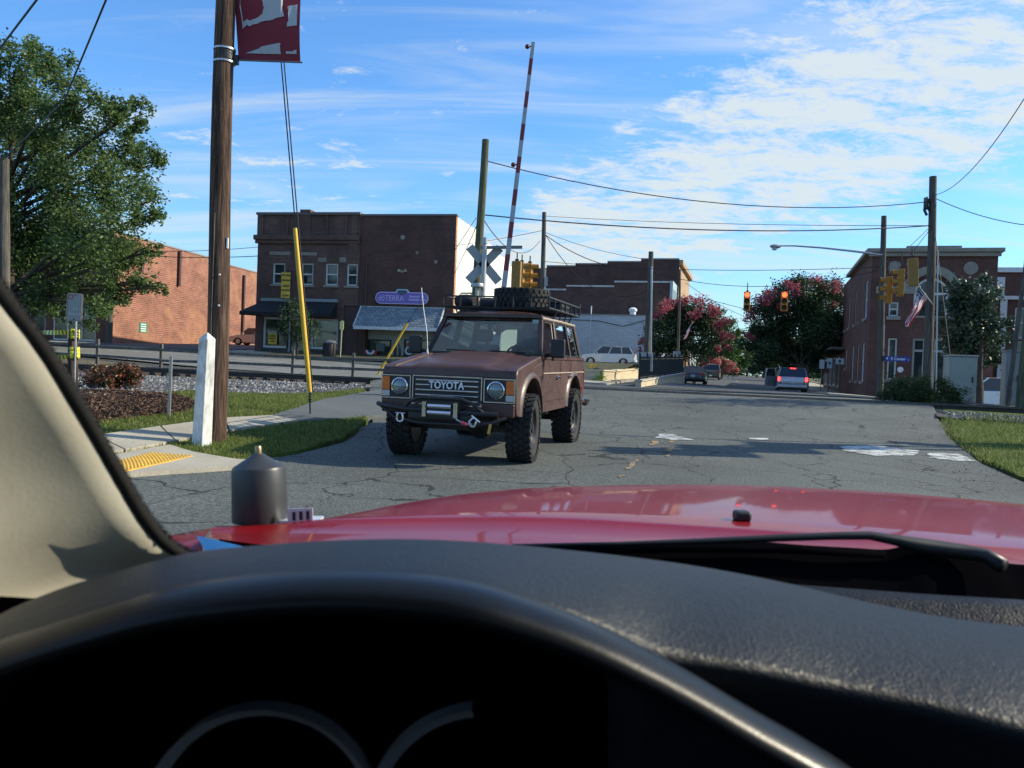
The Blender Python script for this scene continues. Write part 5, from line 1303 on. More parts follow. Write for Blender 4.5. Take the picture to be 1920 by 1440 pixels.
# small parking signs and other bits in front of the shop row
for u, v, w_, h_, lab in ((1541, 683, 9, 17, 'small pale parking plate on a post by the shop row, without a blue symbol'), (1555.5, 681, 9.5, 19, 'small pale parking plate with a blue symbol on a post by the shop row'), (1574.5, 677.5, 15, 11, 'wide pale plate with a dark ring by the hall side wall')):
    D = 58 if w_ < 12 else 54; c = P(u, v, D); z = H(c.x, c.y); o = empty('parking_sign', (c.x, c.y, z), R(-16), lab, 'sign', 'plates by the shop row')
    MB().tube([(0, 0, 0), (0, 0, c.z - z + h_ / 2 / FPX * D)], .03, 6).build('post', DKSTEEL, o)
    MB().prism(rrect(w_ / FPX * D, h_ / FPX * D, .03), .02, Matrix.Translation((0, -.035, c.z - z)) @ FRONT).build('plate', mat('plate_pale', (.42, .50, .52), .6), o)
    if u > 1550: MB().lathe([(.0001, 0), (.09, 0), (.09, .006), (.0001, .006)], 10, Matrix.Translation((0, -.058, c.z - z)) @ FRONT).build('symbol', BLUE if u < 1570 else SBLK, o)
# ================================================================== vehicles
RUBBER = mat('tyre_rubber', (.018, .018, .019), .85, var=.2, scale=8); CHROME = mat('chrome', (.72, .74, .76), .12, 1.0, var=.02); RIMM = mat('alloy', (.40, .41, .42), .35, .8)
BLKPL = mat('black_plastic', (.014, .015, .016), .5, var=.1); TINT = glass_mat('tinted_glass', (.10, .12, .12), 1.2); CLEARG = glass_mat('car_glass', (.70, .76, .75), .3); SIDEG = glass_mat('side_glass', (.35, .45, .48), 5.5)
L_TAIL = mat('tail_red', (.30, .012, .015), .25, coat=.5); L_BRK = emit_mat('brake_light_on', (1, .03, .03), 5); L_AMB = mat('amber_lens', (.62, .14, .015), .25, coat=.5); L_CLR = mat('clear_lens', (.5, .52, .5), .15, .2)
def paint(name, c, rough=.25, coat=.8, var=.04, metal=0.0):
    return mat(name, c, rough, metal, var=var, scale=2, coat=coat)
def arch_profile(pts, wheels, rw, zb, n=10):
    """closed side outline: top points pts (front to rear), bottom at zb with round wheel openings"""
    out_ = list(pts)
    for yw in sorted(wheels, reverse=True):
        out_.append((yw + rw, zb))
        for i in range(n + 1):
            a = math.pi * i / n
            out_.append((yw + rw * math.cos(a), max(zb, rw * .35) * 0 + zb + rw * .92 * math.sin(a)))
        out_.append((yw - rw, zb))
    return out_
SIDE = Matrix(((0, 0, 1, 0), (1, 0, 0, 0), (0, 1, 0, 0), (0, 0, 0, 1)))   # polygon (y, z) pushed along x
def wheel(par, x, y, r_, w_, side, rimm=RIMM, steer=0, spokes=5, lugs=0, name='wheel', dark=False):
    o = empty(name, (x, y, r_)); o.parent = par; o.rotation_euler = (0, 0, steer)
    m_ = Matrix.Rotation(R(90) * side, 4, 'Y')
    k = .64
    pr = [(r_ * k, -w_ * .42), (r_ * .80, -w_ * .5), (r_ * .94, -w_ * .47), (r_, -w_ * .36), (r_, w_ * .36), (r_ * .94, w_ * .47), (r_ * .80, w_ * .5), (r_ * k, w_ * .42)]
    t_ = MB().lathe(pr, 32, m_, closed=True)
    ty = t_.build('tyre', RUBBER, o, smooth=50)
    if lugs:
        b = MB(); nb = lugs
        for i in range(nb):
            a = 2 * math.pi * i / nb
            for s_, ww in ((-.36, .26), (-.10, .2), (.14, .2), (.38, .26)):
                off = a + (math.pi / nb if s_ in (-.10, .38) else 0)
                c = Vector((r_ * math.cos(off), r_ * math.sin(off), s_ * w_))
                rm = Matrix.Rotation(off, 3, 'Z') @ Matrix.Rotation(R(20 if s_ > 0 else -20), 3, 'X')
                b.box(m_ @ (c * 1.0), (.03, 2 * math.pi * r_ / nb * .62, w_ * ww), m=m_.to_3x3() @ rm)
            for s_ in (-.49, .49):
                c = Vector((r_ * .93 * math.cos(a), r_ * .93 * math.sin(a), s_ * w_))
                b.box(m_ @ c, (.07, 2 * math.pi * r_ / nb * .5, .03), m=m_.to_3x3() @ Matrix.Rotation(a, 3, 'Z'))
        tr_ = b.build('tread_block', RUBBER, ty); tr_['kind'] = 'stuff'
    rp = [(r_ * k + .004, w_ * .40), (r_ * k - .015, w_ * .43), (r_ * k - .04, w_ * .30), (r_ * .3, w_ * .24), (r_ * .16, w_ * .3), (r_ * .14, w_ * .42), (.0001, w_ * .44)]
    rm_ = MB().lathe([(r_ * k + .004, -w_ * .40)] + rp, 28, m_).build('rim', rimm, o, smooth=35)
    b = MB()
    for i in range(spokes):
        a = 2 * math.pi * i / spokes
        if dark: MB().lathe([(.026, 0), (.026, .012)], 8, m_ @ Matrix.Translation((r_ * .42 * math.cos(a), r_ * .42 * math.sin(a), w_ * .26))).build('lug_nut', CHROME, rm_)
        else: b.box(m_ @ Vector((r_ * .38 * math.cos(a), r_ * .38 * math.sin(a), w_ * .33)), (r_ * .55, r_ * .16, .03), m=m_.to_3x3() @ Matrix.Rotation(a, 3, 'Z'))
    if not dark: b.build('spoke', rimm, rm_)
    return o
def taper(b, z0, z1, k, xc=0):
    """pull vertices above z0 towards the middle"""
    b.v = [((x * (1 - k * min(1, max(0, (z - z0) / (z1 - z0)))) if z > z0 else x), y, z) for x, y, z in b.v]; return b
def quad_panel(b, q, th=.012, mi=0):
    q = [Vector(p) for p in q]; n = (q[1] - q[0]).cross(q[2] - q[0]).normalized() * th
    b.add(q + [p - n for p in q], [(0, 1, 2, 3), (7, 6, 5, 4), (0, 4, 5, 1), (1, 5, 6, 2), (2, 6, 7, 3), (3, 7, 4, 0)], mi); return b

# ------------------------------------------------------------------ the brown off-roader (local: x to the picture's right, y rearwards)
BROWN = None
t = NT('faded_brown_paint'); v = t.coord('Object'); n1 = t.noise(v, 1.6, 7, .65, .4); n2 = t.noise(t.mapping(v, (1, 1, 3)), 5, 6, .7)
col = t.ramp(n1, (.3, (.042, .017, .013)), (.55, (.063, .026, .019)), (.75, (.098, .046, .034)))
col = t.mix(t.ramp(n2, (.55, 0.0), (.8, .55)), col, (.12, .066, .049))
t.set(color=col, rough=t.ramp(n2, (.3, .38), (.7, .62)), coat=.2, spec=.5); t.b.inputs['Coat Roughness'].default_value = .25; BROWN = t.m
CREAMT = mat('trim_pale', (.42, .34, .27), .5)
LCZ = R(-15.5)
lc = empty('off_road_car', (-.60, 10.86, H(-.60, 10.86) + .005), LCZ, 'faded brown lifted off-road station wagon with roof rack and spare tyre on the road', 'car')
lc.rotation_euler = (R(.6), 0, LCZ)
RW = .43; WB = 2.73; HW = .885; ZS = .60
wheels_lc = []
for x, y, s_ in ((-.80, 0, -1), (.80, 0, 1), (-.80, WB, -1), (.80, WB, 1)):
    wheels_lc.append(wheel(lc, x, y, RW, .30, s_, mat('black_rim', (.03, .032, .034), .35, .3), steer=R(5) if y == 0 else 0, spokes=6, lugs=30, dark=True))
# body side shell
ZH = 1.335                                           # shoulder
top = [(-.66, .62), (-.70, .74), (-.70, 1.10), (-.67, 1.165), (-.60, 1.20), (.1, 1.30), (.62, ZH + .03), (3.58, ZH + .03), (3.66, 1.25), (3.68, .72), (3.62, .62)]
prof = arch_profile(top, (0, WB), .54, ZS)
b = MB(); 
for sx in (-1, 1):                                   # hollow: outer side plates with thickness, so that the arches are real openings
    m_ = Matrix.Translation((sx * HW - (.16 if sx > 0 else 0), 0, 0)) @ SIDE
    b.prism(prof, .16, m_)
b.b2(-HW + .16, HW - .16, -.64, -.60, .62, 1.15)     # inner front
b.b2(-HW + .16, HW - .16, 3.5, 3.64, .62, ZH)
b.b2(-HW + .16, HW - .16, .6, 3.5, .60, .68)
taper(b, 1.05, 1.37, .03)
body = b.build('body', BROWN, lc, smooth=35, bevel=.035, seg=3)
MB().b2(-.6, .6, -.5, 3.2, .48, .60).b2(-.75, .75, -.08, .08, .36, .46).b2(-.75, .75, WB - .08, WB + .08, .36, .46).lathe([(.0001, -.16), (.16, -.1), (.16, .1), (.0001, .16)], 10, Matrix.Translation((.25, 0, .42)) @ Matrix.Rotation(R(90), 4, 'X')).build('chassis', BLKPL, lc)
for sx in (-1, 1):
    for y in (0, WB):
        MB().b2(sx * .55, sx * .73, y - .5, y + .5, .98, 1.02).b2(sx * .5, sx * .55, y - .5, y + .5, .5, 1.0).build('inner_arch', BLKPL, lc)
        b = MB(); rows = []
        for i in range(17):
            a = math.pi * (.02 + .96 * i / 16); c = (math.cos(a), math.sin(a))
            rows.append([Vector((sx * (HW + ox), y + (.54 + dr) * c[0], ZS - .02 + (.50 + dr) * c[1])) for ox, dr in ((-.01, -.012), (.035, .0), (.035, .045), (.0, .075))])
        b.loft(rows, flip=sx > 0); b.build('wheel_arch', BROWN, lc, smooth=60)
# hood: front lip, raised centre with side ridges
def hood_z(x, y):
    f = (y + .60) / 1.24; z = 1.205 + .175 * f
    ax = abs(x); z -= .035 * (ax / .8) ** 3
    if ax < .50: z += .022 * min(1, (.50 - ax) / .07)
    return z
xs_ = [-.80, -.74, -.64, -.55, -.50, -.46, -.42, -.3, -.15, 0, .15, .3, .42, .46, .50, .55, .64, .74, .80]
rows = [[(x, -.705, 1.085) for x in xs_], [(x, -.70, 1.13 - .01 * abs(x)) for x in xs_], [(x, -.675, 1.178 - .02 * abs(x) ** 2) for x in xs_]] + [[(x, -.60 + 1.24 * i / 8, hood_z(x, -.60 + 1.24 * i / 8)) for x in xs_] for i in range(9)]
MB().loft(rows).build('hood', BROWN, lc, smooth=50)
for sx in (-1, 1):                                   # fender tops beside the hood
    rows = [[Vector((sx * (.806 + .055 * j / 4 + (.0 if j < 4 else .012)), y, (hood_z(.8, max(y, -.6)) - .004 if y > -.65 else 1.14) - (.0, .004, .012, .028, .07)[j])) for j in range(5)] for y in (-.69, -.6, -.3, 0, .3, .64)]
    MB().loft(rows, flip=sx < 0).build('fender_top', BROWN, lc, smooth=60)
# front face
FY = -.712
MB().b2(-.86, .86, FY, FY + .03, .77, 1.085).build('front_panel', BLKPL, lc)
MB().b2(-HW + .02, HW - .02, FY - .02, FY + .03, .60, .768).build('valance', BROWN, lc, bevel=.02)
gr = MB(); 
def frame(b, x0, x1, z0, z1, y, w_=.014, d=.02):
    b.b2(x0, x1, y - d, y, z1 - w_, z1); b.b2(x0, x1, y - d, y, z0, z0 + w_); b.b2(x0, x0 + w_, y - d, y, z0 + w_, z1 - w_); b.b2(x1 - w_, x1, y - d, y, z0 + w_, z1 - w_); return b
gx = .455
grille = frame(MB(), -gx, gx, .715, 1.075, FY - .004).build('grille', CHROME, lc)
MB().b2(-gx + .01, gx - .01, FY - .008, FY - .003, .725, 1.07).build('grille_mesh', BLKPL, grille)
for k in range(5):
    z = 1.02 - k * .062
    if k == 1:
        for a, c in ((-.41, -.22), (.22, .41)): MB().b2(a, c, FY - .03, FY - .009, z - .009, z + .009).build('grille_bar', CHROME, grille, bevel=.004)
    else: MB().b2(-.41, .41, FY - .03, FY - .009, z - .009, z + .009).build('grille_bar', CHROME, grille, bevel=.004)
text_obj('TOYOTA', .125, mat('badge_white', (.75, .77, .78), .35), grille, Matrix.Translation((0, FY - .034, .958)) @ FRONT, .008, bold=.003, sx=.88)
for sx in (-1, 1):
    x0, x1 = sorted((sx * .475, sx * .872))
    hl = frame(MB(), x0, x1, .775, 1.068, FY - .004, .013).build('headlight_bezel', CHROME, lc)
    MB().b2(x0 + .012, x1 - .012, FY - .008, FY - .003, .787, 1.056).build('bezel_panel', BLKPL, hl)
    cx = sx * .628
    m_ = Matrix.Translation((cx, FY - .008, .925)) @ FRONT
    MB().lathe([(.108, 0), (.112, .012), (.098, .02), (.092, .01)], 24, m_).build('headlight_ring', CHROME, hl, smooth=40)
    MB().lathe([(.094, .008), (.075, .022), (.04, .032), (.0001, .036)], 20, m_).build('headlight', mat('headlight_glass', (.20, .24, .25), .14, .45), hl, smooth=180)
    a, c = sorted((sx * .755, sx * .862)); MB().b2(a, c, FY - .03, FY - .006, .875, 1.045).build('turn_signal', L_AMB, hl, bevel=.01)
    MB().b2(a, c, FY - .028, FY - .006, .795, .872).build('parking_light', L_CLR, hl, bevel=.01)
    MB().b2(sx * (HW - .01), sx * (HW + .012), -.38, -.27, .985, 1.03).build('side_marker', L_AMB, lc, bevel=.006)
# tube bumper, winch, fairlead, shackles
bt = MB().tube([(-.90, FY - .03, .70), (-.80, FY - .15, .69), (-.45, FY - .19, .66), (.0, FY - .2, .655), (.45, FY - .19, .645), (.7, FY - .14, .64)], .03, 10)
bt.tube([(-.80, FY - .13, .67), (-.62, FY - .17, .55), (-.3, FY - .18, .50), (.3, FY - .18, .50), (.62, FY - .15, .53), (.78, FY - .05, .60)], .024, 8)
bt.tube([(-.50, FY - .17, .67), (-.40, FY - .2, .76), (-.26, FY - .22, .81), (.26, FY - .22, .81), (.40, FY - .2, .76), (.52, FY - .17, .66)], .022, 8)
bt.b2(-.42, .42, FY - .2, FY - .02, .56, .64)
bump_ = bt.build('front_bumper', IRON, lc, smooth=50)
MB().b2(-.25, .25, FY - .2, FY - .03, .68, .82).lathe([(.08, -.2), (.08, .2)], 14, Matrix.Translation((0, FY - .12, .74)) @ Matrix.Rotation(R(90), 4, 'Y')).build('winch', BLKPL, bump_, bevel=.01)
MB().b2(-.16, .16, FY - .21, FY - .18, .795, .835).build('winch_plate', CHROME, bump_)
fl_ = MB().b2(-.24, .24, FY - .235, FY - .21, .585, .765).build('fairlead', BLKPL, bump_)
for x in (-.2, .2): MB().lathe([(.032, -.09), (.032, .09)], 12, Matrix.Translation((x, FY - .25, .675))).build('roller', CHROME, fl_, smooth=30)
for z in (.635, .715): MB().lathe([(.026, -.15), (.026, .15)], 12, Matrix.Translation((0, FY - .255, z)) @ Matrix.Rotation(R(90), 4, 'Y')).build('roller', CHROME, fl_, smooth=30)
def shackle(c, tilt):
    pts = [Vector((.05 * math.cos(a) * (1 if abs(a - math.pi * 1.5) < 1.2 else .75), 0, .055 * math.sin(a))) for a in [R(130) + R(280) * i / 14 for i in range(15)]]
    m_ = Matrix.Translation(c) @ Matrix.Rotation(tilt, 4, 'Y')
    return MB().tube([m_ @ p for p in pts], .014, 8).tube([m_ @ Vector((-.06, 0, .05)), m_ @ Vector((.07, 0, .05))], .013, 6).build('shackle', CHROME, bump_, smooth=60)
shackle(Vector((-.53, FY - .2, .555)), 0); shackle(Vector((.42, FY - .22, .545)), R(35))
MB().tube([(.18, FY - .27, .62), (.24, FY - .27, .56), (.33, FY - .27, .52), (.42, FY - .25, .52)], .012, 6).build('winch_cable', STEEL, bump_)
MB().tube([(.29, FY - .28, .54), (.36, FY - .28, .515)], .022, 6).build('cable_hook', mat('hook_red', (.4, .06, .09), .5), bump_)
MB().box((.62, FY - .2, .47), (.03, .02, .12), m=Matrix.Rotation(R(10), 3, 'Y')).build('tow_tab', mat('brass', (.5, .36, .12), .3, .9), bump_)
# greenhouse: pillars, roof, glass
ZB, ZT = 1.365, 1.93; TB, TT = .845, .735
def gx_(z): f = (z - ZB) / (ZT - ZB); return TB + (TT - TB) * f
AY0, AY1 = .66, 1.10; RY0, RY1 = 3.56, 3.36
def pil(y0, y1, w_, name, sx, m=None):
    b = MB(); q = []
    for y, z in ((y0, ZB - .02), (y1, ZT + .01)):
        x = sx * gx_(z); q.append([(x, y - w_ / 2, z), (x, y + w_ / 2, z), (x - sx * .06, y + w_ / 2, z), (x - sx * .06, y - w_ / 2, z)])
    b.loft(q, closed=True, flip=sx < 0); b.build(name, m or BROWN, lc, smooth=30)
for sx in (-1, 1):
    pil(AY0 + .03, AY1 + .02, .075, 'windscreen_pillar', sx); pil(1.72, 1.80, .07, 'door_pillar', sx); pil(2.66, 2.62, .09, 'rear_pillar', sx); pil(RY0 - .06, RY1 - .04, .12, 'tail_pillar', sx)
b = MB(); rows = []
for y, dz, k in ((AY1 - .06, -.02, .98), (AY1, .03, 1), (AY1 + .25, .075, 1), (2.3, .095, 1), (RY1 - .1, .07, 1), (RY1 + .05, -.0, .99)):
    rows.append([Vector((TT * k * s_ * 1.01, y, ZT + dz * (1 - abs(s_) ** 4) - (.03 if abs(s_) == 1 else 0))) for s_ in (-1, -.96, -.85, -.6, -.3, 0, .3, .6, .85, .96, 1)])
b.loft(rows); b.loft([[q - Vector((0, 0, .05)) for q in r_] for r_ in rows], flip=True); b.build('roof', BROWN, lc, smooth=60)
for sx in (-1, 1): MB().tube([(sx * TT * 1.01, AY1 - .05, ZT - .03), (sx * TT * 1.015, 2.2, ZT - .022), (sx * TT * 1.0, RY1 + .04, ZT - .03)], .016, 6).build('rain_gutter', CREAMT, lc)
MB().bar((-TT, AY1 - .03, ZT - .005), (TT, AY1 - .03, ZT - .005), .06, .05).build('windscreen_header', BROWN, lc)
b = MB(); quad_panel(b, [(-TB + .03, AY0 + .02, ZB + .01), (TB - .03, AY0 + .02, ZB + .01), (TT - .02, AY1 - .01, ZT - .02), (-TT + .02, AY1 - .01, ZT - .02)], .006)
ws = b.build('windscreen', CLEARG, lc)
b = MB()
for (a, c) in (((-TB + .03, AY0 + .015, ZB + .01), (TB - .03, AY0 + .015, ZB + .01)), ((TB - .03, AY0 + .015, ZB + .01), (TT - .02, AY1 - .015, ZT - .02)), ((TT - .02, AY1 - .015, ZT - .02), (-TT + .02, AY1 - .015, ZT - .02)), ((-TT + .02, AY1 - .015, ZT - .02), (-TB + .03, AY0 + .015, ZB + .01))): b.bar(a, c, .03, .03)
b.build('windscreen_seal', BLKPL, ws)
MB().b2(-.1, -.02, AY1 - .2, AY1 - .195, ZT - .11, ZT - .06).build('inspection_sticker', mat('sticker', (.3, .42, .40), .6), ws, loc=(.74, 0, 0))
for x0, x1 in ((-.55, -.1), (.1, .62)): MB().tube([(x0 + .3, AY0 - .03, ZB + .0), (x1, AY0 + .01, ZB + .04), (x0, AY0 + .02, ZB + .05)], .01, 5).build('wiper', BLKPL, lc)
MB().b2(-.12, .12, 1.06, 1.09, ZT - .13, ZT - .07).build('rear_view_mirror', BLKPL, lc)
for sx in (-1, 1):
    for (y0, y0t, y1, y1t) in ((.74, 1.17, 1.68, 1.76), (1.84, 1.84, 2.61, 2.57), (2.72, 2.68, 3.42, 3.28)):
        b = MB(); q = [(sx * (gx_(ZB + .02) - .02), y0, ZB + .02), (sx * (gx_(ZB + .02) - .02), y1, ZB + .02), (sx * (gx_(ZT - .05) - .02), y1t, ZT - .05), (sx * (gx_(ZT - .05) - .02), y0t, ZT - .05)]
        quad_panel(b, q if sx > 0 else q[::-1], .005)
        sw = b.build('side_window', SIDEG, lc)
        e = MB(); 
        for i in range(4): e.bar(Vector(q[i]) + Vector((sx * .012, 0, 0)), Vector(q[(i + 1) % 4]) + Vector((sx * .012, 0, 0)), .02, .022)
        e.build('window_seal', BLKPL, sw)
    MB().b2(sx * (TB - .04), sx * (HW - .005), .6, 3.6, ZB - .04, ZB - .0).build('belt_ledge', BROWN, lc)
b = MB(); quad_panel(b, [(TB - .1, RY0, ZB + .02), (-TB + .1, RY0, ZB + .02), (-TT + .1, RY1 + .0, ZT - .05), (TT - .1, RY1, ZT - .05)], .006); b.build('rear_window', CLEARG, lc)
# side details (picture-right side shows; both built)
for sx in (-1, 1):
    X = sx * HW
    for y in (.64, 1.745, 2.52): MB().b2(X - sx * .004, X + sx * .0015, y - .006, y + .006, .66, ZB - .05).build('door_gap', BLKPL, lc)
    MB().b2(X, X + sx * .008, .62, 3.6, 1.125, 1.14).build('pinstripe', CREAMT, lc); MB().b2(X, X + sx * .012, .60, 2.1, .745, .765).build('side_moulding', BROWN, lc)
    for y in (1.55, 2.42):
        dh = MB().b2(X - sx * .002, X + sx * .03, y - .09, y + .09, 1.045, 1.085).build('door_handle', CHROME, lc, bevel=.008)
    MB().b2(X - sx * .002, X + sx * .014, .50, .54, .92, 1.10).build('fender_badge', CHROME, lc)
    MB().b2(X - sx * .01, X + sx * .01, 3.42, 3.5, .82, .88).build('rear_marker', L_TAIL, lc)
    mr = MB().bar((sx * (TB - .01), .86, ZB + .0), (sx * (TB + .13), .80, ZB + .03), .03, .05).bar((sx * (TB + .13), .80, ZB - .06), (sx * (TB + .13), .80, ZB + .1), .03, .04).build('mirror_arm', BLKPL, lc)
    MB().box((sx * (TB + .2), .77, ZB + .11), (.2, .07, .26)).build('mirror_housing', BLKPL, mr, bevel=.025)
    MB().b2(sx * .66, sx * .88, 3.66, 3.70, .85, 1.18).build('tail_lamp', L_TAIL, lc)
MB().tube([(-.86, 3.78, .62), (.86, 3.78, .62)], .06, 8).tube([(.86, 3.78, .62), (.93, 3.7, .62), (.94, 3.5, .62)], .06, 8).build('rear_bumper', CHROME, lc, smooth=50)
an0 = Vector((-.74, .48, 1.34)); MB().tube([an0, an0 + Vector((-.01, 0, .06))], .014, 8).tube([an0, an0 + Vector((-.02, 0, .3)), an0 + Vector((-.09, .02, .62)), an0 + Vector((-.14, .04, .92))], .0055, 5).build('whip_antenna', mat('antenna_white', (.7, .72, .72), .4), lc)
# interior: seats, dash, steering wheel, driver
SEAT = mat('seat_grey', (.035, .036, .04), .8)
MB().b2(-.76, .76, .74, 1.0, 1.10, 1.30).build('dashboard', BLKPL, lc, bevel=.04)
for x in (-.4, .4):
    s_ = MB().b2(x - .25, x + .25, 1.35, 1.85, .82, .98).build('seat', SEAT, lc, bevel=.05); MB().bar((x, 1.85, .92), (x, 2.02, 1.52), .5, .12).build('backrest', SEAT, s_, bevel=.04); MB().b2(x - .13, x + .13, 1.99, 2.08, 1.56, 1.76).build('headrest', SEAT, s_, bevel=.04)
MB().b2(-.66, .66, 2.5, 3.0, .8, .95).bar((0, 3.0, .9), (0, 3.12, 1.4), 1.3, .12).build('rear_seat', SEAT, lc, bevel=.04)
swc = Vector((.4, 1.14, 1.33)); m_ = Matrix.Translation(swc) @ Matrix.Rotation(R(-62), 4, 'X')
stw = MB().tube([m_ @ Vector((.19 * math.cos(a), .19 * math.sin(a), 0)) for a in [2 * math.pi * i / 24 for i in range(24)]], .016, 8, closed=True).build('steering_wheel', BLKPL, lc, smooth=180)
MB().bar(m_ @ Vector((-.18, 0, 0)), m_ @ Vector((.18, 0, 0)), .05, .02).bar(m_ @ Vector((0, -.18, 0)), m_ @ Vector((0, 0, 0)), .05, .02).build('spoke', BLKPL, stw)
def skin_body(name, edges, par, m, verts):
    me = bpy.data.meshes.new(name); me.from_pydata([v[:3] for v in verts], edges, []); o = bpy.data.objects.new(name, me); COL.objects.link(o); o.parent = par
    md = o.modifiers.new('skin', 'SKIN'); sv = me.skin_vertices[0].data
    for i, v in enumerate(verts): sv[i].radius = (v[3], v[4] if len(v) > 4 else v[3])
    sv[0].use_root = True
    md.use_smooth_shade = True
    s_ = o.modifiers.new('sub', 'SUBSURF'); s_.levels = 1; s_.render_levels = 2
    me.materials.append(m); return o
SKIN = mat('skin', (.30, .16, .11), .6, var=.06); SHIRT = mat('teal_shirt', (.05, .085, .095), .85, var=.1); HAIR = mat('dark_hair', (.02, .015, .012), .8)
# driver sits behind the wheel, both hands on the rim
drv = empty('person', lc.matrix_basis @ Vector((.4, 1.6, .98)), LCZ, 'person in a dark shirt driving the brown off-roader, hands on the wheel', 'person')
dv = [(0, 0, .12, .15, .13), (0, .04, .3, .16, .12), (0, .08, .48, .17, .11), (0, .08, .58, .06, .06), (0, .05, .68, .055, .055),
      (-.19, .07, .50, .065), (-.25, -.12, .30, .048), (-.16, -.36, .40, .036), (-.15, -.43, .41, .03),
      (.19, .07, .50, .065), (.25, -.12, .30, .048), (.17, -.36, .42, .036), (.16, -.43, .43, .03),
      (-.1, -.28, .1, .085), (.1, -.28, .1, .085), (-.11, -.45, -.1, .06), (.11, -.45, -.1, .06)]
skin_body('body', [(0, 1), (1, 2), (2, 3), (3, 4), (2, 5), (5, 6), (6, 7), (7, 8), (2, 9), (9, 10), (10, 11), (11, 12), (0, 13), (13, 15), (0, 14), (14, 16)], drv, SHIRT, dv)
hd_ = MB().ball((0, .0, .76), (.078, .1, .12), 8); hd_.ball((0, -.1, .745), (.015, .025, .02), 4); hd_.ball((-.08, .01, .75), (.015, .025, .035), 4); hd_.ball((.08, .01, .75), (.015, .025, .035), 4)
hd_.build('head', SKIN, drv, smooth=180)
MB().ball((0, .025, .795), (.085, .1, .1), 8).build('hair', HAIR, drv, smooth=180)
for x in (-.035, .035): MB().ball((x, -.088, .77), .012, 4).build('eye', BLKPL, drv)
for x, z in ((-.15, .415), (.16, .435)):
    b = MB(); b.ball((x, -.45, z), (.035, .04, .025), 5)
    for k in range(4): b.tube([(x - .03 + .02 * k, -.46, z + .01), (x - .03 + .02 * k, -.50, z + .02), (x - .03 + .02 * k, -.51, z - .02)], .009, 5)
    b.tube([(x + .03, -.44, z), (x + .04, -.48, z + .02)], .01, 5); b.build('hand', SKIN, drv, smooth=180)
# roof rack with posts, rails, slats; spare tyre and bags lie in it
rack = MB(); RZ0 = ZT + .125; RX = .80; Y0, Y1 = 1.18, 3.45
for z in (RZ0, RZ0 + .15):
    rack.tube([(-RX, Y0, z), (RX, Y0, z), (RX, Y1, z), (-RX, Y1, z)], .014, 6, closed=True)
rk = rack.build('roof_rack', IRON, lc)
for sx in (-1, 1):
    for k in range(7): y = Y0 + (Y1 - Y0) * k / 6; MB().b2(sx * RX - .012, sx * RX + .012, y - .012, y + .012, RZ0, RZ0 + .15).build('upright', IRON, rk)
    for k in range(4): y = 1.75 + .38 * k; MB().tube([(sx * RX, y, RZ0), (sx * (RX - .03), y, RZ0 - .06), (sx * (TT + .01), y - .02, ZT - .01)], .013, 5).build('mount_leg', IRON, rk)
for k in range(1, 6): x = -RX + 2 * RX * k / 6; MB().b2(x - .012, x + .012, Y0 - .012, Y0 + .012, RZ0, RZ0 + .15).build('upright', IRON, rk)
for k in range(12): y = Y0 + .1 + .18 * k; MB().b2(-RX, RX, y - .02, y + .02, RZ0 - .012, RZ0 + .008).build('slat', IRON, rk)
MB().tube([(RX, Y1, RZ0 + .15), (RX, Y1, RZ0 + .22)], .018, 6).tube([(.5, Y1, RZ0 + .15), (.5, Y1, RZ0 + .24), (.44, Y1, RZ0 + .27)], .012, 5).build('lamp_stalk', IRON, rk)
lcm = lc.matrix_basis
spare = empty('spare_tyre', lcm @ Vector((.22, 1.85, RZ0 + .02)), LCZ, 'chunky spare tyre lying flat in the roof rack of the brown off-roader', 'tyre')
w_ = wheel(spare, 0, 0, .41, .27, 1, MATS['black_rim'], lugs=28, spokes=6, dark=True); w_.rotation_euler = (0, R(-90), 0); w_.location = (0, 0, .14)
bag = mat('bag_black', (.02, .021, .024), .8, bump=.5, bscale=5, bd=.03)
def duffel(loc, r_, L, label, m):
    o = empty('duffel_bag', lcm @ Vector(loc), LCZ, label, 'bag', 'luggage on the roof rack')
    b = MB(); b.lathe([(.0001, -L / 2), (r_ * .7, -L / 2 + .01), (r_, -L / 2 + .08), (r_ * 1.05, 0), (r_ * .98, L / 2 - .08), (r_ * .7, L / 2 - .01), (.0001, L / 2)], 14, Matrix.Translation((0, 0, r_ * .85)) @ Matrix.Rotation(R(90), 4, 'Y') @ Matrix.Diagonal((.85, 1, 1, 1)))
    b.build('sack', m, o, smooth=180); MB().tube([(-.1, -r_ * .6, r_ * 1.4), (-.08, 0, r_ * 1.9), (.08, 0, r_ * 1.9), (.1, -r_ * .6, r_ * 1.4)], .012, 5).build('strap', BLKPL, o)
    return o
duffel((-.55, 1.5, RZ0), .115, .34, 'small round black duffel bag at the front corner of the roof rack', bag)
duffel((-.42, 2.2, RZ0), .12, .6, 'longer dark duffel bag behind another on the roof rack', bag)
bxo = empty('storage_case', lcm @ Vector((.4, 2.85, RZ0 + .01)), LCZ, 'flat black storage case behind the spare tyre on the roof rack', 'case')
MB().b2(-.3, .3, -.3, .3, 0, .14).build('case_body', BLKPL, bxo, bevel=.02); MB().b2(-.31, .31, -.31, .31, .142, .18).build('case_lid', BLKPL, bxo, bevel=.012)
cr_ = empty('tan_pouch', lcm @ Vector((-.34, 1.35, RZ0 + .01)), LCZ, 'small tan pouch between the bags at the front of the roof rack', 'pouch')
MB().b2(-.05, .05, -.04, .04, 0, .13).build('pouch_body', mat('tan_canvas', (.42, .25, .15), .8), cr_, bevel=.02); MB().b2(-.052, .052, -.045, -.038, .07, .132).build('pouch_flap', MATS['tan_canvas'], cr_)

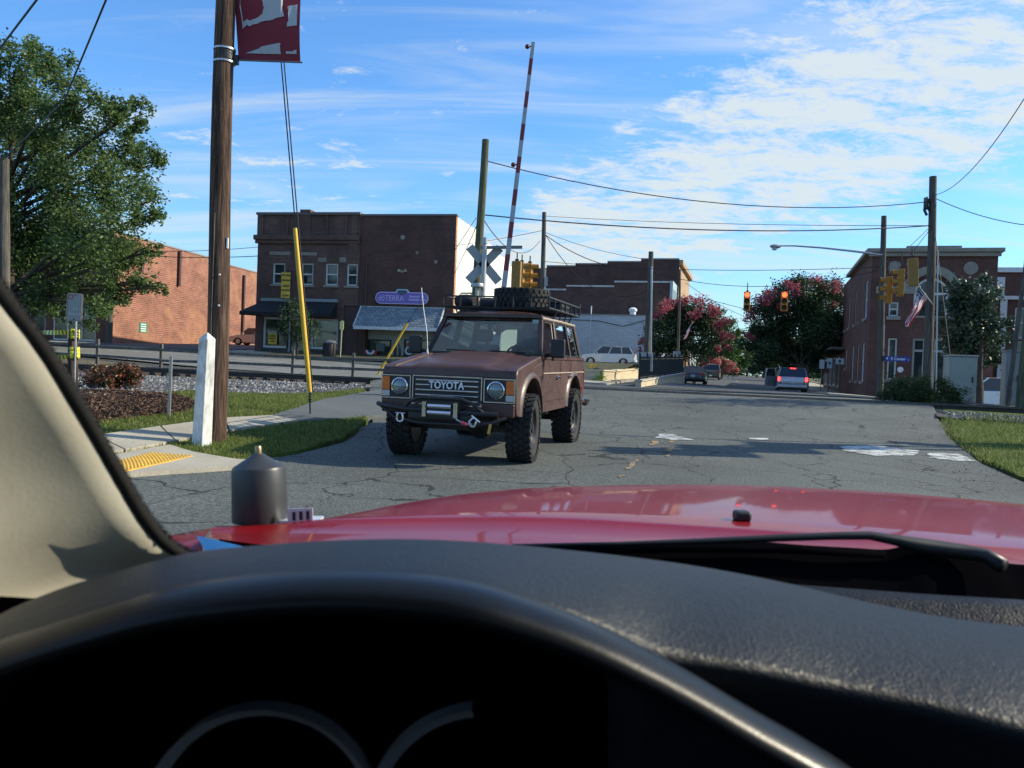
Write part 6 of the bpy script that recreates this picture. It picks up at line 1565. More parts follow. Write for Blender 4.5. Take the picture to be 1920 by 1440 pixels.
# ------------------------------------------------------------------ other cars (local: y rearwards, origin on the ground under the middle)
def car(name, loc, rz, label, L, Wd, Ht, pm, style, wheel_r=.33, lit=False, plate=None, glass=None, group=None):
    o = empty(name, loc, rz, label, 'car', group)
    hw = Wd / 2; zb = .26; y0, y1 = -L / 2, L / 2
    wf, wr = y0 + L * .19, y1 - L * .2
    sh = Ht * (.60 if style != 'sedan' else .64)
    hoodz = sh * (.93 if style != 'van' else 1.0)
    tops = {'sedan': [(y0, .35), (y0 + .02, hoodz * .72), (y0 + .12, hoodz * .86), (y0 + L * .28, sh), (y1 - L * .16, sh * 1.02), (y1 - .1, sh * 1.0), (y1, sh * .82), (y1 - .02, .38)],
            'suv': [(y0, .4), (y0 + .02, hoodz * .75), (y0 + .14, hoodz * .9), (y0 + L * .25, sh), (y1 - .06, sh * 1.04), (y1, sh * .9), (y1, .5), (y1 - .05, .36)],
            'van': [(y0, .4), (y0 + .02, hoodz * .66), (y0 + .12, hoodz * .84), (y0 + L * .18, sh), (y1 - .05, sh * 1.05), (y1, sh * .95), (y1, .46), (y1 - .06, .34)]}[style]
    prof = arch_profile(tops, (wf, wr), wheel_r + .07, zb)
    b = MB()
    for sx in (-1, 1): b.prism(prof, .2, Matrix.Translation((sx * hw - (.2 if sx > 0 else 0), 0, 0)) @ SIDE)
    mid = [(y, z) for y, z in tops] + [(y1 - .1, zb + .05), (y0 + .1, zb + .05)]
    b.prism(mid, Wd - .4, Matrix.Translation((-hw + .2, 0, 0)) @ SIDE)
    taper(b, sh * .75, sh * 1.05, .05)
    b.build('body', pm, o, smooth=40, bevel=.05, seg=3)
    for sx in (-1, 1):
        for y in (wf, wr): wheel(o, sx * (hw - .11), y, wheel_r, .21, sx)
    # cabin: glass block with pillars and a roof
    f0, f1, r1, r0 = {'sedan': (y0 + L * .28, y0 + L * .42, y1 - L * .27, y1 - L * .14), 'suv': (y0 + L * .24, y0 + L * .38, y1 - L * .10, y1 - .06), 'van': (y0 + L * .16, y0 + L * .35, y1 - L * .07, y1 - .05)}[style]
    zb_, zt = sh * (1.0 if style == 'sedan' else 1.02) - .02, Ht
    wb, wt = hw * .93, hw * .76
    gl = glass or dark_glass('car_window_' + name, (.012, .016, .02), .04)
    c8 = [(-wb, f0, zb_), (wb, f0, zb_), (wb, r0, zb_), (-wb, r0, zb_), (-wt, f1, zt - .05), (wt, f1, zt - .05), (wt, r1, zt - .05), (-wt, r1, zt - .05)]
    for nm, q in (('windscreen', (0, 1, 5, 4)), ('side_window', (1, 2, 6, 5)), ('rear_window', (2, 3, 7, 6)), ('side_window', (3, 0, 4, 7))):
        MB().add([c8[i] for i in q], [(0, 1, 2, 3)]).build(nm, gl, o)
    ed = MB(); e = .012
    nP = {'sedan': 1, 'suv': 2, 'van': 2}[style]
    for sx in (-1, 1):
        def sp(f, z): 
            k = (z - zb_) / (zt - .05 - zb_); return Vector((sx * (wb + (wt - wb) * k + .01), (f0 + (f1 - f0) * k) * (1 - f) + (r0 + (r1 - r0) * k) * f, z))
        for f, w_ in [(0, .08), (1, .12 if style != 'sedan' else .16)] + [((i + 1) / (nP + 1) + .04, .07) for i in range(nP)]:
            MB().bar(sp(f, zb_), sp(f, zt - .04), w_, .03, up=(sx, 0, 0)).build('pillar', pm, o)
        MB().box((sx * (hw + .09), f0 + .35, zb_ + .06), (.2, .1, .14)).build('side_mirror', pm, o, bevel=.03)
        for k in (.42, .66): MB().b2(sx * hw - sx * .01, sx * (hw + .015), y0 + L * k, y0 + L * k + .16, sh * .86, sh * .9).build('door_handle', pm, o)
    b = MB(); rows = []
    for y, dz in ((f1 - .05, -.03), (f1 + .12, .0), ((f1 + r1) / 2, .03), (r1 - .1, .0), (r1 + .04, -.04)):
        rows.append([Vector((wt * s_ * 1.02, y, zt - .03 + dz - .05 * abs(s_) ** 3)) for s_ in (-1, -.8, -.4, 0, .4, .8, 1)])
    b.loft(rows); b.loft([[q - Vector((0, 0, .04)) for q in r_] for r_ in rows], flip=True); b.build('roof', pm, o, smooth=180)
    # rear and front
    tl = L_BRK if lit else L_TAIL
    zt_l = sh * .82
    for sx in (-1, 1):
        if style == 'sedan': MB().b2(sx * hw * .46, sx * hw * .92, y1 - .03, y1 + .02, zt_l - .02, zt_l + .14).build('tail_light', tl, o, bevel=.02)
        else: MB().b2(sx * (hw - .19), sx * (hw - .015), y1 - .04, y1 + .02, zt_l - .06, zt_l + .2).build('tail_light', tl, o, bevel=.02)
        MB().b2(sx * hw * .55, sx * hw * .95, y0 - .015, y0 + .06, sh * .62, sh * .76).build('headlight', L_CLR, o, bevel=.02)
    MB().b2(-hw * .98, hw * .98, y1 - .06, y1 + .07, .36, .56).build('rear_bumper', pm, o, bevel=.04)
    MB().b2(-hw * .96, hw * .96, y0 - .07, y0 + .06, .3, .52).build('front_bumper', pm, o, bevel=.04)
    MB().b2(-hw * .9, hw * .9, y0 + .3, y1 - .3, .2, .3).build('underbody', BLKPL, o)
    zp = .46 if style == 'suv' else sh * .72
    MB().b2(-.16, .16, y1 + (.072 if style == 'suv' else .004), y1 + (.08 if style == 'suv' else .014), zp - .08, zp + .08).build('number_plate', plate or WHT, o)
    if lit: MB().b2(-.18, .18, r1 + .03, r1 + .06, zt - .1, zt - .05).build('high_brake_light', L_BRK, o)
    return o
def on_ground(u, v, d, off=.06):
    w_ = P(u, v, d); return Vector((w_.x, w_.y, H(w_.x, w_.y) + off))
SILVER = paint('silver_paint', (.42, .45, .48), .3, .6, metal=.5); BLACKP = paint('black_paint_car', (.012, .014, .018)); GOLDP = paint('bronze_paint', (.13, .115, .085), .3, .6, metal=.4); WHITEP = paint('white_paint_car', (.72, .74, .74)); TANP = paint('tan_paint', (.48, .40, .33), .3, .5, metal=.3)
SRZ = math.pi - R(16)                      # cars that drive or park nose away from us turn round by this less pi
mv = car('minivan', on_ground(1482, 735, 57.5), SRZ, 'silver minivan with brake lights on and its left door open in the street', 4.9, 1.95, 1.72, SILVER, 'van', .34, lit=True)
hw_ = .975; h0 = Vector((hw_ - .02, -.95, 0)); dd_ = Vector((.78, .55, 0)).normalized()
dq = MB().bar(h0 + Vector((0, 0, .72)), h0 + dd_ * .95 + Vector((0, 0, .72)), .07, .72).bar(h0 + dd_ * .05 + Vector((-.05, .05, 1.62)), h0 + dd_ * .85 + Vector((-.05, .05, 1.62)), .05, .05).bar(h0 + dd_ * .92 + Vector((0, 0, 1.05)), h0 + dd_ * .85 + Vector((-.05, .05, 1.62)), .06, .06).bar(h0 + dd_ * .02 + Vector((0, 0, 1.05)), h0 + dd_ * .2 + Vector((-.05, .05, 1.62)), .06, .06)
od = dq.build('open_door', SILVER, mv, bevel=.015); MB().bar(h0 + dd_ * .1 + Vector((.0, .0, 1.33)), h0 + dd_ * .88 + Vector((.0, .0, 1.33)), .015, .52).build('door_glass', TINT, od)
MB().b2(hw_ - .03, hw_ + .006, -.9, .15, .42, 1.05).build('door_opening', BLKPL, mv)
sd = car('sedan', on_ground(1302, 720, 66), SRZ, 'black sedan parked tail-on beside the black iron fence', 4.6, 1.85, 1.44, BLACKP, 'sedan', .32, plate=mat('plate_bluewhite', (.35, .42, .6), .5))
car('bronze_suv', on_ground(1334, 709, 94), SRZ, 'dull bronze wagon parked tail-on beyond the black sedan', 4.7, 1.9, 1.75, GOLDP, 'suv', .36)
w_ = P(1141, 685, 79); car('white_suv', (w_.x, w_.y, lot_h(w_.x, w_.y)), R(-106), 'white car parked side-on in front of the white painted wall', 5.1, 1.95, 1.78, WHITEP, 'suv', .37)
car('white_hatchback', on_ground(84, 640, 63, .1), math.pi + R(14), 'white car parked tail-on by the shaded front of the red brick building', 4.5, 1.75, 1.6, WHITEP, 'suv', .33)
car('tan_suv', on_ground(482, 650, 77, .2), R(-99), 'tan car nosing out between the red wall and the brick shop', 4.7, 1.9, 1.66, TANP, 'suv', .36)
cv = car('cargo_van', (25.9, 44.0, H(25.9, 44.0) + .03), R(-104), 'small white cargo van with a round seal on the door behind the tracks', 4.7, 1.75, 1.86, WHITEP, 'van', .32)
MB().b2(-.845, -.70, .35, 2.25, 1.05, 1.78).build('cargo_panel', WHITEP, cv, bevel=.03)
for r0_, r1_, m_ in ((.15, .19, mat('seal_ink', (.10, .08, .08), .6)), (.0001, .1, mat('seal_fill', (.55, .50, .46), .6))):
    MB().lathe([(r0_, 0), (r1_, 0), (r1_, .006), (r0_, .006)], 20, Matrix.Translation((-.878, -.55, .86)) @ Matrix.Rotation(R(-90), 4, 'Y'), closed=True).build('door_seal', m_, cv)
for y in (-.60, -.54, -.49): MB().b2(-.892, -.886, y - .018, y + .018, .83, .89).build('seal_mark', MATS['seal_ink'], cv)
# ================================================================== the red car we sit in
ego = empty('red_car', (.37, .9, 0), 0, 'red car seen from its driver seat: hood, dashboard, beige pillar trim', 'car')
EO = Vector(ego.location)
def E(u, v, d): return P(u, v, d) - EO
def smooth_row(pts, n):
    """resample a row of (u, v, d) to n points along u with smooth interpolation"""
    us = np.array([p[0] for p in pts], float); out_ = []
    tt = np.linspace(0, len(pts) - 1, n)
    for t_ in tt:
        i = min(int(t_), len(pts) - 2); f = t_ - i
        p = [pts[max(i - 1, 0)], pts[i], pts[i + 1], pts[min(i + 2, len(pts) - 1)]]
        out_.append(tuple(.5 * (2 * p[1][k] + (p[2][k] - p[0][k]) * f + (2 * p[0][k] - 5 * p[1][k] + 4 * p[2][k] - p[3][k]) * f * f + (3 * p[1][k] - p[0][k] - 3 * p[2][k] + p[3][k]) * f ** 3) for k in range(3)))
    return [E(*q) for q in out_]
REDP = None
t = NT('red_clearcoat'); v = t.world(); n1 = t.noise(v, 260, 2, .6); n2 = t.noise(v, 3, 4, .6)
col = t.mix(1.0, (.21, .006, .009), t.ramp(n2, (.3, .9), (.7, 1.1)), 'MULTIPLY')
col = t.mix(t.ramp(n1, (.72, 0.0), (.76, .5)), col, (.6, .5, .45))
t.set(color=col, rough=.35, coat=.42, spec=.1); t.b.inputs['Coat Roughness'].default_value = .05; REDP = t.m
N_ = 40
front = [(400, 990.5, 1.36), (500, 986, 1.40), (600, 975, 1.48), (680, 959, 1.66), (770, 941, 1.83), (870, 926, 1.98), (980, 916, 2.08), (1100, 911, 2.12), (1250, 908.5, 2.14), (1400, 910, 2.14), (1560, 917, 2.13), (1740, 929, 2.12), (1920, 946, 2.1), (2200, 976, 2.02), (2450, 1040, 1.62)]
ridge = [(398, 991, 1.34), (500, 987.5, 1.34), (600, 978, 1.34), (680, 975, 1.34), (770, 973, 1.34), (870, 972, 1.34), (980, 972, 1.34), (1100, 976, 1.34), (1250, 985, 1.34), (1400, 994.5, 1.34), (1560, 1005, 1.34), (1740, 1018, 1.34), (1920, 1032, 1.34), (2200, 1055, 1.34), (2480, 1082, 1.34)]
rear = [(392, 1008, 1.24), (495, 1022, 1.17), (600, 1030, 1.14), (680, 1033, 1.13), (770, 1034, 1.12), (870, 1036, 1.12), (980, 1038, 1.12), (1100, 1044, 1.12), (1250, 1052, 1.12), (1400, 1063, 1.12), (1560, 1075, 1.12), (1740, 1090, 1.12), (1920, 1106, 1.12), (2200, 1132, 1.12), (2620, 1176, 1.12)]
rf, rr_, rb = smooth_row(front, N_), smooth_row(ridge, N_), smooth_row(rear, N_)
rows = [[p + Vector((0, .10, -.32)) for p in rf], [p + Vector((0, .045, -.05)) for p in rf], [p + Vector((0, .02, -.012)) for p in rf], rf]
for k in range(1, 7):
    f = k / 7; rows.append([a.lerp(c, f) + Vector((0, 0, .010 * math.sin(math.pi * f) * min(1, (a - c).length / .6))) for a, c in zip(rf, rr_)])
rows += [[p + Vector((0, .012, .0015)) for p in rr_], rr_, [p + Vector((0, -.01, -.004)) for p in rr_], [a.lerp(c, .5) for a, c in zip(rr_, rb)], rb]
rows = [r_ + [r_[-1] + Vector((.03, 0, -.03)), r_[-1] + Vector((.05, 0, -.30))] for r_ in rows]
MB().loft(rows, flip=True).build('hood', REDP, ego, smooth=180)
fr = [[E(q[0], q[1], q[2]) for q in r_] for r_ in ([(402, 989, 1.38), (360, 996, 1.36), (315, 1004, 1.34), (240, 1015, 1.32)], [(392, 996, 1.33), (352, 1008, 1.31), (318, 1016, 1.3), (240, 1030, 1.28)], [(380, 1012, 1.26), (345, 1027, 1.25), (320, 1034, 1.24), (240, 1050, 1.22)], [(380, 1032, 1.24), (345, 1050, 1.22), (320, 1060, 1.2), (240, 1080, 1.2)])]
MB().loft(fr, flip=False).build('fender', REDP, ego, smooth=180)
MB().box(E(1391, 967, 1.43), (.028, .03, .018)).build('washer_nozzle', BLKPL, ego, bevel=.006, seg=3)
COWL = mat('cowl_plastic', (.0035, .0035, .0045), .95, var=.2, spec=0.0)
c0 = smooth_row([(480, 1022, 1.13), (800, 1024, 1.1), (1000, 1022, 1.08), (1200, 1019, 1.07), (1310, 1017, 1.07), (1420, 1015.5, 1.07), (1510, 1022, 1.07), (1600, 1027, 1.07), (1660, 1030, 1.07), (1710, 1022, 1.07), (1770, 1032, 1.07), (1850, 1042, 1.07), (1890, 1056, 1.07), (1980, 1062, 1.07), (2200, 1082, 1.07), (2800, 1140, 1.06)], 66)
rows = [c0, [p + Vector((0, -.01, -.006)) for p in c0], [p + Vector((0, -.06, -.05)) for p in c0], [p + Vector((0, -.12, -.11)) for p in c0], [p + Vector((0, -.2, -.16)) for p in c0]]
MB().loft(rows, flip=True).build('cowl', COWL, ego, smooth=180)
wp = [E(*q) for q in ((960, 1022.5, 1.05), (1160, 1020, 1.05), (1310, 1015, 1.05), (1450, 1009, 1.05), (1560, 1005, 1.05), (1630, 1004, 1.05), (1680, 1013, 1.05), (1730, 1024, 1.05), (1800, 1034, 1.05), (1850, 1042, 1.04), (1880, 1062, 1.02))]
wip = MB().tube(wp, [.0018, .003, .004, .0048, .005, .0055, .007, .010, .010, .009, .01], 8).build('wiper', BLKPL, ego, smooth=180)
MB().tube([E(1040, 1033, 1.04), E(1300, 1029, 1.04), E(1480, 1031, 1.04), E(1660, 1040, 1.04)], .005, 6).build('wiper_blade', COWL, wip, smooth=180)
# windscreen
hx0, hx1 = -.62, 1.25
wsq = [Vector((-.66, 1.06, .93)), Vector((1.42, 1.06, .93)), Vector((1.30, .37, 1.52)), Vector((-.55, .37, 1.52))]
t = NT('windscreen_glass'); t.t.nodes.remove(t.b); tb = t.n('ShaderNodeBsdfTransparent'); tb.inputs[0].default_value = (.93, .96, .95, 1); t.l(tb.outputs[0], t.o.inputs[0])
MB().add([q - EO for q in wsq], [(0, 1, 2, 3)]).build('windscreen', t.m, ego)
# dashboard top
def leather(name, c, bump, rough=.5):
    t = NT(name); v = t.coord('Object'); vo = t.n('ShaderNodeTexVoronoi', feature='F1'); vo.inputs['Scale'].default_value = 330
    nn = t.n('ShaderNodeTexNoise'); nn.inputs['Scale'].default_value = 60; nn.inputs['Detail'].default_value = 3; t.l(v, nn.inputs['Vector'])
    mixv = t.n('ShaderNodeMix', data_type='VECTOR'); mixv.inputs[0].default_value = .02; t.l(v, mixv.inputs[4]); t.l(nn.outputs['Color'], mixv.inputs[5]); t.l(mixv.outputs[1], vo.inputs['Vector'])
    n2 = t.noise(v, 90, 4, .6)
    t.set(color=c, rough=rough, spec=.22); t.bump(t.math('ADD', vo.outputs[0], t.math('MULTIPLY', n2, .6)), bump, .0022); return t.m
DASH = leather('dash_vinyl', (.013, .017, .023), .30, .44)
DARK = mat('cluster_black', (.0012, .0012, .0015), .9, var=.1, spec=.02)
Ed = smooth_row([(-200, 1290, .72), (0, 1172, .73), (100, 1120, .74), (200, 1088, .75), (345, 1049, .77), (450, 1036, .79), (600, 1025, .80), (750, 1019, .81), (900, 1021, .81), (1050, 1030, .81), (1180, 1044, .80), (1310, 1062, .80), (1460, 1090, .80), (1610, 1125, .79), (1760, 1155, .78), (1920, 1175, .77), (2250, 1205, .75), (2750, 1255, .74), (3500, 1330, .72)], 66)
Nd = smooth_row([(-300, 1420, .52), (-60, 1228, .52), (60, 1182, .52), (180, 1142, .52), (320, 1104, .52), (450, 1086, .52), (600, 1074, .52), (750, 1077, .52), (890, 1094, .52), (1010, 1128, .53), (1120, 1168, .545), (1230, 1218, .565), (1400, 1246, .58), (1560, 1281, .59), (1710, 1311, .59), (1915, 1362, .58), (2250, 1450, .57), (2800, 1570, .56), (3900, 1790, .55)], 66)
rows = [[p + Vector((0, .05, -.09)) for p in Ed], [p + Vector((0, .022, -.012)) for p in Ed], Ed]
for k in (1, 2, 3, 4, 5):
    f = k / 6; rows.append([a.lerp(c, f) + Vector((0, 0, .012 * math.sin(math.pi * f))) for a, c in zip(Ed, Nd)])
rows += [[a.lerp(c, .95) for a, c in zip(Ed, Nd)], [p + Vector((0, .0, -.004)) for p in Nd], [p + Vector((0, .006, -.016)) for p in Nd], [p + (Vector((0, .08, -.02)) if i * 18 / 65 < 10.6 else Vector((0, .03, -.05))) for i, p in enumerate(Nd)], [p + (Vector((0, .24, -.03)) if i * 18 / 65 < 10.6 else Vector((0, .06, -.4))) for i, p in enumerate(Nd)]]
MB().loft(rows, flip=True).build('dashboard', DASH, ego, smooth=180)
# padded rim of the instrument hood
lipp = [(-260, 1392, .505), (-60, 1238, .505), (60, 1192, .505), (180, 1153, .505), (320, 1114, .505), (450, 1094, .505), (600, 1083, .505), (750, 1086, .505), (890, 1105, .505), (1010, 1141, .51), (1120, 1184, .515), (1260, 1255, .52), (1410, 1343, .52), (1520, 1405, .52), (1620, 1470, .52), (1740, 1570, .52)]
lr = smooth_row(lipp, 60)
rows = []
for k in range(9):
    a = math.pi * (.12 + k / 8 * 1.05)
    rows.append([p + Vector((0, .028 * math.cos(a), .013 * math.sin(a) - .010)) for p in lr])
rows.append([p + Vector((0, .06, -.03)) for p in lr]); rows.append([p + Vector((0, .20, -.035)) for p in lr])
RIMV = mat('binnacle_rim', (.004, .0055, .008), .34, var=.1, bump=.08, bscale=400, spec=.28)
MB().loft(rows, flip=False).build('instrument_hood', RIMV, ego, smooth=180)
cl = MB(); p0 = E(-300, 1150, .70); p1 = E(1750, 1150, .70)
cl.add([E(-300, 1060 + 40, .70), E(1900, 1230, .70), E(1900, 2100, .62), E(-300, 2100, .62)], [(3, 2, 1, 0)]); cl.build('instrument_panel', DARK, ego)
def ring(uc, vc, rp, d, a0, a1, w_, name='gauge_bezel'):
    c = E(uc, vc, d); r_ = rp / FPX * d; pts = [c + RGT * (r_ * math.cos(R(a))) + UPV * (r_ * math.sin(R(a))) for a in np.linspace(a0, a1, 40)]
    inner = [c + RGT * ((r_ - w_) * math.cos(R(a))) + UPV * ((r_ - w_) * math.sin(R(a))) + FWD * .012 for a in np.linspace(a0, a1, 40)]
    MB().loft([[p + FWD * .02 for p in pts], pts, inner], flip=True).build(name, mat('bezel_silver', (.62, .63, .64), .35, .5), ego, smooth=60)
ring(485, 1560, 228, .64, 0, 180, .009); ring(905, 1560, 228, .64, 95, 178, .010)
# far pad below the windscreen
pd0 = smooth_row([(1300, 1078, .99), (1420, 1090, .99), (1560, 1101, .98), (1740, 1114, .97), (1920, 1125, .96), (2250, 1148, .95), (3000, 1200, .94)], 24)
MB().loft([[p + Vector((0, .05, -.06)) for p in pd0], [p + Vector((0, .012, -.004)) for p in pd0], pd0, [p + Vector((0, -.02, -.006)) for p in pd0], [p + Vector((0, -.05, -.05)) for p in pd0], [p + Vector((0, -.1, -.1)) for p in pd0]], flip=True).build('dash_pad', DASH, ego, smooth=180)
# beige pillar trim with dark weather strip
BEIGE = None
t = NT('beige_vinyl'); v = t.coord('Object'); n1 = t.noise(v, 14, 6, .65, .6); n2 = t.noise(v, 220, 3, .6); n3 = t.noise(t.mapping(v, (1, 1, 2)), 30, 5, .7, 1.0)
col = t.ramp(n1, (.3, (.37, .345, .275)), (.7, (.42, .40, .325))); col = t.mix(t.ramp(n3, (.70, 0.0), (.76, .6)), col, (.16, .14, .10))
t.set(color=col, rough=.6, spec=.4); t.bump(t.math('ADD', n2, t.math('MULTIPLY', n1, .2)), .1, .002); BEIGE = t.m
edge = [(-170, 330, .56), (-60, 492, .60), (0, 577, .62), (60, 655, .64), (130, 766, .67), (200, 886, .71), (255, 978, .74), (300, 1030, .77), (352, 1060, .80), (420, 1100, .82)]
e0 = smooth_row(edge, 30)
rows = [[p + Vector((-.004, .035, 0)) for p in e0], [p + Vector((.0, .012, 0)) for p in e0], e0, [p + Vector((-.02, -.012, .002)) for p in e0], [p + Vector((-.07, -.04, 0)) for p in e0], [p + Vector((-.13, -.11, -.02)) for p in e0], [p + Vector((-.2, -.24, -.06)) for p in e0], [p + Vector((-.22, -.40, -.1)) for p in e0]]
pil_ = MB().loft(rows, flip=False).build('pillar_trim', BEIGE, ego, smooth=180)
es = smooth_row([(u + 11, v - 9, d + .004) for u, v, d in edge], 60)
MB().tube([p + Vector((0, .004, 0)) for p in es], [.0062 + random.uniform(-.0004, .0004) for _ in es], 8).build('weather_strip', mat('strip_rubber', (.006, .006, .006), .95), pil_, smooth=180)
b = MB()
for i in range(1500):
    k = random.random() * (len(es) - 2); j = int(k); p = es[j].lerp(es[j + 1], k - j) + Vector((0, .004, 0))
    d = Vector((random.uniform(.3, 1), random.uniform(-.3, .3), random.uniform(0.1, .9))).normalized() * random.uniform(.007, .0105)
    b.add([p + Vector((0, 0, -.0009)), p + d, p + Vector((0, 0, .0009))], [(0, 1, 2)])
b.build('strip_fuzz', MATS['strip_rubber'], pil_)['kind'] = 'stuff'
# antenna coil on its bracket at the hood edge
D = 1.40; c = E(488, 976, D); an = MB()
k = D / FPX
tilt = Matrix.Translation(c) @ Matrix.Rotation(R(-3.5), 4, 'Y')
an.lathe([(50 * k, 0), (51 * k, 2 * k), (49 * k, 96 * k), (47 * k, 101 * k), (14 * k, 122 * k), (9 * k, 126 * k), (0.0001, 126 * k)], 32, tilt).build('antenna_coil', mat('coil_plastic', (.035, .038, .04), .45, var=.1), ego, smooth=35)
MB().lathe([(6.5 * k, 124 * k), (6.5 * k, 137 * k), (5 * k, 140 * k), (.0001, 140 * k)], 12, tilt).build('antenna_stud', mat('stud_brass', (.34, .24, .14), .4, .8), ego, smooth=35)
br = MB(); br.box(E(540, 974, D), (.11, .05, .005), m=Matrix.Rotation(R(-1), 3, 'Y')); br.box(E(563, 968, D - .03), (.042, .003, .026), m=Matrix.Rotation(R(-4), 3, 'Y'))
brk = br.build('antenna_bracket', mat('bracket_zinc', (.66, .70, .74), .35, .35), ego)
for i in range(3): MB().box(E(551 + i * 13, 968 - i, D - .0325), (.005, .001, .014), m=Matrix.Rotation(R(-4), 3, 'Y')).build('slot', BLKPL, brk)
MB().tube([E(488, 978, D), E(488, 1010, D + .02)], .012, 8).build('antenna_foot', BLKPL, ego)
# shell of the cabin: roof, doors, floor, back, seats
shell = mat('headliner', (.12, .125, .13), .9); red2 = REDP
def eb(x0, x1, y0, y1, z0, z1, name, m): return MB().b2(x0, x1, y0, y1, z0, z1).build(name, m, ego, loc=-EO)
eb(-.56, 1.31, -1.7, .36, 1.53, 1.58, 'roof', shell); eb(-.62, -.55, -1.6, .85, .45, 1.02, 'door', shell); eb(1.31, 1.38, -1.6, .85, .45, 1.02, 'door', shell)
eb(-.56, 1.31, -1.7, 1.0, .40, .45, 'floor', DARK); eb(-.56, 1.31, .86, .9, .45, .93, 'firewall', DARK); eb(-.56, 1.31, -1.72, -1.66, .45, 1.1, 'tailgate', shell)
for x in (-.585, 1.345):
    for y in (-.35, -1.6): eb(x - .03, x + .03, y - .05, y + .05, 1.02, 1.53, 'side_pillar', shell)
MB().bar(wsq[1] - EO + Vector((.02, 0, 0)), wsq[2] - EO + Vector((.02, 0, 0)), .07, .07).build('side_pillar', shell, ego)
for x in (0.0, .76): s_ = eb(x - .25, x + .25, -.75, -.25, .45, .72, 'seat', shell); MB().b2(x - .24, x + .24, -.88, -.76, .70, 1.25).build('backrest', shell, s_)
rag = MB(); rr = [[E(*q) for q in r_] for r_ in ([(368, 1004, 1.2), (385, 1008, 1.19), (420, 1016, 1.17), (470, 1028, 1.15), (520, 1030, 1.14)], [(380, 1024, 1.16), (395, 1028, 1.15), (430, 1034, 1.13), (480, 1040, 1.12), (520, 1042, 1.11)], [(392, 1048, 1.12), (410, 1052, 1.11), (440, 1056, 1.1), (490, 1060, 1.09), (520, 1062, 1.08)])]
b_ = MB().loft(rr, flip=True); b_.loft([[p + Vector((0, .004, -.003)) for p in r_] for r_ in rr])
rg = b_.build('blue_cloth', mat('blue_fabric', (.01, .13, .34), .8), smooth=180); rg.location = EO; tag(rg, 'scrap of blue cloth tucked at the rear corner of the red hood', 'cloth')
# ================================================================== plants
RNG = np.random.default_rng(11)
def np_mesh(name, V, k, m, parent=None):
    """V: (n*k, 3) corner points of n loose faces with k corners"""
    n = len(V) // k; me = bpy.data.meshes.new(name)
    me.vertices.add(len(V)); me.vertices.foreach_set('co', V.astype(np.float32).ravel())
    me.loops.add(len(V)); me.loops.foreach_set('vertex_index', np.arange(len(V), dtype=np.int32))
    me.polygons.add(n); me.polygons.foreach_set('loop_start', np.arange(0, len(V), k, dtype=np.int32))
    me.update(calc_edges=True); me.materials.append(m)
    o = bpy.data.objects.new(name, me); COL.objects.link(o)
    if parent: o.parent = parent
    return o
def leaf_faces(C, size, aspect=.55, up=.3):
    n = len(C); a = RNG.normal(size=(n, 3)); a[:, 2] *= .6; a /= np.linalg.norm(a, axis=1)[:, None]
    b = RNG.normal(size=(n, 3)) + np.array([0, 0, up]); b -= a * (a * b).sum(1)[:, None]; b /= np.linalg.norm(b, axis=1)[:, None]
    s_ = (size * RNG.uniform(.6, 1.3, n))[:, None]
    c = np.cross(a, b) * .12 * s_
    q = np.stack([C - a * s_ * .5, C + b * s_ * aspect * .5 + c, C + a * s_ * .5, C - b * s_ * aspect * .5 + c], 1)
    return q.reshape(-1, 3)
def clump_points(cl, per, sub=12, tight=.26, flat=.8):
    """cl: list of (x, y, z, r): leaf positions in sub-clusters inside each ball"""
    out_ = []
    for x, y, z, r_ in cl:
        d = RNG.normal(size=(sub, 3)); d /= np.linalg.norm(d, axis=1)[:, None]
        cc = np.array([x, y, z]) + d * (r_ * RNG.uniform(.25, 1.0, sub) ** .6)[:, None] * np.array([1, 1, flat])
        n = max(6, int(per * r_ * r_ / sub))
        for c in cc: out_.append(c + RNG.normal(size=(n, 3)) * r_ * tight * RNG.uniform(.6, 1.25))
    return np.concatenate(out_)
def px_clumps(lst, d, jit, rk=1.0):
    out_ = []
    for u, v, r_ in lst:
        dd = d + RNG.uniform(-jit, jit); w_ = P(u, v, dd); out_.append((w_.x, w_.y, w_.z, r_ / FPX * dd * rk))
    return out_
BARK = wood('bark', (.10, .085, .07), (.05, .042, .035)); BARK_P = wood('bark_pale', (.30, .25, .20), (.17, .14, .11))
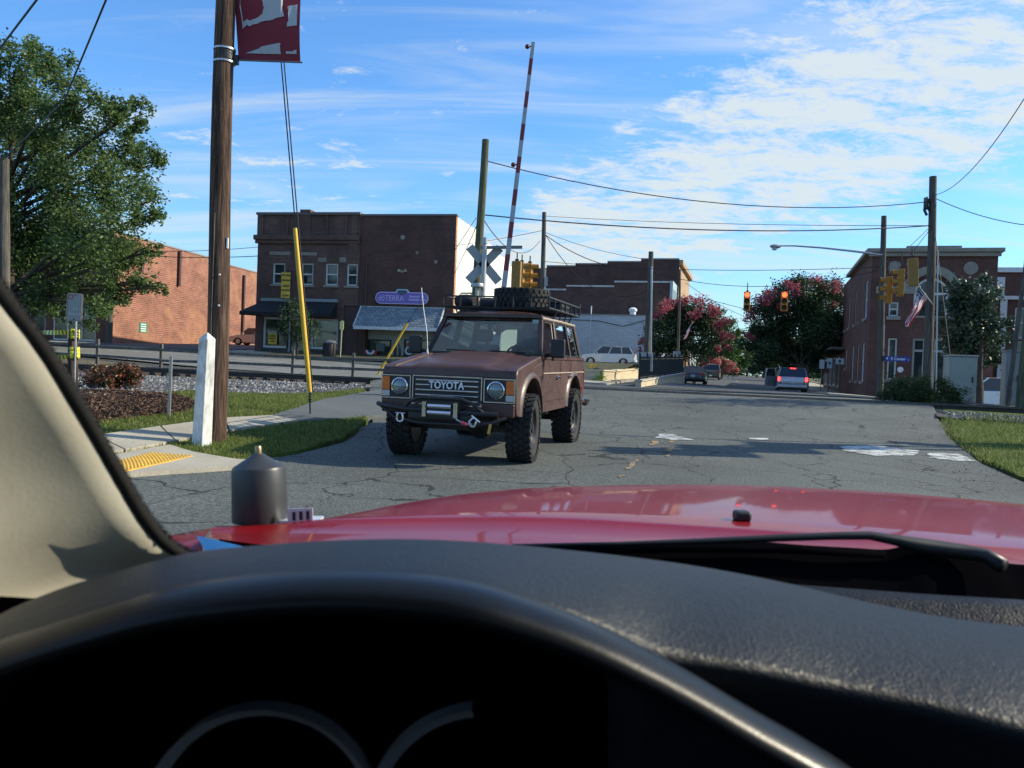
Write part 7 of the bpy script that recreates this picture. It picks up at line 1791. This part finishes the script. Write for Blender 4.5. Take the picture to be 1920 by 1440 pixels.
def tree(name, base, cl, per, leaf, m, label, bark=BARK, trunk=.25, stems=1, sub=12, tight=.26, group=None, cat='tree', fork=.35, aspect=.55, flowers=None, fm=None, fleaf=.1, crown='crown'):
    base = Vector(base); o = empty(name, base, 0, label, cat, group)
    pts = clump_points(cl, per, sub, tight) - np.array(base)
    np_mesh(crown, leaf_faces(pts, leaf, aspect), 4, m, o)
    cz = sum(c[2] for c in cl) / len(cl) - base.z; cx = sum(c[0] for c in cl) / len(cl) - base.x; cy = sum(c[1] for c in cl) / len(cl) - base.y
    b = MB(); fz_ = max(.3, cz * fork)
    for s_ in range(stems):
        a = 2 * math.pi * s_ / stems + .5; off = Vector((math.cos(a), math.sin(a), 0)) * (trunk * 1.6 if stems > 1 else 0)
        top = Vector((cx * .25, cy * .25, fz_)) + off * 2.5
        b.tube([off * .4 + Vector((0, 0, -.3)), off + Vector((cx * .05, cy * .05, fz_ * .5)), top], [trunk * 1.15, trunk, trunk * .8], 9)
        for x, y, z, r_ in cl[s_::stems]:
            e = Vector((x, y, z)) - base; hd2 = math.hypot(e.x - cx, e.y - cy); j0 = Vector((top.x, top.y, max(fz_, min(e.z - .75 * hd2, cz * 1.35)))) if stems == 1 else top; mid = j0.lerp(e, .5) + Vector((RNG.uniform(-.3, .3), RNG.uniform(-.3, .3), RNG.uniform(-.1, .4))) * min(1.5, r_)
            b.tube([j0, mid, e], [trunk * .3, trunk * .17, trunk * .06], 6)
            for _ in range(3):
                dv_ = Vector(RNG.normal(size=3)).normalized() * r_ * .8; b.tube([mid.lerp(e, .6), e + dv_], [trunk * .12, trunk * .04], 5)
    if stems == 1: b.tube([top, Vector((top.x, top.y, max(fz_ + .1, cz * 1.35)))], [trunk * .8, trunk * .2], 8)
    b.build('trunk', bark, o, smooth=60)
    if flowers is not None:
        fp_ = clump_points(flowers, 900, 6, .3) - np.array(base)
        np_mesh('blossom', leaf_faces(fp_, fleaf, .9), 4, fm, o)
    return o
OAK = leaf_mat('oak_leaf', (.05, .095, .032), (.095, .16, .048), (.18, .25, .09), .5, .42); GREEN = leaf_mat('bright_leaf', (.035, .085, .02), (.07, .14, .03), (.12, .19, .05))
DEEP = leaf_mat('deep_leaf', (.026, .055, .026), (.042, .082, .036), (.07, .12, .05)); MAGN = leaf_mat('glossy_leaf', (.03, .06, .034), (.048, .085, .05), (.08, .13, .085), .34, .15)
JUN = leaf_mat('juniper_leaf', (.025, .055, .018), (.045, .085, .024), (.075, .12, .035)); PINK = leaf_mat('pink_blossom', (.28, .05, .075), (.42, .10, .13), (.54, .20, .22), .7, .3)
PALEPINK = leaf_mat('pale_pink_blossom', (.45, .14, .14), (.55, .22, .20), (.62, .34, .28), .7, .3); PHOT = leaf_mat('photinia_leaf', (.03, .05, .025), (.11, .075, .038), (.36, .08, .05), .4)
LIME = leaf_mat('lime_leaf', (.10, .20, .02), (.16, .28, .03), (.24, .36, .06)); YELF = leaf_mat('yellow_flower', (.6, .38, .02), (.7, .5, .05), (.75, .6, .1))
def gb(u, v, d, dz=0): 
    w_ = P(u, v, d); return Vector((w_.x, w_.y, H(w_.x, w_.y) + dz))
oak = [(30, 125, 58), (80, 112, 42), (125, 150, 52), (172, 195, 52), (100, 225, 80), (40, 265, 90), (232, 222, 40), (262, 200, 24), (268, 292, 40), (205, 275, 70), (130, 335, 90), (50, 385, 100), (232, 360, 66), (274, 400, 36), (180, 430, 88), (90, 475, 100), (20, 505, 90), (240, 470, 52), (170, 525, 70), (222, 545, 40), (300, 300, 16), (290, 470, 20), (265, 530, 28), (300, 540, 18), (110, 560, 60), (30, 575, 50), (-60, 200, 90), (-90, 330, 110), (-120, 460, 110), (-60, 560, 70), (-170, 300, 90), (40, 190, 60), (185, 575, 28), (170, 610, 16)]
tree('oak_tree', gb(-25, 690, 44), px_clumps(oak, 44, 4.5, .95), 1050, .19, OAK, 'big loose-crowned green oak standing before the red brick building', trunk=.45, sub=18, tight=.17, fork=.35)
cl_ = [(1245, 625, 34), (1290, 608, 40), (1330, 618, 34), (1270, 648, 30), (1310, 652, 30), (1353, 640, 20), (1235, 655, 20), (1262, 600, 30), (1315, 590, 28)]
fl_ = [(1228, 592, 13), (1246, 580, 15), (1268, 571, 15), (1292, 567, 14), (1316, 571, 14), (1338, 585, 15), (1354, 606, 14), (1364, 630, 12), (1366, 650, 9), (1252, 602, 12), (1300, 588, 14), (1328, 606, 10), (1222, 606, 8), (1240, 612, 9), (1280, 582, 12), (1345, 655, 8), (1335, 676, 8), (1318, 680, 7), (1205, 640, 8), (1199, 655, 6)]
tree('pink_tree', gb(1303, 705, 70, .1), px_clumps(cl_, 70, 1.6), 1700, .19, DEEP, 'bright pink flowering tree beside the iron fence and the stepped building', BARK_P, .09, 5, sub=14, group='pink flowering trees', flowers=px_clumps(fl_, 69.5, 1.6), fm=PINK, fleaf=.16, fork=.4)
cl_ = [(1420, 622, 24), (1440, 582, 32), (1472, 562, 34), (1512, 556, 38), (1552, 562, 36), (1450, 628, 44), (1500, 618, 54), (1548, 618, 42), (1432, 660, 28), (1480, 668, 34), (1530, 668, 28), (1560, 640, 24), (1405, 645, 16)]
fl_ = [(1408, 600, 10), (1415, 580, 10), (1432, 560, 13), (1452, 549, 12), (1480, 542, 13), (1505, 536, 13), (1530, 534, 13), (1555, 538, 12), (1420, 618, 9), (1442, 585, 10), (1408, 630, 8), (1470, 575, 10), (1500, 560, 10), (1560, 575, 9), (1566, 650, 7), (1548, 690, 8), (1412, 655, 7), (1535, 560, 9), (1450, 605, 8)]
tree('pink_tree', gb(1512, 722, 66, .1), px_clumps(cl_, 66, 2.2), 1900, .2, DEEP, 'shaded dusky pink flowering tree over the parked cars beside the brick hall', BARK_P, .10, 5, sub=14, group='pink flowering trees', flowers=px_clumps(fl_, 65.0, 2, 1.3), fm=PINK, fleaf=.16, fork=.4)
far1 = [(1342, 592, 16), (1350, 610, 22), (1364, 622, 24), (1380, 645, 22), (1368, 668, 28), (1346, 650, 30), (1392, 672, 20), (1330, 670, 24)]
tree('shade_tree', gb(1352, 706, 135), px_clumps(far1, 135, 3), 300, .42, GREEN, 'sunlit green tree standing beyond the pink flowering tree', trunk=.3, sub=10, group='green trees down the street')
tree('shade_tree', gb(1432, 706, 150), px_clumps([(1425, 660, 26), (1445, 640, 30), (1420, 685, 22), (1460, 670, 30), (1480, 650, 30)], 150, 3), 260, .45, DEEP, 'dark green tree closing the street end behind the dusky pink tree', trunk=.3, sub=10, group='green trees down the street')
tree('shade_tree', gb(1400, 706, 230), px_clumps([(1375, 690, 14), (1392, 684, 14), (1408, 688, 14), (1425, 684, 16), (1440, 690, 16)], 230, 4), 200, .7, GREEN, 'distant pale green tree at the very end of the street', trunk=.3, sub=8, group='green trees down the street')
tree('shade_tree', gb(1545, 715, 110), px_clumps([(1520, 650, 30), (1550, 640, 34), (1580, 650, 34), (1535, 685, 26), (1565, 690, 26), (1500, 690, 22), (1610, 660, 30)], 110, 3), 300, .4, DEEP, 'dark tree behind the shaded shop row', trunk=.3, sub=10, group='green trees down the street')
tree('oleander_bush', gb(1352, 706, 104), px_clumps([(1335, 692, 13), (1352, 686, 17), (1368, 690, 14), (1377, 698, 9)], 104, 1), 500, .2, DEEP, 'round pale pink flowering bush beside the bronze wagon', trunk=.06, stems=4, sub=10, flowers=px_clumps([(1332, 688, 8), (1345, 680, 9), (1358, 678, 9), (1370, 684, 8), (1378, 696, 7), (1360, 695, 8), (1340, 698, 7)], 103.5, 1), fm=PALEPINK, fleaf=.2, cat='bush', crown='foliage')
tree('street_tree', gb(556, 684, 49, .15), px_clumps([(545, 577, 20), (560, 600, 24), (580, 620, 20), (536, 600, 16), (574, 637, 14), (550, 622, 18), (565, 580, 14)], 49, .6), 900, .13, DEEP, 'small street tree in front of the black awnings', trunk=.06, sub=10, fork=.6)
tree('magnolia_tree', gb(1835, 757, 38), px_clumps([(1792, 545, 24), (1822, 556, 36), (1852, 556, 24), (1802, 600, 44), (1852, 615, 44), (1884, 608, 16), (1832, 655, 44), (1866, 668, 24), (1803, 648, 36), (1795, 570, 24), (1878, 640, 14), (1845, 530, 16)], 38, 1.2), 1500, .18, MAGN, 'dense dark evergreen tree with glossy leaves behind the metal cabinet', trunk=.2, sub=14, tight=.24)
tree('juniper_bush', gb(1735, 762, 27.6), px_clumps([(1680, 732, 26), (1720, 727, 26), (1762, 732, 26), (1792, 742, 22), (1658, 744, 14), (1740, 742, 28), (1700, 745, 26), (1690, 720, 12), (1735, 716, 12), (1765, 717, 10)], 27.6, .4), 9000, .085, JUN, 'wide low green juniper bush at the foot of the thick utility pole', trunk=.04, stems=5, sub=18, cat='bush', crown='foliage', aspect=.3, fork=.2)
tree('photinia_bush', gb(215, 738, 15.2, .05), px_clumps([(178, 712, 24), (205, 712, 26), (232, 706, 26), (250, 712, 18), (190, 695, 14), (225, 692, 14), (245, 694, 12), (215, 728, 22), (170, 725, 16)], 15.2, .25), 22000, .05, PHOT, 'red-tipped green shrub on the mulch behind the wooden sign post', trunk=.02, stems=5, sub=16, group='red-tipped shrubs', cat='bush', crown='foliage', fork=.25)
tree('photinia_bush', gb(95, 735, 15.5, .05), px_clumps([(75, 705, 24), (100, 700, 22), (112, 715, 20), (88, 722, 22), (55, 712, 20)], 15.5, .25), 20000, .05, PHOT, 'thinner reddish shrub between the wooden sign post and the car pillar', trunk=.02, stems=5, sub=14, group='red-tipped shrubs', cat='bush', crown='foliage', fork=.25)
tree('added_verge_tree', (21.2, 26.8, H(21.2, 26.8)), [(21.2 + RNG.uniform(-2.4, 3.0), 26.8 + RNG.uniform(-1.6, 1.6), 6.8 + RNG.uniform(-2.2, 2.6), 1.3) for _ in range(12)], 420, .2, DEEP, 'unseen leafy tree added right of the tracks to cast shade over the crossing', trunk=.16, sub=12, fork=.6)  # tree out of frame, added so its shade lies over the crossing
# planted bank behind the cream wall
def bank(u, v, d): w_ = P(u, v, d); return Vector((w_.x, w_.y, lot_h(w_.x, w_.y) - .1))
tree('hedge', bank(1172, 700, 53), px_clumps([(1150, 693, 8), (1165, 691, 8), (1180, 690, 8), (1195, 689, 7)], 53, .5), 2200, .08, DEEP, 'low dark hedge on the bank in front of the white parked car', trunk=.02, stems=4, sub=10, cat='hedge', crown='foliage', fork=.2)
tree('lime_shrub', bank(1127, 712, 43.3), px_clumps([(1122, 708, 8), (1132, 710, 8), (1127, 703, 6), (1115, 712, 7)], 43.3, .3), 3600, .06, LIME, 'bright lime green shrub spilling over the cream wall corner', trunk=.015, stems=4, sub=10, cat='bush', crown='foliage', fork=.2)
tree('flower_bed', bank(1112, 700, 46), px_clumps([(1105, 697, 8), (1118, 696, 8), (1132, 697, 7), (1142, 696, 6)], 46, .3), 2200, .08, DEEP, 'bed of low dark plants with yellow flowers behind the lime shrub', trunk=.015, stems=4, sub=8, cat='plants', crown='foliage', fork=.2, flowers=px_clumps([(1107, 686, 3), (1114, 685, 3)], 45.5, .2), fm=YELF, fleaf=.08)
# distant woods round the town so that no bare horizon shows
wp_ = []
for i in range(260):
    a = RNG.uniform(-math.pi, math.pi); d = RNG.uniform(300, 420); x, y = d * math.sin(a), d * math.cos(a)
    if y > 0 and abs(math.degrees(math.atan2(x, y)) - 16) < 2.5 and d < 340: d = 380
    h_ = RNG.uniform(5, 11); wp_.append((x, y, H(x, y) + h_ * .55, h_))
np_mesh('far_woods', leaf_faces(clump_points(wp_, 5, 8, .3), 2.2, .7), 4, DEEP)['kind'] = 'stuff'
# grass blades, mulch chips
def blades(name, polys, excl, n, hmin, hmax, m, lean=.5, bound=None, off=.03):
    xs = []; x0, x1, y0, y1 = bound
    while len(xs) < n:
        x, y = random.uniform(x0, x1), random.uniform(y0, y1)
        if any(inside((x, y), p) for p in polys) and not any(inside((x, y), p) for p in excl): xs.append((x, y))
    A_ = np.array(xs); z = HH(A_) + off; k = len(A_)
    h_ = RNG.uniform(hmin, hmax, k); a = RNG.uniform(0, 2 * math.pi, k); w_ = RNG.uniform(.004, .009, k)
    base = np.c_[A_, z]; sd_ = np.c_[np.cos(a), np.sin(a), np.zeros(k)] * w_[:, None]
    tip = base + np.c_[RNG.normal(size=(k, 2)) * lean * h_[:, None], h_]
    V = np.stack([base - sd_, base + sd_, tip], 1).reshape(-1, 3)
    o = np_mesh(name, V, 3, m); o['kind'] = 'stuff'; return o
BLADE = leaf_mat('grass_blade', (.075, .11, .022), (.14, .19, .038), (.30, .30, .11), .6, .35)
sw_poly = U_ + L_[::-1]; ramp_poly = gp([(60, 892), (150, 872), (240, 852), (318, 838), (362, 853), (445, 866), (520, 871), (440, 877), (320, 887), (205, 896), (100, 906)])
path_poly = gp([(505, 787), (560, 766), (610, 751), (680, 738), (745, 729), (760, 770), (735, 781), (640, 791), (560, 797)])
mulch_poly = gp([(40, 760), (130, 736), (250, 738), (330, 746), (378, 760), (350, 777), (250, 791), (160, 799), (60, 805)])
blades('grass', [verge], [sw_poly, ramp_poly, path_poly, mulch_poly, bp], 60000, .03, .075, BLADE, .5, (-9, -1.9, 7, 25))
vr_ = [(6.65, 10.4), (7.25, 12.7), (8.95, 17), (10.9, 21.0), tr(13.2, -4.3), tr(24, -4.7), (22, 10)]
blades('grass', [vr_], [], 34000, .03, .09, BLADE, .5, (6.5, 18, 10, 25))
# taller weeds at the ballast edge
we = [tr(max(13.5, random.gauss(14.6, .7)), random.gauss(-4.4, .3)) for _ in range(260)]
A_ = np.array(we); z = HH(A_) + .03; k = len(A_); h_ = RNG.uniform(.08, .28, k); base = np.c_[A_, z]; a = RNG.uniform(0, 6.28, k); sd_ = np.c_[np.cos(a), np.sin(a), np.zeros(k)] * .012
np_mesh('weeds', np.stack([base - sd_, base + sd_, base + np.c_[RNG.normal(size=(k, 2)) * .35 * h_[:, None], h_]], 1).reshape(-1, 3), 3, BLADE)['kind'] = 'stuff'
CHIP = leaf_mat('mulch_chip', (.035, .02, .014), (.085, .05, .034), (.19, .13, .10), .9, 0)
xs = []
while len(xs) < 7000:
    p = (random.uniform(-9, -3.5), random.uniform(10, 17))
    if inside(p, mulch_poly): xs.append(p)
A_ = np.array(xs); C_ = np.c_[A_, HH(A_) + .075]
np_mesh('mulch_chips', leaf_faces(C_, .075, .3, 3.0), 4, CHIP)['kind'] = 'stuff'

db = []
for a_, c_ in zip(left_edge[4:-1], left_edge[5:]): db += [(a_[0] + (c_[0] - a_[0]) * f + random.gauss(.12, .22), a_[1] + (c_[1] - a_[1]) * f + random.gauss(0, .1)) for f in [random.random() for _ in range(45)]]
for a_, c_ in zip(right_edge[1:6], right_edge[2:7]): db += [(a_[0] + (c_[0] - a_[0]) * f + random.gauss(-.2, .35), a_[1] + (c_[1] - a_[1]) * f + random.gauss(0, .1)) for f in [random.random() for _ in range(80)]]
A_ = np.array(db); C_ = np.c_[A_, np.array([road_h(x_, y_) for x_, y_ in db]) + .012]
np_mesh('road_litter', leaf_faces(C_, .022, .6, 4.0), 4, STONE)['kind'] = 'stuff'
